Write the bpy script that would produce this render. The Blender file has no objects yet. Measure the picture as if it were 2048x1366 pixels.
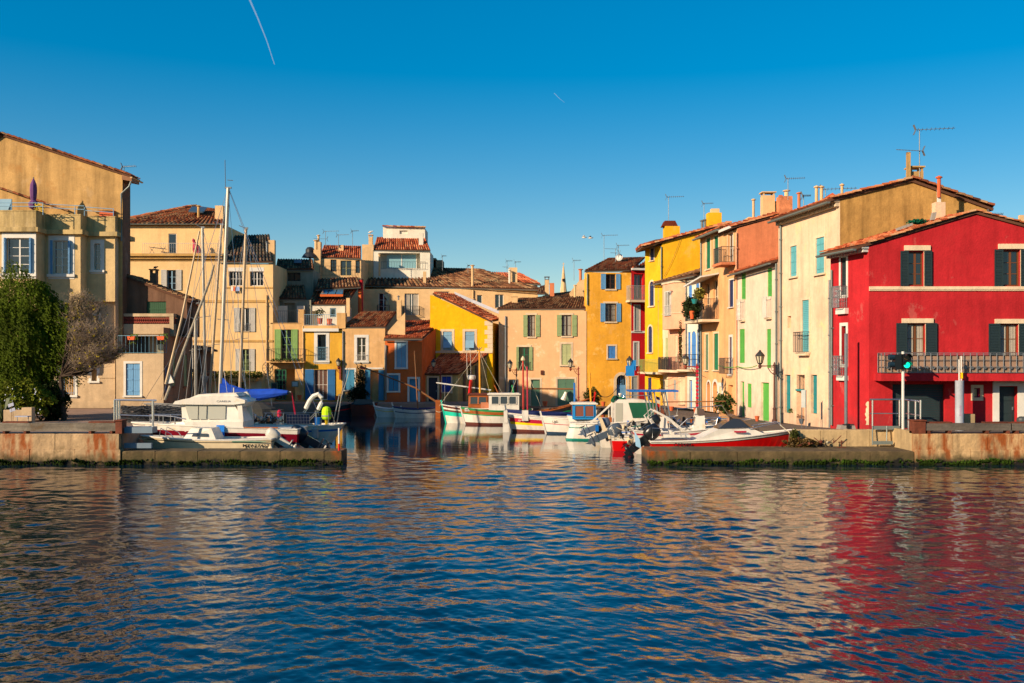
import bpy, bmesh, math, random
import numpy as np
from mathutils import Vector, Matrix
R = random.Random(7)
SC = bpy.context.scene
COL = SC.collection
# ------------------------------------------------------------ camera, sky, sun, exposure
H, HZ, FP = 5.0, 722.0, 1991.0            # eye height (m), horizon row and focal length in photo pixels
cam = bpy.data.cameras.new('camera'); camo = bpy.data.objects.new('camera', cam); COL.objects.link(camo)
camo.location = (0, 0, H); camo.rotation_euler = (math.pi/2, 0, 0)
cam.sensor_width = 36; cam.lens = 36*FP/2048; cam.shift_y = (HZ-683)/2048
cam.clip_start = .5; cam.clip_end = 9000
SC.camera = camo
AZ, EL = math.radians(51), math.radians(22.2)
LD = Vector((math.sin(AZ)*math.cos(EL), math.cos(AZ)*math.cos(EL), -math.sin(EL)))
w = bpy.data.worlds.new('World'); SC.world = w; w.use_nodes = True
nt = w.node_tree; nt.nodes.clear()
sky = nt.nodes.new('ShaderNodeTexSky'); sky.sky_type = 'NISHITA'; sky.sun_disc = False
sky.sun_elevation = EL; sky.sun_rotation = math.radians(51+180)
sky.air_density = 1.0; sky.dust_density = .35; sky.ozone_density = 2.2; sky.altitude = 0
hs = nt.nodes.new('ShaderNodeHueSaturation'); hs.inputs['Saturation'].default_value = 2.08; hs.inputs['Hue'].default_value = .5
bg = nt.nodes.new('ShaderNodeBackground'); bg.inputs['Strength'].default_value = .14
wo = nt.nodes.new('ShaderNodeOutputWorld')
gm_ = nt.nodes.new('ShaderNodeGamma'); gm_.inputs[1].default_value = .68; nt.links.new(sky.outputs[0], gm_.inputs[0]); nt.links.new(gm_.outputs[0], hs.inputs['Color']); nt.links.new(hs.outputs[0], bg.inputs[0]); nt.links.new(bg.outputs[0], wo.inputs[0])
sl = bpy.data.lights.new('sun', 'SUN'); sl.energy = 5.0; sl.angle = math.radians(.55); sl.color = (1, .79, .56)
so = bpy.data.objects.new('sun', sl); COL.objects.link(so); so.rotation_euler = LD.to_track_quat('-Z', 'Y').to_euler(); so.location = (-60, -40, 60)
SC.view_settings.view_transform = 'Standard'; SC.view_settings.look = 'None'
SC.view_settings.exposure = .55; SC.view_settings.gamma = 1; SC.view_settings.use_curve_mapping = False
SC.cycles.max_bounces = 6; SC.cycles.caustics_reflective = False; SC.cycles.caustics_refractive = False
# ------------------------------------------------------------ helpers
def W(px, py, Y): return Vector(((px-1024)/FP*Y, Y, H-(py-HZ)/FP*Y))
def X(px, Y): return (px-1024)/FP*Y
def Z(py, Y): return H-(py-HZ)/FP*Y
def lin(c):
    out = []
    for v in c:
        v /= 255.
        out.append(v/12.92 if v < .04045 else ((v+.055)/1.055)**2.4)
    return out
MATS = {}
def mat(name, col=(200, 200, 200), rough=.8, kind='plain', k=1.0, metal=0, var=.15, streak=0., scale=1., dirt=None, bump=.2, emit=0, spec=.4, rnd=0.):
    if name in MATS: return MATS[name]
    m = bpy.data.materials.new(name); m.use_nodes = True; MATS[name] = m
    N = m.node_tree; B = N.nodes['Principled BSDF']; L = N.links
    c = [min(1, x*k) for x in lin(col)]+[1]
    B.inputs['Base Color'].default_value = c; B.inputs['Roughness'].default_value = rough; B.inputs['Metallic'].default_value = metal
    B.inputs['Specular IOR Level'].default_value = spec
    if emit: B.inputs['Emission Color'].default_value = c; B.inputs['Emission Strength'].default_value = emit
    if kind in ('glass',): return m
    def nd(t, **kw):
        n = N.nodes.new('ShaderNode'+t)
        for a, b in kw.items(): setattr(n, a, b)
        return n
    tc = nd('NewGeometry')
    def noise(sc, det=4, vec=None, ro=.55):
        n = nd('TexNoise'); n.inputs['Scale'].default_value = sc; n.inputs['Detail'].default_value = det; n.inputs['Roughness'].default_value = ro
        if vec is None: L.new(tc.outputs['Position'], n.inputs['Vector'])
        else: L.new(vec, n.inputs['Vector'])
        return n.outputs['Fac']
    def ramp(v, a, b, x, y):
        r = nd('MapRange'); r.inputs[1].default_value = a; r.inputs[2].default_value = b; r.inputs[3].default_value = x; r.inputs[4].default_value = y
        L.new(v, r.inputs[0]); return r.outputs[0]
    def mul(a, b):
        r = nd('Math', operation='MULTIPLY')
        for i, v in enumerate((a, b)):
            if isinstance(v, (int, float)): r.inputs[i].default_value = v
            else: L.new(v, r.inputs[i])
        return r.outputs[0]
    def mix(f, a, b):
        r = nd('Mix', data_type='RGBA')
        if isinstance(f, (int, float)): r.inputs[0].default_value = f
        else: L.new(f, r.inputs[0])
        for i, v in ((6, a), (7, b)):
            if isinstance(v, (list, tuple)): r.inputs[i].default_value = v
            else: L.new(v, r.inputs[i])
        return r.outputs[2]
    def scaled(s):
        mp = nd('Mapping'); mp.inputs['Scale'].default_value = s; L.new(tc.outputs['Position'], mp.inputs['Vector']); return mp.outputs[0]
    base = c
    fac = None
    if kind in ('plaster', 'stone', 'wood', 'paint', 'tile', 'metal', 'leaf', 'plain'):
        f = ramp(noise(.55*scale, 5), .3, .7, 1-var, 1+var)
        f2 = ramp(noise(3.1*scale, 4), .3, .7, 1-var*.5, 1+var*.5)
        fac = mul(f, f2)
        if kind == 'plaster':
            f3 = ramp(noise(14*scale, 3), .3, .7, 1-var*.4, 1+var*.4); fac = mul(fac, f3)
        if streak:
            s = ramp(noise(1., 4, scaled((1.7*scale, 1.7*scale, .16*scale)), .65), .46, .72, 1, 1-streak); fac = mul(fac, s)
        if kind == 'wood':
            s = ramp(noise(1., 3, scaled((1.2, 9, 14))), .3, .7, .7, 1.15); fac = mul(fac, s)
        if kind == 'tile':
            a = nd('Attribute', attribute_name='tint'); oi = nd('ObjectInfo')
            cr = nd('ValToRGB'); e = cr.color_ramp.elements
            pal = dirt or [(70, 44, 34), (128, 70, 44), (170, 96, 58), (150, 112, 78), (186, 140, 96)]
            e[0].position = 0; e[0].color = lin(pal[0])+[1]; e[1].position = 1; e[1].color = lin(pal[-1])+[1]
            for i in range(1, len(pal)-1):
                x = e.new(i/(len(pal)-1)); x.color = lin(pal[i])+[1]
            ad = nd('Math', operation='ADD'); L.new(a.outputs['Fac'], ad.inputs[0]); 
            if rnd: 
                L.new(oi.outputs['Random'], ad.inputs[1])
            else: ad.inputs[1].default_value = 0
            L.new(ad.outputs[0], cr.inputs[0]); base = cr.outputs[0]
            s = ramp(noise(9, 4), .5, .75, 1, .5); fac = mul(fac, s)
        if kind == 'leaf':
            a = nd('Attribute', attribute_name='tint')
            f5 = ramp(a.outputs['Fac'], 0, 1, .4, 1.7); fac = mul(fac, f5)
            B.inputs['Roughness'].default_value = .85; B.inputs['Specular IOR Level'].default_value = .12
            try: B.inputs['Transmission Weight'].default_value = 0
            except Exception: pass
        v = nd('VectorMath', operation='SCALE')
        if isinstance(base, list): v.inputs[0].default_value = base[:3]
        else: L.new(base, v.inputs[0])
        L.new(fac, v.inputs['Scale'])
        out = v.outputs[0]
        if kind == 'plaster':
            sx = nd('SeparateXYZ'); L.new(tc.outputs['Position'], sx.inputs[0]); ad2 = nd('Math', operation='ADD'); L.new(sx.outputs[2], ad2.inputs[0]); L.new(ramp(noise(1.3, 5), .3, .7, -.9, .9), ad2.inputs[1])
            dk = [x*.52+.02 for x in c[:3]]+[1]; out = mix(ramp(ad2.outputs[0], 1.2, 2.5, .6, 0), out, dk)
            lt = [min(1, x*.7+.3*y) for x, y in zip(c[:3], (.62, .52, .4))]+[1]; out = mix(ramp(noise(.42*scale, 7, scaled((1.3, 1.3, .8)), .7), .60, .64, 0, .32), out, lt)
        if dirt and kind != 'tile':
            pm = ramp(noise(.9*scale, 6, None, .68), .58, .68, 0, .75); out = mix(pm, out, lin(dirt)+[1])
        L.new(out, B.inputs['Base Color'])
    if bump:
        bn = nd('Bump'); bn.inputs['Strength'].default_value = bump; bn.inputs['Distance'].default_value = .05
        sc = {'plaster': 9, 'stone': 7, 'wood': 12, 'tile': 14, 'paint': 5, 'metal': 6}.get(kind, 8)
        L.new(noise(sc, 5, None, .6), bn.inputs['Height']); L.new(bn.outputs[0], B.inputs['Normal'])
    return m
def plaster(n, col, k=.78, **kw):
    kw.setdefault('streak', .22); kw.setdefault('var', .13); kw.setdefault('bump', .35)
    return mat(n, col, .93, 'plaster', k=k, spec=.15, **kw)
def paint(n, col, k=.75, **kw): kw.setdefault('rough', .55); return mat(n, col, kind='paint', k=k, var=.10, bump=.08, **kw)
GLASS = mat('window_glass', (26, 34, 40), .04, 'glass', spec=.9)
WHITE = paint('white_paint', (235, 230, 218)); CREAM = plaster('cream_stone', (238, 212, 176), streak=.15); GREY = mat('grey_metal', (110, 116, 120), .45, 'metal', metal=.3)
ZINC = mat('zinc_gutter', (112, 122, 118), .5, 'metal', metal=.2); IRON = mat('dark_iron', (40, 42, 46), .5, 'metal', spec=.4); DARK = mat('dark_interior', (22, 20, 20), .9, bump=0)
CURT = mat('curtain', (205, 196, 178), .9, 'plain', k=.55)
STEEL = mat('steel_tube', (190, 190, 190), .28, 'metal', metal=.9, bump=0)
TILE = mat('clay_tile', kind='tile', rough=.9, spec=.1, var=.18, bump=.4)
TILER = mat('red_clay_tile', kind='tile', rough=.88, spec=.12, var=.16, bump=.4, dirt=[(104, 46, 30), (150, 70, 42), (188, 96, 58), (204, 124, 82), (170, 124, 90)])
TILED = mat('weathered_tile', kind='tile', rough=.95, spec=.1, var=.2, bump=.4, dirt=[(56, 42, 34), (92, 62, 44), (130, 86, 58), (150, 118, 84), (104, 84, 62)])
ROOFSUB = mat('roof_mortar', (92, 60, 42), .95, 'stone', var=.25)
WL = {}
def link(o, parent=None):
    COL.objects.link(o)
    if parent is not None: o.parent = parent
    return o
def tag(o, label=None, cat=None, group=None, kind=None):
    if label: o['label'] = label
    if cat: o['category'] = cat
    if group: o['group'] = group
    if kind: o['kind'] = kind
    return o
def thing(name, label, cat, loc=(0, 0, 0), rz=0, group=None, kind=None):
    o = bpy.data.objects.new(name, None); o.empty_display_size = .3; link(o)
    o.location = loc; o.rotation_euler = (0, 0, rz); WL[o.name] = Vector(loc)
    return tag(o, label, cat, group, kind)
class MB:
    def __init__(s, T=None): s.v = []; s.f = []; s.mi = []; s.t = []; s.m = 0; s.tint = 0.; s.T = T
    def P(s, p):
        p = Vector(p)
        if s.T is not None: p = s.T @ p
        s.v.append(p[:]); return len(s.v)-1
    def F(s, idx): s.f.append(idx); s.mi.append(s.m); s.t.append(s.tint)
    def poly(s, pts): s.F([s.P(p) for p in pts])
    def hexa(s, o, a, b, c):
        o, a, b, c = Vector(o), Vector(a), Vector(b), Vector(c)
        q = [o, o+a, o+a+b, o+b]; q = q+[p+c for p in q]
        s.hex8(q)
    def hex8(s, q):
        i = [s.P(p) for p in q]
        for f in ((3, 2, 1, 0), (4, 5, 6, 7), (0, 1, 5, 4), (1, 2, 6, 5), (2, 3, 7, 6), (3, 0, 4, 7)): s.F([i[k] for k in f])
    def box(s, x0, x1, y0, y1, z0, z1): s.hexa((x0, y0, z0), (x1-x0, 0, 0), (0, y1-y0, 0), (0, 0, z1-z0))
    def prism(s, pts, d):
        d = Vector(d); a = [s.P(p) for p in pts]; b = [s.P(Vector(p)+d) for p in pts]; n = len(a)
        s.F(a[::-1]); s.F(b)
        for i in range(n): s.F([a[i], a[(i+1) % n], b[(i+1) % n], b[i]])
    def tube(s, pts, r, n=6, r2=None, caps=True):
        pts = [Vector(p) for p in pts]; k = len(pts); rings = []
        for i, p in enumerate(pts):
            d = (pts[min(i+1, k-1)]-pts[max(i-1, 0)])
            if d.length < 1e-6: d = Vector((0, 0, 1))
            d.normalize(); u = d.cross(Vector((0, 0, 1)))
            if u.length < .05: u = d.cross(Vector((1, 0, 0)))
            u.normalize(); v = d.cross(u)
            rr = r if r2 is None else r+(r2-r)*i/(k-1)
            rings.append([s.P(p+(u*math.cos(2*math.pi*j/n)+v*math.sin(2*math.pi*j/n))*rr) for j in range(n)])
        for a, b in zip(rings, rings[1:]):
            for j in range(n): s.F([a[j], a[(j+1) % n], b[(j+1) % n], b[j]])
        if caps: s.F(rings[0][::-1]); s.F(rings[-1])
    def bar(s, a, b, w, h, up=(0, 0, 1)):
        a, b = Vector(a), Vector(b); d = (b-a).normalized(); u = d.cross(Vector(up))
        if u.length < .05: u = d.cross(Vector((1, 0, 0)))
        u.normalize(); v = u.cross(d)
        s.hexa(a-u*w/2-v*h/2, b-a, u*w, v*h)
    def lathe(s, c, prof, n=12, axis=(0, 0, 1)):
        c = Vector(c); ax = Vector(axis).normalized(); u = ax.cross(Vector((1, 0, 0)))
        if u.length < .1: u = ax.cross(Vector((0, 1, 0)))
        u.normalize(); v = ax.cross(u); rings = []
        for r, z in prof: rings.append([s.P(c+ax*z+(u*math.cos(2*math.pi*j/n)+v*math.sin(2*math.pi*j/n))*max(r, .001)) for j in range(n)])
        for a, b in zip(rings, rings[1:]):
            for j in range(n): s.F([a[j], a[(j+1) % n], b[(j+1) % n], b[j]])
        s.F(rings[0][::-1]); s.F(rings[-1])
    def ball(s, c, r, sz=1, n=10):
        s.lathe((c[0], c[1], c[2]), [(r*math.sin(math.pi*i/6), -r*sz*math.cos(math.pi*i/6)) for i in range(7)], n)
    def mesh(s, name, mats, off=None, smooth=False, tint=False):
        me = bpy.data.meshes.new(name)
        vs = s.v if off is None else [(a-off[0], b-off[1], c-off[2]) for a, b, c in s.v]
        me.from_pydata(vs, [], s.f)
        if not isinstance(mats, (list, tuple)): mats = [mats]
        for m in mats: me.materials.append(m)
        if len(mats) > 1: me.polygons.foreach_set('material_index', s.mi)
        if smooth: me.polygons.foreach_set('use_smooth', [True]*len(s.f))
        if tint:
            at = me.attributes.new('tint', 'FLOAT', 'FACE'); at.data.foreach_set('value', s.t)
        me.update(); return me
    def build(s, name, mats, parent=None, smooth=False, tint=False, kind=None, local=False, label=None):
        if not s.f: return None
        off = None; po = Vector((0, 0, 0))
        if parent is not None and not local: po = WL.get(parent.name, Vector((0, 0, 0))); off = po
        me = s.mesh(name, mats, off, smooth, tint)
        o = bpy.data.objects.new(name, me); link(o, parent); WL[o.name] = po
        if kind: o['kind'] = kind
        if label: o['label'] = label
        return o
def single(mb, name, mats, label, cat, group=None, kind=None, smooth=False, tint=False):
    """a thing that is one mesh, its origin at its base"""
    xs = np.array(mb.v); c = Vector(((xs[:, 0].min()+xs[:, 0].max())/2, (xs[:, 1].min()+xs[:, 1].max())/2, xs[:, 2].min()))
    me = mb.mesh(name, mats, c, smooth, tint); o = bpy.data.objects.new(name, me); link(o); o.location = c; WL[o.name] = c
    return tag(o, label, cat, group, kind)
def text(parent, s, loc, size, rotm, m, name='lettering', ext=.004, world=True, bold=0, sx=1.):
    cu = bpy.data.curves.new(name, 'FONT'); cu.body = s; cu.size = size; cu.extrude = ext; cu.align_x = 'CENTER'; cu.align_y = 'CENTER'; cu.offset = bold
    t = bpy.data.objects.new('tmp', cu); COL.objects.link(t)
    me = bpy.data.meshes.new_from_object(t.evaluated_get(bpy.context.evaluated_depsgraph_get())); bpy.data.objects.remove(t)
    me.transform(Matrix.Diagonal((sx, 1, 1, 1)))
    o = bpy.data.objects.new(name, me); link(o, parent); me.materials.clear(); me.materials.append(m)
    off = WL.get(parent.name, Vector((0, 0, 0))) if world else Vector((0, 0, 0))
    o.matrix_local = Matrix.Translation(Vector(loc)-off) @ rotm.to_4x4()
    return o
def rot3(x, y):   # columns: text x axis, text y axis
    x = Vector(x).normalized(); y = Vector(y).normalized(); z = x.cross(y)
    return Matrix((x, y, z)).transposed()
class Fc:
    """a vertical facade plane; u runs left to right as seen from outside, d is the distance out of the wall"""
    def __init__(s, A, B):
        s.A = Vector((A[0], A[1], 0)); s.B = Vector((B[0], B[1], 0)); s.U = (s.B-s.A).normalized(); s.N = Vector((s.U.y, -s.U.x, 0)); s.L = (s.B-s.A).length
    def p(s, u, z, d=0): q = s.A+s.U*u+s.N*d; return Vector((q.x, q.y, z))
    def at(s, px, py, d=0):
        dr = Vector(((px-1024)/FP, 1, -(py-HZ)/FP)); A = s.A+s.N*d
        t = (A.x*s.N.x+A.y*s.N.y)/(dr.x*s.N.x+dr.y*s.N.y)
        P = Vector((dr.x*t, t, H+dr.z*t)); return (Vector((P.x, P.y, 0))-s.A).dot(s.U), P.z
    def box(s, mb, u0, u1, z0, z1, d0, d1):
        mb.hexa(s.p(u0, z0, d1), s.U*(u1-u0), s.N*(d0-d1), Vector((0, 0, z1-z0)))
    def rect(s, x0, y0, x1, y1, d=0):
        u0, zt = s.at(x0, y0, d); u1, zb = s.at(x1, y1, d)
        _, zt2 = s.at(x1, y0, d); _, zb2 = s.at(x0, y1, d)
        return u0, u1, (zb+zb2)/2, (zt+zt2)/2
def sheet(mb, F, u0, u1, z0, z1, holes, d=0, rec=.2, top=None):
    us = sorted({u0, u1} | {max(u0, min(u1, v)) for h in holes for v in h[:2]}); zs = sorted({z0, z1} | {max(z0, min(z1, v)) for h in holes for v in h[2:4]})
    for a, b in zip(us, us[1:]):
        if b-a < 1e-4: continue
        run = None
        for c, e in zip(zs, zs[1:]):
            if e-c < 1e-4: continue
            cu, cz = (a+b)/2, (c+e)/2
            inh = any(h[0] < cu < h[1] and h[2] < cz < h[3] for h in holes)
            if inh: continue
            mb.poly([F.p(a, c, d), F.p(b, c, d), F.p(b, e, d), F.p(a, e, d)])
    if top: mb.poly([F.p(u0, z1, d), F.p(u1, z1, d)]+[F.p(u, z, d) for u, z in reversed(top)])
    for h in holes:
        a, b, c, e = h[:4]; r = d-(h[4] if len(h) > 4 else rec)
        mb.poly([F.p(a, c, d), F.p(b, c, d), F.p(b, c, r), F.p(a, c, r)]); mb.poly([F.p(a, e, d), F.p(a, e, r), F.p(b, e, r), F.p(b, e, d)])
        mb.poly([F.p(a, c, d), F.p(a, c, r), F.p(a, e, r), F.p(a, e, d)]); mb.poly([F.p(b, c, d), F.p(b, e, d), F.p(b, e, r), F.p(b, c, r)])
        mb.poly([F.p(a, c, r), F.p(b, c, r), F.p(b, e, r), F.p(a, e, r)])
def arch_pts(u0, u1, z0, z1, n=8):
    r = (u1-u0)/2; zc = z1-r
    return [(u0+r-r*math.cos(math.pi*i/n), zc+r*math.sin(math.pi*i/n)) for i in range(n+1)]
def spandrel(mb, F, u0, u1, z0, z1, d=0, dep=.18):
    a = arch_pts(u0, u1, z0, z1); n = len(a)//2
    for seg, corner in ((a[:n+1], u0), (a[n:], u1)):
        for p, q in zip(seg, seg[1:]):
            mb.poly([F.p(p[0], p[1], d), F.p(q[0], q[1], d), F.p(corner, z1, d)])
            mb.poly([F.p(p[0], p[1], d), F.p(p[0], p[1], d-dep), F.p(q[0], q[1], d-dep), F.p(q[0], q[1], d)])
def shutter(F, u0, u1, z0, z1, d, m, parent, st='louver', label=None, arch=False):
    if u1 < u0: u0, u1 = u1, u0
    mb = MB(); t = .045; w = u1-u0; h = z1-z0
    if arch:
        pts = [(u0, z0), (u1, z0)]+[(a, b) for a, b in reversed(arch_pts(u0, u1, z0, z1))]
        mb.prism([F.p(a, b, d) for a, b in pts], F.N*t)
        for q in (.25, .6): F.box(mb, u0+.03, u1-.03, z0+h*q, z0+h*q+.07, d+t+.003, d+t+.03)
        F.box(mb, (u0+u1)/2-.008, (u0+u1)/2+.008, z0+.05, z1-w*.4, d+t+.002, d+t+.012)
    elif st == 'plank':
        n = max(2, int(w/.13)); g = .012
        for i in range(n): F.box(mb, u0+w*i/n+g/2, u0+w*(i+1)/n-g/2, z0, z1, d, d+t)
        F.box(mb, u0+g, u1-g, z0+.03, z1-.03, d+.008, d+t-.012)
        for q in (.14, .5, .84): F.box(mb, u0+.03, u1-.03, z0+h*q-.05, z0+h*q+.05, d+t+.003, d+t+.025)
    elif st == 'roller':
        n = max(6, int(h/.09))
        for i in range(n): 
            a = z0+h*i/n; mb.hex8([F.p(u0, a, d), F.p(u1, a, d), F.p(u1, a, d+.035), F.p(u0, a, d+.035), F.p(u0, a+h/n*.92, d), F.p(u1, a+h/n*.92, d), F.p(u1, a+h/n*.92, d+.015), F.p(u0, a+h/n*.92, d+.015)])
    else:
        s = min(.07, w*.16)
        F.box(mb, u0, u0+s, z0, z1, d, d+t); F.box(mb, u1-s, u1, z0, z1, d, d+t)
        for z in (z0, z0+h*.42, z1-.09): F.box(mb, u0+s, u1-s, z, z+.09, d, d+t-.002)
        F.box(mb, u0+s, u1-s, z0+.05, z1-.05, d+.002, d+.012)
        n = max(4, min(26, int(h/.085)))
        for i in range(n):
            a = z0+.1+(h-.2)*i/n; c = (h-.2)/n
            mb.hex8([F.p(u0+s, a, d+.035), F.p(u1-s, a, d+.035), F.p(u1-s, a, d+.045), F.p(u0+s, a, d+.045), F.p(u0+s, a+c*.8, d+.008), F.p(u1-s, a+c*.8, d+.008), F.p(u1-s, a+c*.8, d+.02), F.p(u0+s, a+c*.8, d+.02)])
    return mb.build('shutter', m, parent, label=label)
def window(F, u0, u1, z0, z1, d, fm, parent, c=2, r=3, arch=False, curt=False, name='window', gm=None):
    """casement frame sitting d behind the wall face; each pane is a child of the window"""
    mb = MB(); s = min(.07, (u1-u0)*.1); t = .05
    F.box(mb, u0, u0+s, z0, z1, d-t, d); F.box(mb, u1-s, u1, z0, z1, d-t, d); F.box(mb, u0+s, u1-s, z0, z0+s, d-t, d); F.box(mb, u0+s, u1-s, z1-s, z1, d-t, d)
    a0, a1, b0, b1 = u0+s, u1-s, z0+s, z1-s
    cols = []
    cw = (a1-a0)/c
    for i in range(1, c):
        q = s*.75 if (c % 2 == 0 and i == c//2) else .022
        F.box(mb, a0+cw*i-q, a0+cw*i+q, b0, b1, d-t+.003, d+.004)
    for j in range(1, r): F.box(mb, a0, a1, b0+(b1-b0)*j/r-.018, b0+(b1-b0)*j/r+.018, d-t+.006, d-.003)
    o = mb.build(name, fm, parent)
    for i in range(c):
        for j in range(r):
            g = MB(); F.box(g, a0+cw*i+.02, a0+cw*(i+1)-.02, b0+(b1-b0)*j/r+.015, b0+(b1-b0)*(j+1)/r-.015, d-t+.012, d-t+.02)
            g.build('pane', gm or GLASS, o)
    if curt:
        g = MB(); n = 7
        for side in (0, 1):
            w = (a1-a0)*.36; ua = a0 if side == 0 else a1-w
            for i in range(n):
                x0 = ua+w*i/n; e = .02*(i % 2); g.poly([F.p(x0, b0, d-t+.023+e), F.p(x0+w/n, b0, d-t+.043-e), F.p(x0+w/n, b1, d-t+.043-e), F.p(x0, b1, d-t+.023+e)])
        g.build('curtain', CURT, o)
    return o
def railing(F, u0, u1, z0, z1, d0, d1, m, parent, sp=.12, r=.011, name='railing', sides=True, ornate=False, indiv=False, rails=(0,)):
    mb = MB(); tp = []
    path = [(u0, d0), (u0, d1), (u1, d1), (u1, d0)] if sides else [(u0, d1), (u1, d1)]
    for (a, b), (c, e) in zip(path, path[1:]):
        for z in [z0+.04, z1]+[z0+(z1-z0)*q for q in rails if q]: mb.bar(F.p(a, z, b), F.p(c, z, e), .04, .022 if z != z1 else .035)
        L = math.hypot(c-a, e-b); n = max(1, int(L/sp))
        for i in range(n+1):
            q = i/n; tp.append((a+(c-a)*q, b+(e-b)*q))
    if not indiv:
        for a, b in tp: mb.tube([F.p(a, z0+.04, b), F.p(a, z1, b)], r, 4, caps=False)
    if ornate:
        n = max(1, int((u1-u0)/.24)); 
        for i in range(n):
            cu = u0+(u1-u0)*(i+.5)/n
            for zz, rr in ((.3, .075), (.55, .06), (.78, .05)):
                zc = z0+(z1-z0)*zz; mb.tube([F.p(cu+rr*math.cos(t*math.pi/4), zc+rr*math.sin(t*math.pi/4)*1.2, d1) for t in range(9)], .011, 4, caps=False)
    o = mb.build(name, m, parent)
    if indiv:
        g = MB(); g.tube([(0, 0, 0), (0, 0, z1-z0-.04)], r*1.15, 6)
        me = g.mesh('baluster', m)
        for i, (a, b) in enumerate(tp):
            q = bpy.data.objects.new('baluster', me); link(q, o); q.location = F.p(a, z0+.04, b)-WL[o.name]
    return o
def surround(F, u0, u1, z0, z1, wd, m, parent, d=.03, sill=True, arch=False, name='window_surround', bottom=True, top=None):
    mb = MB(); t = wd if top is None else top
    if arch:
        ins = arch_pts(u0, u1, z0, z1); ou = arch_pts(u0-wd, u1+wd, z0, z1+wd)
        ins = [(u0, z0)]+ins+[(u1, z0)]; ou = [(u0-wd, z0)]+ou+[(u1+wd, z0)]
        for i in range(len(ins)-1):
            a, b, c, e = ins[i], ins[i+1], ou[i+1], ou[i]
            mb.hex8([F.p(*a, .0), F.p(*b, .0), F.p(*c, .0), F.p(*e, .0), F.p(*a, d), F.p(*b, d), F.p(*c, d), F.p(*e, d)])
    else:
        F.box(mb, u0-wd, u0, z0, z1, 0, d); F.box(mb, u1, u1+wd, z0, z1, 0, d); F.box(mb, u0-wd, u1+wd, z1, z1+t, 0, d)
        if bottom: F.box(mb, u0-wd, u1+wd, z0-wd, z0, 0, d)
    o = mb.build(name, m, parent)
    if sill:
        g = MB(); F.box(g, u0-wd*1.15, u1+wd*1.15, z0-wd*.5-.03, z0-(0 if not bottom else .01), d+.003, d+.12); g.build('sill', m, parent)
    return o
def pipe(F, px, y0, y1, parent, m=ZINC, r=.06, d=.1, swan=0, name='drainpipe'):
    u, zt = F.at(px, y0, d); u1, zb = F.at(px, y1, d); mb = MB()
    pts = [F.p(u+swan, zt+.5, d+.35), F.p(u+swan*.9, zt+.3, d+.3), F.p(u, zt, d), F.p(u, zb, d)] if swan is not None and swan != 0 else [F.p(u, zt, d), F.p(u, zb, d)]
    mb.tube(pts, r, 8)
    n = max(1, int((zt-zb)/2))
    for i in range(n): z = zb+(zt-zb)*(i+.5)/n; F.box(mb, u-r*1.3, u+r*1.3, z-.03, z+.03, 0, d+r*1.2)
    return mb.build(name, m, parent, smooth=False)
def house(name, label, A, B, dep, z0, z1, m, ops=(), top=None, left=True, right=True, cat='house', rot=None, back=True):
    """A, B: left and right ground corners as seen from the water; ops are openings in photo pixels found on this wall"""
    F = Fc(A, B); root = thing(name, label, cat, (F.A.x, F.A.y, z0)); holes = []; jobs = []
    arches = MB()
    for op in ops:
        k = op[0]; x0, y0, x1, y1 = op[1:5]; kw = dict(op[5]) if len(op) > 5 else {}
        u0, u1, a, b = F.rect(x0, y0, x1, y1); a = max(a, z0+.02)
        rec = kw.get('rec', {'W': .22, 'S': .1, 'D': .2, 'H': 1.2, 'N': .3}[k])
        holes.append((u0, u1, a, b, rec)); jobs.append((k, u0, u1, a, b, rec, kw))
        if kw.get('arch'): spandrel(arches, F, u0, u1, a, b, dep=rec)
    mb = MB(); sheet(mb, F, 0, F.L, z0, z1, holes, top=top)
    mb.v += []
    n = len(mb.v); mb.v += arches.v; mb.f += [[i+n for i in f] for f in arches.f]; mb.mi += arches.mi; mb.t += arches.t
    a, b = F.p(0, 0), F.p(F.L, 0); c, e = a-F.N*dep, b-F.N*dep
    zt = lambda u, z: Vector((u.x, u.y, z))
    for p, q, on in ((c, a, left), (b, e, right), (e, c, back)):
        if on: mb.poly([zt(p, z0), zt(q, z0), zt(q, z1), zt(p, z1)])
    if top: mb.poly([F.p(F.L, z1, -dep), F.p(0, z1, -dep)]+[F.p(u, z, -dep) for u, z in top])
    else: mb.poly([F.p(0, z1), F.p(F.L, z1), F.p(F.L, z1, -dep), F.p(0, z1, -dep)])
    mb.build('wall', m, root)
    for k, u0, u1, a, b, rec, kw in jobs: fit(root, F, k, u0, u1, a, b, rec, kw)
    return root, F
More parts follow.
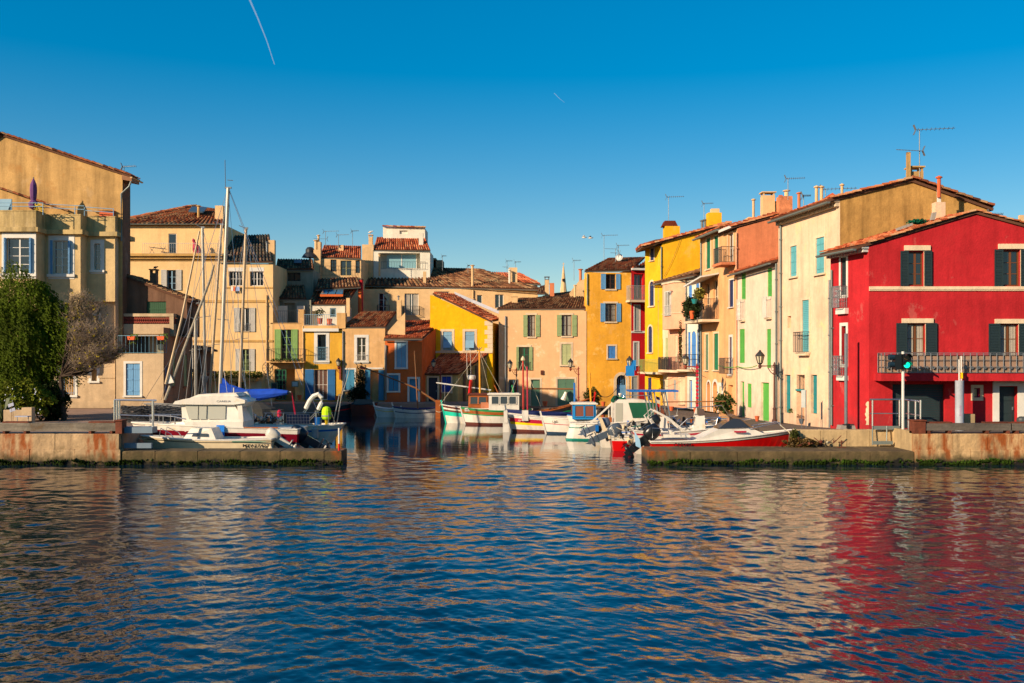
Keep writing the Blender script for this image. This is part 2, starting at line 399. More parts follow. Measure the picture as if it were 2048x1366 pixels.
def fit(root, F, k, u0, u1, a, b, rec, kw):
    ar = kw.get('arch', False); wd = kw.get('wd', .16)
    if k == 'W': 
        window(F, u0, u1, a, b, -rec+.07, kw.get('f', WHITE), root, kw.get('c', 2), kw.get('r', 3), curt=kw.get('curt', False), gm=kw.get('gm'))
    if k == 'S':
        g = kw['m']; n = kw.get('n', 2 if (u1-u0) > .7 else 1)
        for i in range(n):
            e = .012; shutter(F, u0+(u1-u0)*i/n+e, u0+(u1-u0)*(i+1)/n-e, a+.02, b-.02 if not ar else b-.01, -rec+.02, g, root, kw.get('st', 'louver'), arch=ar and n == 1)
    if k == 'D':
        mb = MB(); g = kw['m']; t = kw.get('tr', 0)
        F.box(mb, u0+.02, u1-.02, a, b-.02, -rec+.01, -rec+.05); n = kw.get('n', 3)
        for i in range(n):
            z = a+(b-a)*(.06+.9*i/n); F.box(mb, u0+.1*(u1-u0)+.02, u1-.1*(u1-u0)-.02, z, z+(b-a)*.78/n, -rec+.053, -rec+.075)
        o = mb.build('door', g, root); h = MB(); F.box(h, u1-.16, u1-.1, a+.95, a+1.12, -rec+.078, -rec+.12); h.build('handle', GREY, o)
    if kw.get('sur'): surround(F, u0, u1, a, b, wd, kw['sur'], root, sill=kw.get('sill', k != 'D'), arch=ar, bottom=(k != 'D' and not ar), top=kw.get('top'), name='door_surround' if k == 'D' else 'window_surround')
    elif kw.get('sill'): 
        g = MB(); F.box(g, u0-.12, u1+.12, a-.16, a, .002, .1); g.build('sill', kw['sill'], root)
    if kw.get('lin'):
        g = MB(); F.box(g, u0-.25, u1+.2, b+.005, b+.2, .002, .05); g.build('lintel', kw['lin'], root)
    if kw.get('sh'):
        ws = kw.get('sw', (u1-u0)/2)
        ws = ws if isinstance(ws, tuple) else (ws, ws)
        gap = kw.get('gap', .01)
        if ws[0]: shutter(F, u0-gap-ws[0], u0-gap, a-.02, b+.02, .045, kw['sh'], root, kw.get('st', 'louver'))
        if ws[1]: shutter(F, u1+gap, u1+gap+ws[1], a-.02, b+.02, .045, kw['sh'], root, kw.get('st', 'louver'))
    if kw.get('rail'):
        rh = kw.get('rh', .95); railing(F, u0-.1, u1+.1, a-.02, a+rh, .02, kw.get('rd', .12), kw['rail'], root, sp=.11, ornate=kw.get('orn', False))
    if kw.get('bars'):
        g = MB(); n = 6
        for i in range(n+1): u = u0+(u1-u0)*i/n; g.tube([F.p(u, a-.05, .06), F.p(u, b+.05, .06)], .014, 5)
        for z in (a+.15, b-.15): g.bar(F.p(u0-.05, z, .045), F.p(u1+.05, z, .045), .02, .03)
        g.build('window_grille', kw['bars'], root)
def slabroof(root, q, nc, nr, m=TILE, thick=.14, over=0, name='roof', indiv=0, eaves=None, verge=True):
    """tiled roof on the quad eave-left, eave-right, ridge-right, ridge-left (world points)"""
    a, b, c, e = [Vector(p) for p in q]; n = ((b-a).cross(e-a)).normalized()
    if n.z < 0: n = -n
    mb = MB(); mb.hex8([p-n*thick for p in (a, b, c, e)]+[a, b, c, e]); ro = mb.build(name, ROOFSUB, root)
    def pt(s, t, h): return (a*(1-s)+b*s)*(1-t)+(e*(1-s)+c*s)*t+n*h
    wid = ((b-a).length+(c-e).length)/2/nc; rad = wid*.36
    tl = MB(); K = 5; base = WL[ro.name]
    ph = R.random()*10
    for i in range(nc):
        cj = R.uniform(-.25, .25)
        for j in range(nr):
            t0, t1 = j/nr, min(1, (j+1.12)/nr); s = (i+.5)/nc; js = R.uniform(-.04, .04)/nc; lift = R.uniform(0, .025)
            tl.tint = max(0, min(.97, R.betavariate(2, 2)+cj*.4)); r0, r1 = rad*R.uniform(1, 1.1), rad*.86
            rr = []
            for t, r_, hh in ((t0, r0, .045+lift), (t1, r1, .0)):
                cc = pt(s+js, t, 0); U = (pt(min(1, s+.01), t, 0)-pt(max(0, s-.01), t, 0)).normalized()
                rr.append([tl.P(cc+U*(-r_*math.cos(math.pi*k/K))+n*(r_*.95*math.sin(math.pi*k/K)+hh)) for k in range(K+1)])
            for k in range(K): tl.F([rr[0][k], rr[0][k+1], rr[1][k+1], rr[1][k]])
            tl.F(rr[0][::-1])
    tl.build('roof_tiles', m, ro, tint=True, kind='stuff')
    return ro, pt, n
def ridge(ro, a, b, m=TILE, r=.16, n=None, name='ridge_tile', indiv=True):
    """a run of half round tiles along a ridge or a verge, each its own piece"""
    a, b = Vector(a), Vector(b); L = (b-a).length; n = n or max(2, int(L/.42)); d = (b-a)/n
    g = MB(); K = 6; u = d.normalized().cross(Vector((0, 0, 1))).normalized(); up = u.cross(d.normalized())
    for q, r_, h in ((Vector((0, 0, 0)), r, .02), (d*1.08, r*.86, -.01)):
        for k in range(K+1): g.P(q+u*(-r_*math.cos(math.pi*k/K))+up*(r_*math.sin(math.pi*k/K)+h))
    for k in range(K): g.F([k, k+1, K+2+k, K+1+k])
    g.F(list(range(K, -1, -1))); g.F(list(range(K+1, 2*K+2)))
    g.t = [.0]*len(g.f)
    MR = {TILE.name: 'ridge_clay', TILER.name: 'ridge_red', TILED.name: 'ridge_old'}[m.name]
    pal = {'ridge_clay': None, 'ridge_red': [(140, 68, 42), (180, 98, 58), (204, 132, 88), (186, 148, 108)], 'ridge_old': [(70, 50, 38), (120, 84, 56), (150, 112, 78)]}[MR]
    mm = mat(MR, kind='tile', rough=.9, spec=.1, var=.18, bump=.4, rnd=1, dirt=pal)
    me = g.mesh(name, mm, tint=True); base = WL[ro.name]
    for i in range(n):
        o = bpy.data.objects.new(name, me); link(o, ro); o.location = a+d*i-base+Vector((0, 0, R.uniform(-.012, .012))); o.rotation_euler = (R.uniform(-.02, .02), R.uniform(-.02, .02), R.uniform(-.03, .03))
def gutter(root, a, b, m=ZINC, r=.09):
    mb = MB(); a, b = Vector(a), Vector(b); d = (b-a).normalized(); u = d.cross(Vector((0, 0, 1))).normalized(); K = 6
    for rr in (r, r*.85):
        for p in (a, b):
            for k in range(K+1): mb.P(p+u*(rr*math.cos(math.pi*k/K))+Vector((0, 0, -rr*math.sin(math.pi*k/K))))
    n = K+1
    for k in range(K): mb.F([k, k+1, n+k+1, n+k]); mb.F([2*n+k, 3*n+k, 3*n+k+1, 2*n+k+1])
    mb.F(list(range(n))); mb.F(list(range(n, 2*n))[::-1])
    for q in (0, K): mb.F([q, n+q, 3*n+q, 2*n+q])
    return mb.build('gutter', m, root)
def eaveroof(root, F, z, ridge_d, rise, nc, nr, m=TILE, over=.45, ext=(.1, .1), gut=True, gm=ZINC, u=(0, None), raft=True):
    """roof plane rising away behind a facade's top edge"""
    s = rise/ridge_d; u0 = u[0]-ext[0]; u1 = (F.L if u[1] is None else u[1])+ext[1]
    q = [F.p(u0, z-s*over, over), F.p(u1, z-s*over, over), F.p(u1, z+rise, -ridge_d), F.p(u0, z+rise, -ridge_d)]
    q = [p+Vector((0, 0, .16)) for p in q]
    r = slabroof(root, q, nc, nr, m)
    if gut: gutter(root, F.p(u0, z-s*over+.06, over+.1), F.p(u1, z-s*over+.06, over+.1), gm)
    if raft:
        mb = MB(); n = int((u1-u0)/.55)
        for i in range(n+1):
            uu = u0+.1+(u1-u0-.2)*i/n; mb.bar(F.p(uu, z-.03, .0), F.p(uu, z-s*over-.03, over-.02), .08, .1)
        mb.build('rafter_tails', mat('rafter_wood', (150, 120, 92), .8, 'wood'), root)
    return r
def pxroof(root, F, z, slope, pts, nc, nr, m=TILE, over=.35, gut=True):
    """roof through facade F's eave line at height z, rising backwards with the given slope; corners found by sight lines"""
    out = []
    for i, (px, py) in enumerate(pts):
        dr = Vector(((px-1024)/FP, 1, -(py-HZ)/FP)); A = F.p(0, z, 0); n = Vector((F.N.x*slope, F.N.y*slope, 1))
        t = ((A-Vector((0, 0, H))).dot(n))/dr.dot(n); out.append(Vector((0, 0, H))+dr*t+Vector((0, 0, .1)))
    r = slabroof(root, out, nc, nr, m)
    if gut: gutter(root, out[0]+F.N*.12-Vector((0, 0, .12)), out[1]+F.N*.12-Vector((0, 0, .12)))
    return r, out
# ------------------------------------------------------------ water
def water():
    ys = np.concatenate([np.linspace(13.5, 24, 250, endpoint=False), np.linspace(24, 52, 330, endpoint=False), np.linspace(52, 100, 120)])
    ts = np.linspace(-.64, .64, 860)
    Yg, Tg = np.meshgrid(ys, ts, indexing='ij'); Xg = Yg*Tg; Zg = np.zeros_like(Xg)
    rs = np.random.RandomState(3)
    amp = np.clip((56-Yg)/8, .10, 1)
    patch = 1+.32*np.sin(Xg*.17+Yg*.31+1.)*np.sin(Xg*.41-Yg*.12)+.18*np.sin(Xg*.9+Yg*.5)
    for i in range(60):
        lam = .15*(11**(i/59.)); th = rs.normal(1.22, .78); k = 2*np.pi/lam; a = .0037*lam*(.86 if lam > .6 else 1)
        if lam < .34: fade = np.clip((30-Yg)/10, 0, 1)
        elif lam < .6: fade = np.clip((47-Yg)/16, 0, 1)
        else: fade = 1
        wx = Xg+.35*np.sin(Yg*.7+i)+.25*np.sin(Xg*.9+2*i)
        Zg += amp*fade*a*np.sin(k*(wx*np.cos(th)+Yg*np.sin(th))+rs.uniform(0, 6.28))*(.75+.45*np.sin(Xg*.21+Yg*.13+i))*patch
    nr, nc = Xg.shape; co = np.stack([Xg, Yg, Zg], -1).reshape(-1, 3)
    idx = np.arange(nr*nc).reshape(nr, nc); q = np.stack([idx[:-1, :-1], idx[:-1, 1:], idx[1:, 1:], idx[1:, :-1]], -1).reshape(-1, 4)
    me = bpy.data.meshes.new('water'); me.vertices.add(len(co)); me.vertices.foreach_set('co', co.ravel().astype(np.float32))
    me.loops.add(q.size); me.loops.foreach_set('vertex_index', q.ravel().astype(np.int32)); me.polygons.add(len(q))
    me.polygons.foreach_set('loop_start', np.arange(0, q.size, 4, dtype=np.int32)); me.polygons.foreach_set('loop_total', np.full(len(q), 4, dtype=np.int32))
    me.update(); me.polygons.foreach_set('use_smooth', np.ones(len(q), dtype=bool)); me.validate()
    m = bpy.data.materials.new('sea_water'); m.use_nodes = True; N = m.node_tree; B = N.nodes['Principled BSDF']
    B.inputs['Base Color'].default_value = (.001, .012, .026, 1); B.inputs['Roughness'].default_value = .015; B.inputs['IOR'].default_value = 1.42; B.inputs['Specular IOR Level'].default_value = .95
    g = N.nodes.new('ShaderNodeNewGeometry'); mp = N.nodes.new('ShaderNodeMapping'); mp.inputs['Scale'].default_value = (1, 1.5, 1); mp.inputs['Rotation'].default_value = (0, 0, .3)
    n1 = N.nodes.new('ShaderNodeTexNoise'); n1.inputs['Scale'].default_value = 3.2; n1.inputs['Detail'].default_value = 4
    sep = N.nodes.new('ShaderNodeSeparateXYZ'); mr = N.nodes.new('ShaderNodeMapRange'); mr.inputs[1].default_value = 47; mr.inputs[2].default_value = 57; mr.inputs[3].default_value = .22; mr.inputs[4].default_value = .05
    bp = N.nodes.new('ShaderNodeBump'); bp.inputs['Distance'].default_value = .05
    L = N.links; L.new(g.outputs['Position'], mp.inputs[0]); L.new(mp.outputs[0], n1.inputs['Vector']); L.new(g.outputs['Position'], sep.inputs[0]); L.new(sep.outputs[1], mr.inputs[0])
    L.new(mr.outputs[0], bp.inputs['Strength']); L.new(n1.outputs['Fac'], bp.inputs['Height']); L.new(bp.outputs[0], B.inputs['Normal'])
    me.materials.append(m); o = bpy.data.objects.new('water', me); link(o); tag(o, 'dark blue rippled canal water reflecting the coloured houses', 'water', kind='structure')
    mb = MB(); S = 3500
    for a, b, c, e in ((-S, S, -S, 13.5), (-S, S, 100, S)): mb.poly([(a, c, 0), (b, c, 0), (b, e, 0), (a, e, 0)])
    for s in (-1, 1): mb.poly([(s*.64*13.5, 13.5, 0), (s*S, 13.5, 0), (s*S, 100, 0), (s*64, 100, 0)][::s])
    o2 = mb.build('water_far', m); tag(o2, 'open water beyond the harbour basin', 'water', kind='structure')
water()
# ------------------------------------------------------------ quays
def qstone(name, col, rusts=(), zr=(0, 1.5)):
    m = mat(name, col, .92, 'stone', k=.62, var=.3, streak=.5, bump=.8, dirt=(120, 100, 66)); N = m.node_tree; L = N.links; B = N.nodes['Principled BSDF']
    src = B.inputs['Base Color'].links[0].from_socket; g = N.nodes.new('ShaderNodeNewGeometry'); sp = N.nodes.new('ShaderNodeSeparateXYZ'); L.new(g.outputs['Position'], sp.inputs[0])
    def math_(op, a, b):
        n = N.nodes.new('ShaderNodeMath'); n.operation = op
        for i, v in enumerate((a, b)):
            if isinstance(v, (int, float)): n.inputs[i].default_value = v
            else: L.new(v, n.inputs[i])
        return n.outputs[0]
    # rust runs below the steel brackets
    nx = N.nodes.new('ShaderNodeTexNoise'); mp = N.nodes.new('ShaderNodeMapping'); mp.inputs['Scale'].default_value = (4, 4, 1.1); L.new(g.outputs['Position'], mp.inputs[0]); L.new(mp.outputs[0], nx.inputs['Vector']); nx.inputs['Scale'].default_value = 1.; nx.inputs['Detail'].default_value = 5
    acc = None
    for x, wd in rusts:
        d = math_('ABSOLUTE', math_('SUBTRACT', sp.outputs[0], x), 0); f = N.nodes.new('ShaderNodeMapRange'); f.inputs[1].default_value = 0; f.inputs[2].default_value = wd; f.inputs[3].default_value = 1; f.inputs[4].default_value = 0; L.new(d, f.inputs[0])
        acc = f.outputs[0] if acc is None else math_('MAXIMUM', acc, f.outputs[0])
    def mix(f, a, c):
        r = N.nodes.new('ShaderNodeMix'); r.data_type = 'RGBA'; L.new(f, r.inputs[0]); L.new(a, r.inputs[6]); r.inputs[7].default_value = c; return r.outputs[2]
    def rng(v, a, b, x, y):
        f = N.nodes.new('ShaderNodeMapRange'); f.inputs[1].default_value = a; f.inputs[2].default_value = b; f.inputs[3].default_value = x; f.inputs[4].default_value = y; L.new(v, f.inputs[0]); return f.outputs[0]
    out = src
    if acc is not None: out = mix(math_('MULTIPLY', rng(acc, 0, .6, 0, 1), rng(nx.outputs['Fac'], .38, .6, .05, .95)), out, lin((138, 66, 12))+[1])
    # weed and tide line
    n2 = N.nodes.new('ShaderNodeTexNoise'); L.new(g.outputs['Position'], n2.inputs['Vector']); n2.inputs['Scale'].default_value = 2.2; n2.inputs['Detail'].default_value = 6
    zz = math_('ADD', sp.outputs[2], math_('MULTIPLY', math_('SUBTRACT', n2.outputs['Fac'], .5), .9))
    out = mix(rng(zz, .28, .62, .85, 0), out, lin((70, 62, 34))+[1])
    out = mix(rng(zz, .10, .26, .97, 0), out, lin((14, 14, 10))+[1])
    L.new(out, B.inputs['Base Color']); return m
GROUND = mat('quay_paving', (196, 160, 136), .9, 'stone', k=.5, var=.2, bump=.4); ASPH = mat('asphalt', (120, 104, 92), .95, 'stone', k=.5, var=.15)
QL = qstone('quay_stone_left', (216, 180, 134), [(X(20, 47.86), .5), (X(50, 47.86), .45), (X(205, 47.86), .75), (X(183, 47.86), .5), (X(222, 47.86), .4)])
QR = qstone('quay_stone_right', (226, 186, 132), [(X(1836, 47.86), .25), (X(1862, 47.86), .3), (X(1893, 47.86), .3), (X(1978, 47.86), .6), (X(2000, 47.86), .6), (X(2030, 47.86), .5)])
QP = qstone('pier_stone', (118, 98, 64), [(X(1300, 47.86), .35), (X(1325, 47.86), .3), (X(672, 47.86), .3), (X(1350, 47.86), .15)])
q = thing('left_quay', 'stone quay on the left with timber fender beams', 'quay', (-18.8, 47.86, 0), kind='structure')
mb = MB(); Ls = [(-18.85, 48.2, 1.49), (-19.3, 60, 1.49), (-21.5, 72, 1.55), (-22.4, 82, 1.25), (-22.6, 94, 1.0)]
for a, b in zip(Ls, Ls[1:]):
    mb.poly([(-160, a[1], a[2]), a, b, (-160, b[1], b[2])]); mb.poly([a, (a[0], a[1], -1.5), (b[0], b[1], -1.5), b])
mb.poly([(-160, 48.2, 1.49), (-160, 48.2, -1.5), (-18.85, 48.2, -1.5), (-18.85, 48.2, 1.49)])
mb.build('paving', GROUND, q)
q2 = thing('far_quay', 'low stone quay below the far houses', 'quay', (-10, 94, 0), kind='structure')
mb = MB(); mb.poly([(-160, 94, 1), (-3, 94, 1), (-3, 140, 1), (-160, 140, 1)]); mb.poly([(-22.6, 94, 1), (-22.6, 94, -1.5), (-3, 94, -1.5), (-3, 94, 1)]); mb.poly([(-3, 94, 1), (-3, 94, -1.5), (-3, 99, -1.5), (-3, 99, 1)]); mb.build('paving', GROUND, q2)
q3 = thing('right_quay', 'stone quay in front of the row of coloured houses', 'quay', (14.4, 50.7, 0), kind='structure')
Rs = [(-3, 98.5, .36), (9.6, 98.5, .36), (11, 85, .7), (12.9, 74, .98), (13.8, 66, 1.0), (14.3, 58, 1.15), (14.45, 51.0, 1.42)]
mb = MB(); far = [(-3, 140, .36), (60, 140, .36), (90, 110, .7), (90, 90, .98), (90, 70, 1.0), (90, 60, 1.15), (90, 51.0, 1.42)]
for i in range(6): mb.poly([Rs[i], Rs[i+1], far[i+1], far[i]]); a, b = Rs[i], Rs[i+1]; mb.poly([a, (a[0], a[1], -1.5), (b[0], b[1], -1.5), b])
mb.poly([(20.2, 51, 1.46), (20.2, 48.2, 1.49), (90, 48.2, 1.49), (90, 51, 1.42)])
mb.build('paving', ASPH, q3)
def wallrow(parent, xs, y0, y1, z0, z1, m, j=.012):
    for a, b in zip(xs, xs[1:]):
        g = MB(); dy = R.uniform(-.02, .02); bv = .03
        g.hex8([(a+j, y0+dy, z0), (b-j, y0+dy, z0), (b-j, y1, z0), (a+j, y1, z0), (a+j, y0+dy, z1-bv), (b-j, y0+dy, z1-bv), (b-j, y1, z1-bv), (a+j, y1, z1-bv)])
        g.hex8([(a+j, y0+dy, z1-bv), (b-j, y0+dy, z1-bv), (b-j, y1, z1-bv), (a+j, y1, z1-bv), (a+j+bv, y0+dy+bv, z1), (b-j-bv, y0+dy+bv, z1), (b-j-bv, y1, z1), (a+j+bv, y1, z1)])
        g.build('stone', m, parent)
xf = lambda px: X(px, 47.86)
wallrow(q, [-60, -52, -46, -40, -35, -30, xf(0), xf(110), xf(238)], 47.86, 48.25, .75, 1.495, QL)
wallrow(q, [-60, -50, -42, -34, -27, xf(60), xf(150), xf(242)], 47.80, 48.25, -.6, .745, QL)
wallrow(q, [xf(243), xf(310), xf(395), xf(480), xf(560), xf(648), xf(683)], 47.86, 49.5, -.9, .66, QP)
wallrow(q3, [xf(1297), xf(1380), xf(1475), xf(1570), xf(1660), xf(1740), xf(1828)], 47.86, 50.6, -.9, .66, QP)
wallrow(q3, [xf(1829), xf(1905), xf(1975), xf(2048), 28, 33, 38, 44, 52, 60], 47.86, 48.25, .75, 1.495, QR)
wallrow(q3, [xf(1829), xf(1940), xf(2020), 26, 32, 38, 46, 60], 47.80, 48.25, -.6, .745, QR)
QW = mat('retaining_wall_stone', (224, 192, 140), .92, 'stone', k=.6, var=.22, streak=.3, bump=.5)
x5 = lambda px: X(px, 50.75)
wallrow(q3, [x5(1588), x5(1640), x5(1692), x5(1738), x5(1790), x5(1845)], 50.62, 51.2, .4, 1.50, QW)
mb = MB(); mb.box(xf(1829), xf(1829)+.3, 48.2, 51, .4, 1.6); mb.build('end_wall', QW, q3)
# moss fringe on the tide ledge
def moss(x0, x1, y, name, label, y2=None):
    mb = MB(); n = int((x1-x0)*60); rr = random.Random(int(x0*7)+5); pn_ = lambda x: math.sin(x*.9+x0)+math.sin(x*2.3)+.8*math.sin(x*5.1)
    for i in range(n):
        x = rr.uniform(x0, x1)
        if pn_(x) < -.5 and rr.random() < .75: continue
        zb = rr.uniform(.10, .24)+.05*math.sin(x*1.7)+.03*math.sin(x*5); h = rr.uniform(.03, .09); w_ = rr.uniform(.02, .05); o = rr.uniform(.0, .10); mb.tint = rr.random()
        mb.poly([(x-w_, y-.02, zb-h), (x+w_, y-.02, zb-h), (x+w_*.6+rr.uniform(-.03, .03), y-.07-o, zb+h*.5-o*.3), (x, y-.03-o, zb+h)])
        if i % 3 == 0:
            z2 = rr.uniform(-.06, .12); mb.tint = rr.random()*.15; mb.poly([(x-w_*1.5, y-.03, z2-.1), (x+w_*1.5, y-.03, z2-.1), (x+w_, y-.12, z2+.02), (x-w_, y-.1, z2+.06)])
    o = mb.build(name, mat('moss', (62, 88, 20), kind='leaf', k=.42, var=.3, bump=0), None, tint=True); tag(o, label, 'seaweed', kind='stuff')
moss(-27, xf(242), 47.80, 'seaweed', 'green weed fringe along the left quay wall waterline'); moss(xf(242), xf(685), 47.86, 'seaweed', 'green weed fringe along the left low pier'); moss(xf(1295), xf(1829), 47.86, 'seaweed', 'green weed fringe along the right low pier'); moss(xf(1829), 27, 47.80, 'seaweed', 'green weed fringe below the right quay wall')
# timber fender beams on steel brackets
WOODG = mat('weathered_timber', (150, 138, 120), .9, 'wood', k=.62, var=.3, dirt=(96, 74, 48), bump=.5); WOODD = mat('dark_timber', (118, 108, 96), .9, 'wood', k=.55, var=.3, bump=.5)
RUST = mat('rusty_steel', (98, 48, 28), .85, 'metal', var=.4, scale=3, bump=.5)
def beam(label, px0, px1, py0, py1, m, Y=47.95, br=()):
    r = thing('fender_beam', label, 'timber beam', (X(px0, Y), Y, 1.49), group='timber fender beams along the quays')
    mb = MB(); z0, z1 = Z(py1, Y), Z(py0, Y); mb.box(X(px0, Y), X(px1, Y), Y, Y+.45, z0, z1); mb.build('timber', m, r)
    for p in br:
        g = MB(); x = X(p, Y); g.box(x-.06, x+.06, Y-.02, Y+.4, 1.5, z0); g.box(x+.95, x+1.07, Y-.02, Y+.4, 1.5, z0); g.box(x-.1, x+1.15, Y+.05, Y+.42, z1, z1+.07); g.prism([(x+.06, Y+.1, z0), (x+.3, Y+.1, z0), (x+.06, Y+.1, 1.55)], (0, .2, 0)); g.build('bracket', RUST, r)
beam('long pale weathered timber beam on rusty feet along the left quay edge', -140, 236, 846, 862, WOODG, br=(8, 180))
beam('dark timber beam on rusty feet in front of the garage door', 1846, 2022, 847, 861, WOODD, br=(1858, 1975))
beam('shorter dark timber beam cut off by the right picture edge', 2025, 2190, 847, 861, WOODD, br=(2035, 2120))
for lab, px0, px1 in (('rusty steel end post of the left timber beam', 230, 243), ('rusty steel end box left of the dark timber beams', 1829, 1852)):
    mb = MB(); mb.box(xf(px0), xf(px1), 47.9, 48.5, 1.5, Z(842, 47.9)); mb.box(xf(px0)-.05, xf(px1)+.03, 47.85, 48.55, Z(842, 47.9), Z(840, 47.9)); single(mb, 'steel_post', RUST, lab, 'steel post')
# ------------------------------------------------------------ palettes
P = {}
P['villa'] = plaster('wall_villa', (226, 194, 140), dirt=(196, 160, 110)); P['parapet'] = plaster('wall_parapet', (206, 178, 122), streak=.55, var=.2)
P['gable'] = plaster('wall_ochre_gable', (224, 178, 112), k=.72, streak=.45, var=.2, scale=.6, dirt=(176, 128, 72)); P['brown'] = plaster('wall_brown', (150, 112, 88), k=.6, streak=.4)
P['lowcream'] = plaster('wall_low_cream', (212, 184, 146)); P['pinkbr'] = plaster('wall_pinkish', (196, 142, 106), k=.66)
P['big'] = plaster('wall_pale_yellow', (250, 208, 146), streak=.16, var=.08); P['band'] = plaster('wall_band', (214, 168, 100))
P['salmon'] = plaster('wall_salmon', (236, 186, 122), dirt=(214, 170, 120)); P['ylw'] = plaster('wall_yellow', (240, 182, 66)); P['tan'] = plaster('wall_tan', (232, 184, 124), dirt=(214, 172, 124))
P['orange'] = plaster('wall_orange', (224, 112, 54), streak=.12); P['shed'] = plaster('wall_shed', (200, 172, 110), streak=.6, var=.3, dirt=(150, 118, 66))
P['gold'] = plaster('wall_gold', (255, 186, 22), k=.85, streak=.1, dirt=(240, 184, 60)); P['peach'] = plaster('wall_peach', (252, 198, 144), streak=.1, var=.08, dirt=(250, 214, 176), scale=.8); P['och'] = plaster('wall_ochre', (246, 176, 58), k=.85, streak=.14, dirt=(248, 196, 112))
P['red'] = plaster('wall_red', (206, 30, 34), streak=.15); P['yel'] = plaster('wall_bright_yellow', (246, 184, 36), k=.8, streak=.1); P['pale'] = plaster('wall_pale_cream', (250, 220, 180), streak=.1)
P['pink'] = plaster('wall_pink', (248, 184, 146), streak=.08); P['white'] = plaster('wall_white', (240, 232, 210), streak=.1); P['pch2'] = plaster('wall_peach_orange', (244, 182, 124), streak=.15)
P['coral'] = plaster('wall_coral', (226, 136, 92), streak=.2); P['crm'] = plaster('wall_cream', (248, 208, 172), streak=.22, dirt=(232, 196, 140)); P['crm2'] = plaster('wall_light_cream', (250, 218, 190), streak=.12)
P['brgab'] = plaster('wall_brown_gable', (204, 156, 88), k=.75, streak=.55, var=.2, dirt=(150, 112, 62)); P['crim'] = plaster('wall_crimson', (204, 44, 50), k=.72, streak=.26, var=.15, dirt=(170, 40, 42)); P['beige'] = plaster('wall_beige', (236, 196, 142), streak=.12)
P['teald'] = plaster('wall_grey_teal', (150, 150, 130), streak=.4)
C = dict(sky=paint('shutter_sky_blue', (110, 168, 214)), ltblue=paint('shutter_light_blue', (140, 182, 206)), cobalt=paint('shutter_cobalt', (34, 108, 166)), teal=paint('shutter_teal', (62, 142, 178)), blue=paint('shutter_blue', (58, 132, 200)),
         grey=paint('shutter_grey', (206, 200, 188)), lgreen=paint('shutter_green', (140, 180, 96)), sage=paint('shutter_sage', (160, 178, 122)), sagel=paint('shutter_sage_light', (196, 200, 142)), bgreen=paint('shutter_bright_green', (96, 186, 76)), emer=paint('shutter_emerald', (26, 126, 86)), mgreen=paint('garage_green', (100, 138, 110)),
         navy=paint('shutter_navy', (40, 52, 96)), aqua=paint('shutter_aqua', (104, 184, 190)), deepaq=paint('shutter_deep_aqua', (30, 140, 144)), slate=paint('shutter_slate', (38, 54, 56)), brown=paint('frame_brown', (120, 70, 34)), dkbrown=paint('frame_dark_brown', (74, 48, 36)), royal=paint('blue_metal', (28, 60, 168)), garg=paint('shutter_garage_dark_green', (32, 84, 44)), blue2=paint('shutter_azure', (76, 142, 214)), bsil=paint('rail_blue_grey', (120, 168, 190)), shgrey=paint('shutter_pale_grey', (176, 178, 170)), ivory=paint('shutter_ivory', (240, 218, 178)))
MRED = paint('lamp_red_iron', (150, 62, 40)); TERRA = mat('terracotta', (196, 92, 50), .8, 'stone')
def W_(*a, **k): return ('W',)+a+(k,)
def S_(*a, **k): return ('S',)+a+(k,)
def D_(*a, **k): return ('D',)+a+(k,)
def chimney(root, px, y0, y1, w, Y, m, cap='slab', name='chimney', d=None):
    x = X(px, Y); z0, z1 = Z(y1, Y)-.4, Z(y0, Y); w = w*Y/FP; d = d or w*.9; mb = MB()
    if cap == 'pipe': mb.tube([(x, Y, z0), (x, Y, z1)], w/2, 10); mb.lathe((x, Y, z1), [(w*.9, .02), (w*.95, .08), (.02, .16)], 10)
    elif cap == 'plain': mb.box(x-w/2, x+w/2, Y, Y+d, z0, z1)
    else:
        mb.box(x-w/2, x+w/2, Y, Y+d, z0, z1-.3)
        for sx in (-1, 1):
            for yy in (Y+.02, Y+d-.12): mb.box(x+sx*w*.42-.05, x+sx*w*.42+.05, yy, yy+.1, z1-.3, z1-.08)
        mb.box(x-w*.6, x+w*.6, Y-.08, Y+d+.08, z1-.08, z1)
    return mb.build(name, m, root)
ANT = 0
def antenna(px, ytop, ybot, Y, L=26, lab='', tilt=0, lo=False, m=None, side=1, vdir=None):
    """yagi aerial: mast, boom and cross elements"""
    x = X(px, Y); zt, zb = Z(ytop, Y), Z(ybot, Y)-.3; s = Y/FP
    r = thing('roof_antenna', lab, 'antenna', (x, Y, zb), group='television antennas on the roofs'); mb = MB(); mb.tube([(x, Y, zb), (x, Y, zt)], .028, 6); mb.build('mast', GREY, r)
    def yagi(z, L, side, elv=0):
        g = MB(); a = Vector((x-side*L*.12*s, Y, z)); e = Vector((x+side*L*s, Y-.25*L*s, z+elv)); g.bar(a, e, .03, .03); n = 9; d = (e-a).normalized(); u = d.cross(Vector((0, 0, 1))).normalized()
        for i in range(n):
            c = a+(e-a)*((i+.5)/n); h = .22*(1-.4*i/n); g.tube([c-u*h-Vector((0, 0, .05)), c+u*h+Vector((0, 0, .05))], .012, 4)
        for q in (-1, 1): g.bar(a, a+Vector((-side*.12, 0, q*.28)), .2, .02)
        g.build('yagi_array', GREY, r)
    yagi(zt-.05, L, side, tilt)
    if lo: yagi(zt-(zt-zb)*.45, L*.8, -side)
    return r
# ------------------------------------------------------------ buildings, left to right
def pt2(px, Y): return (X(px, Y), Y)
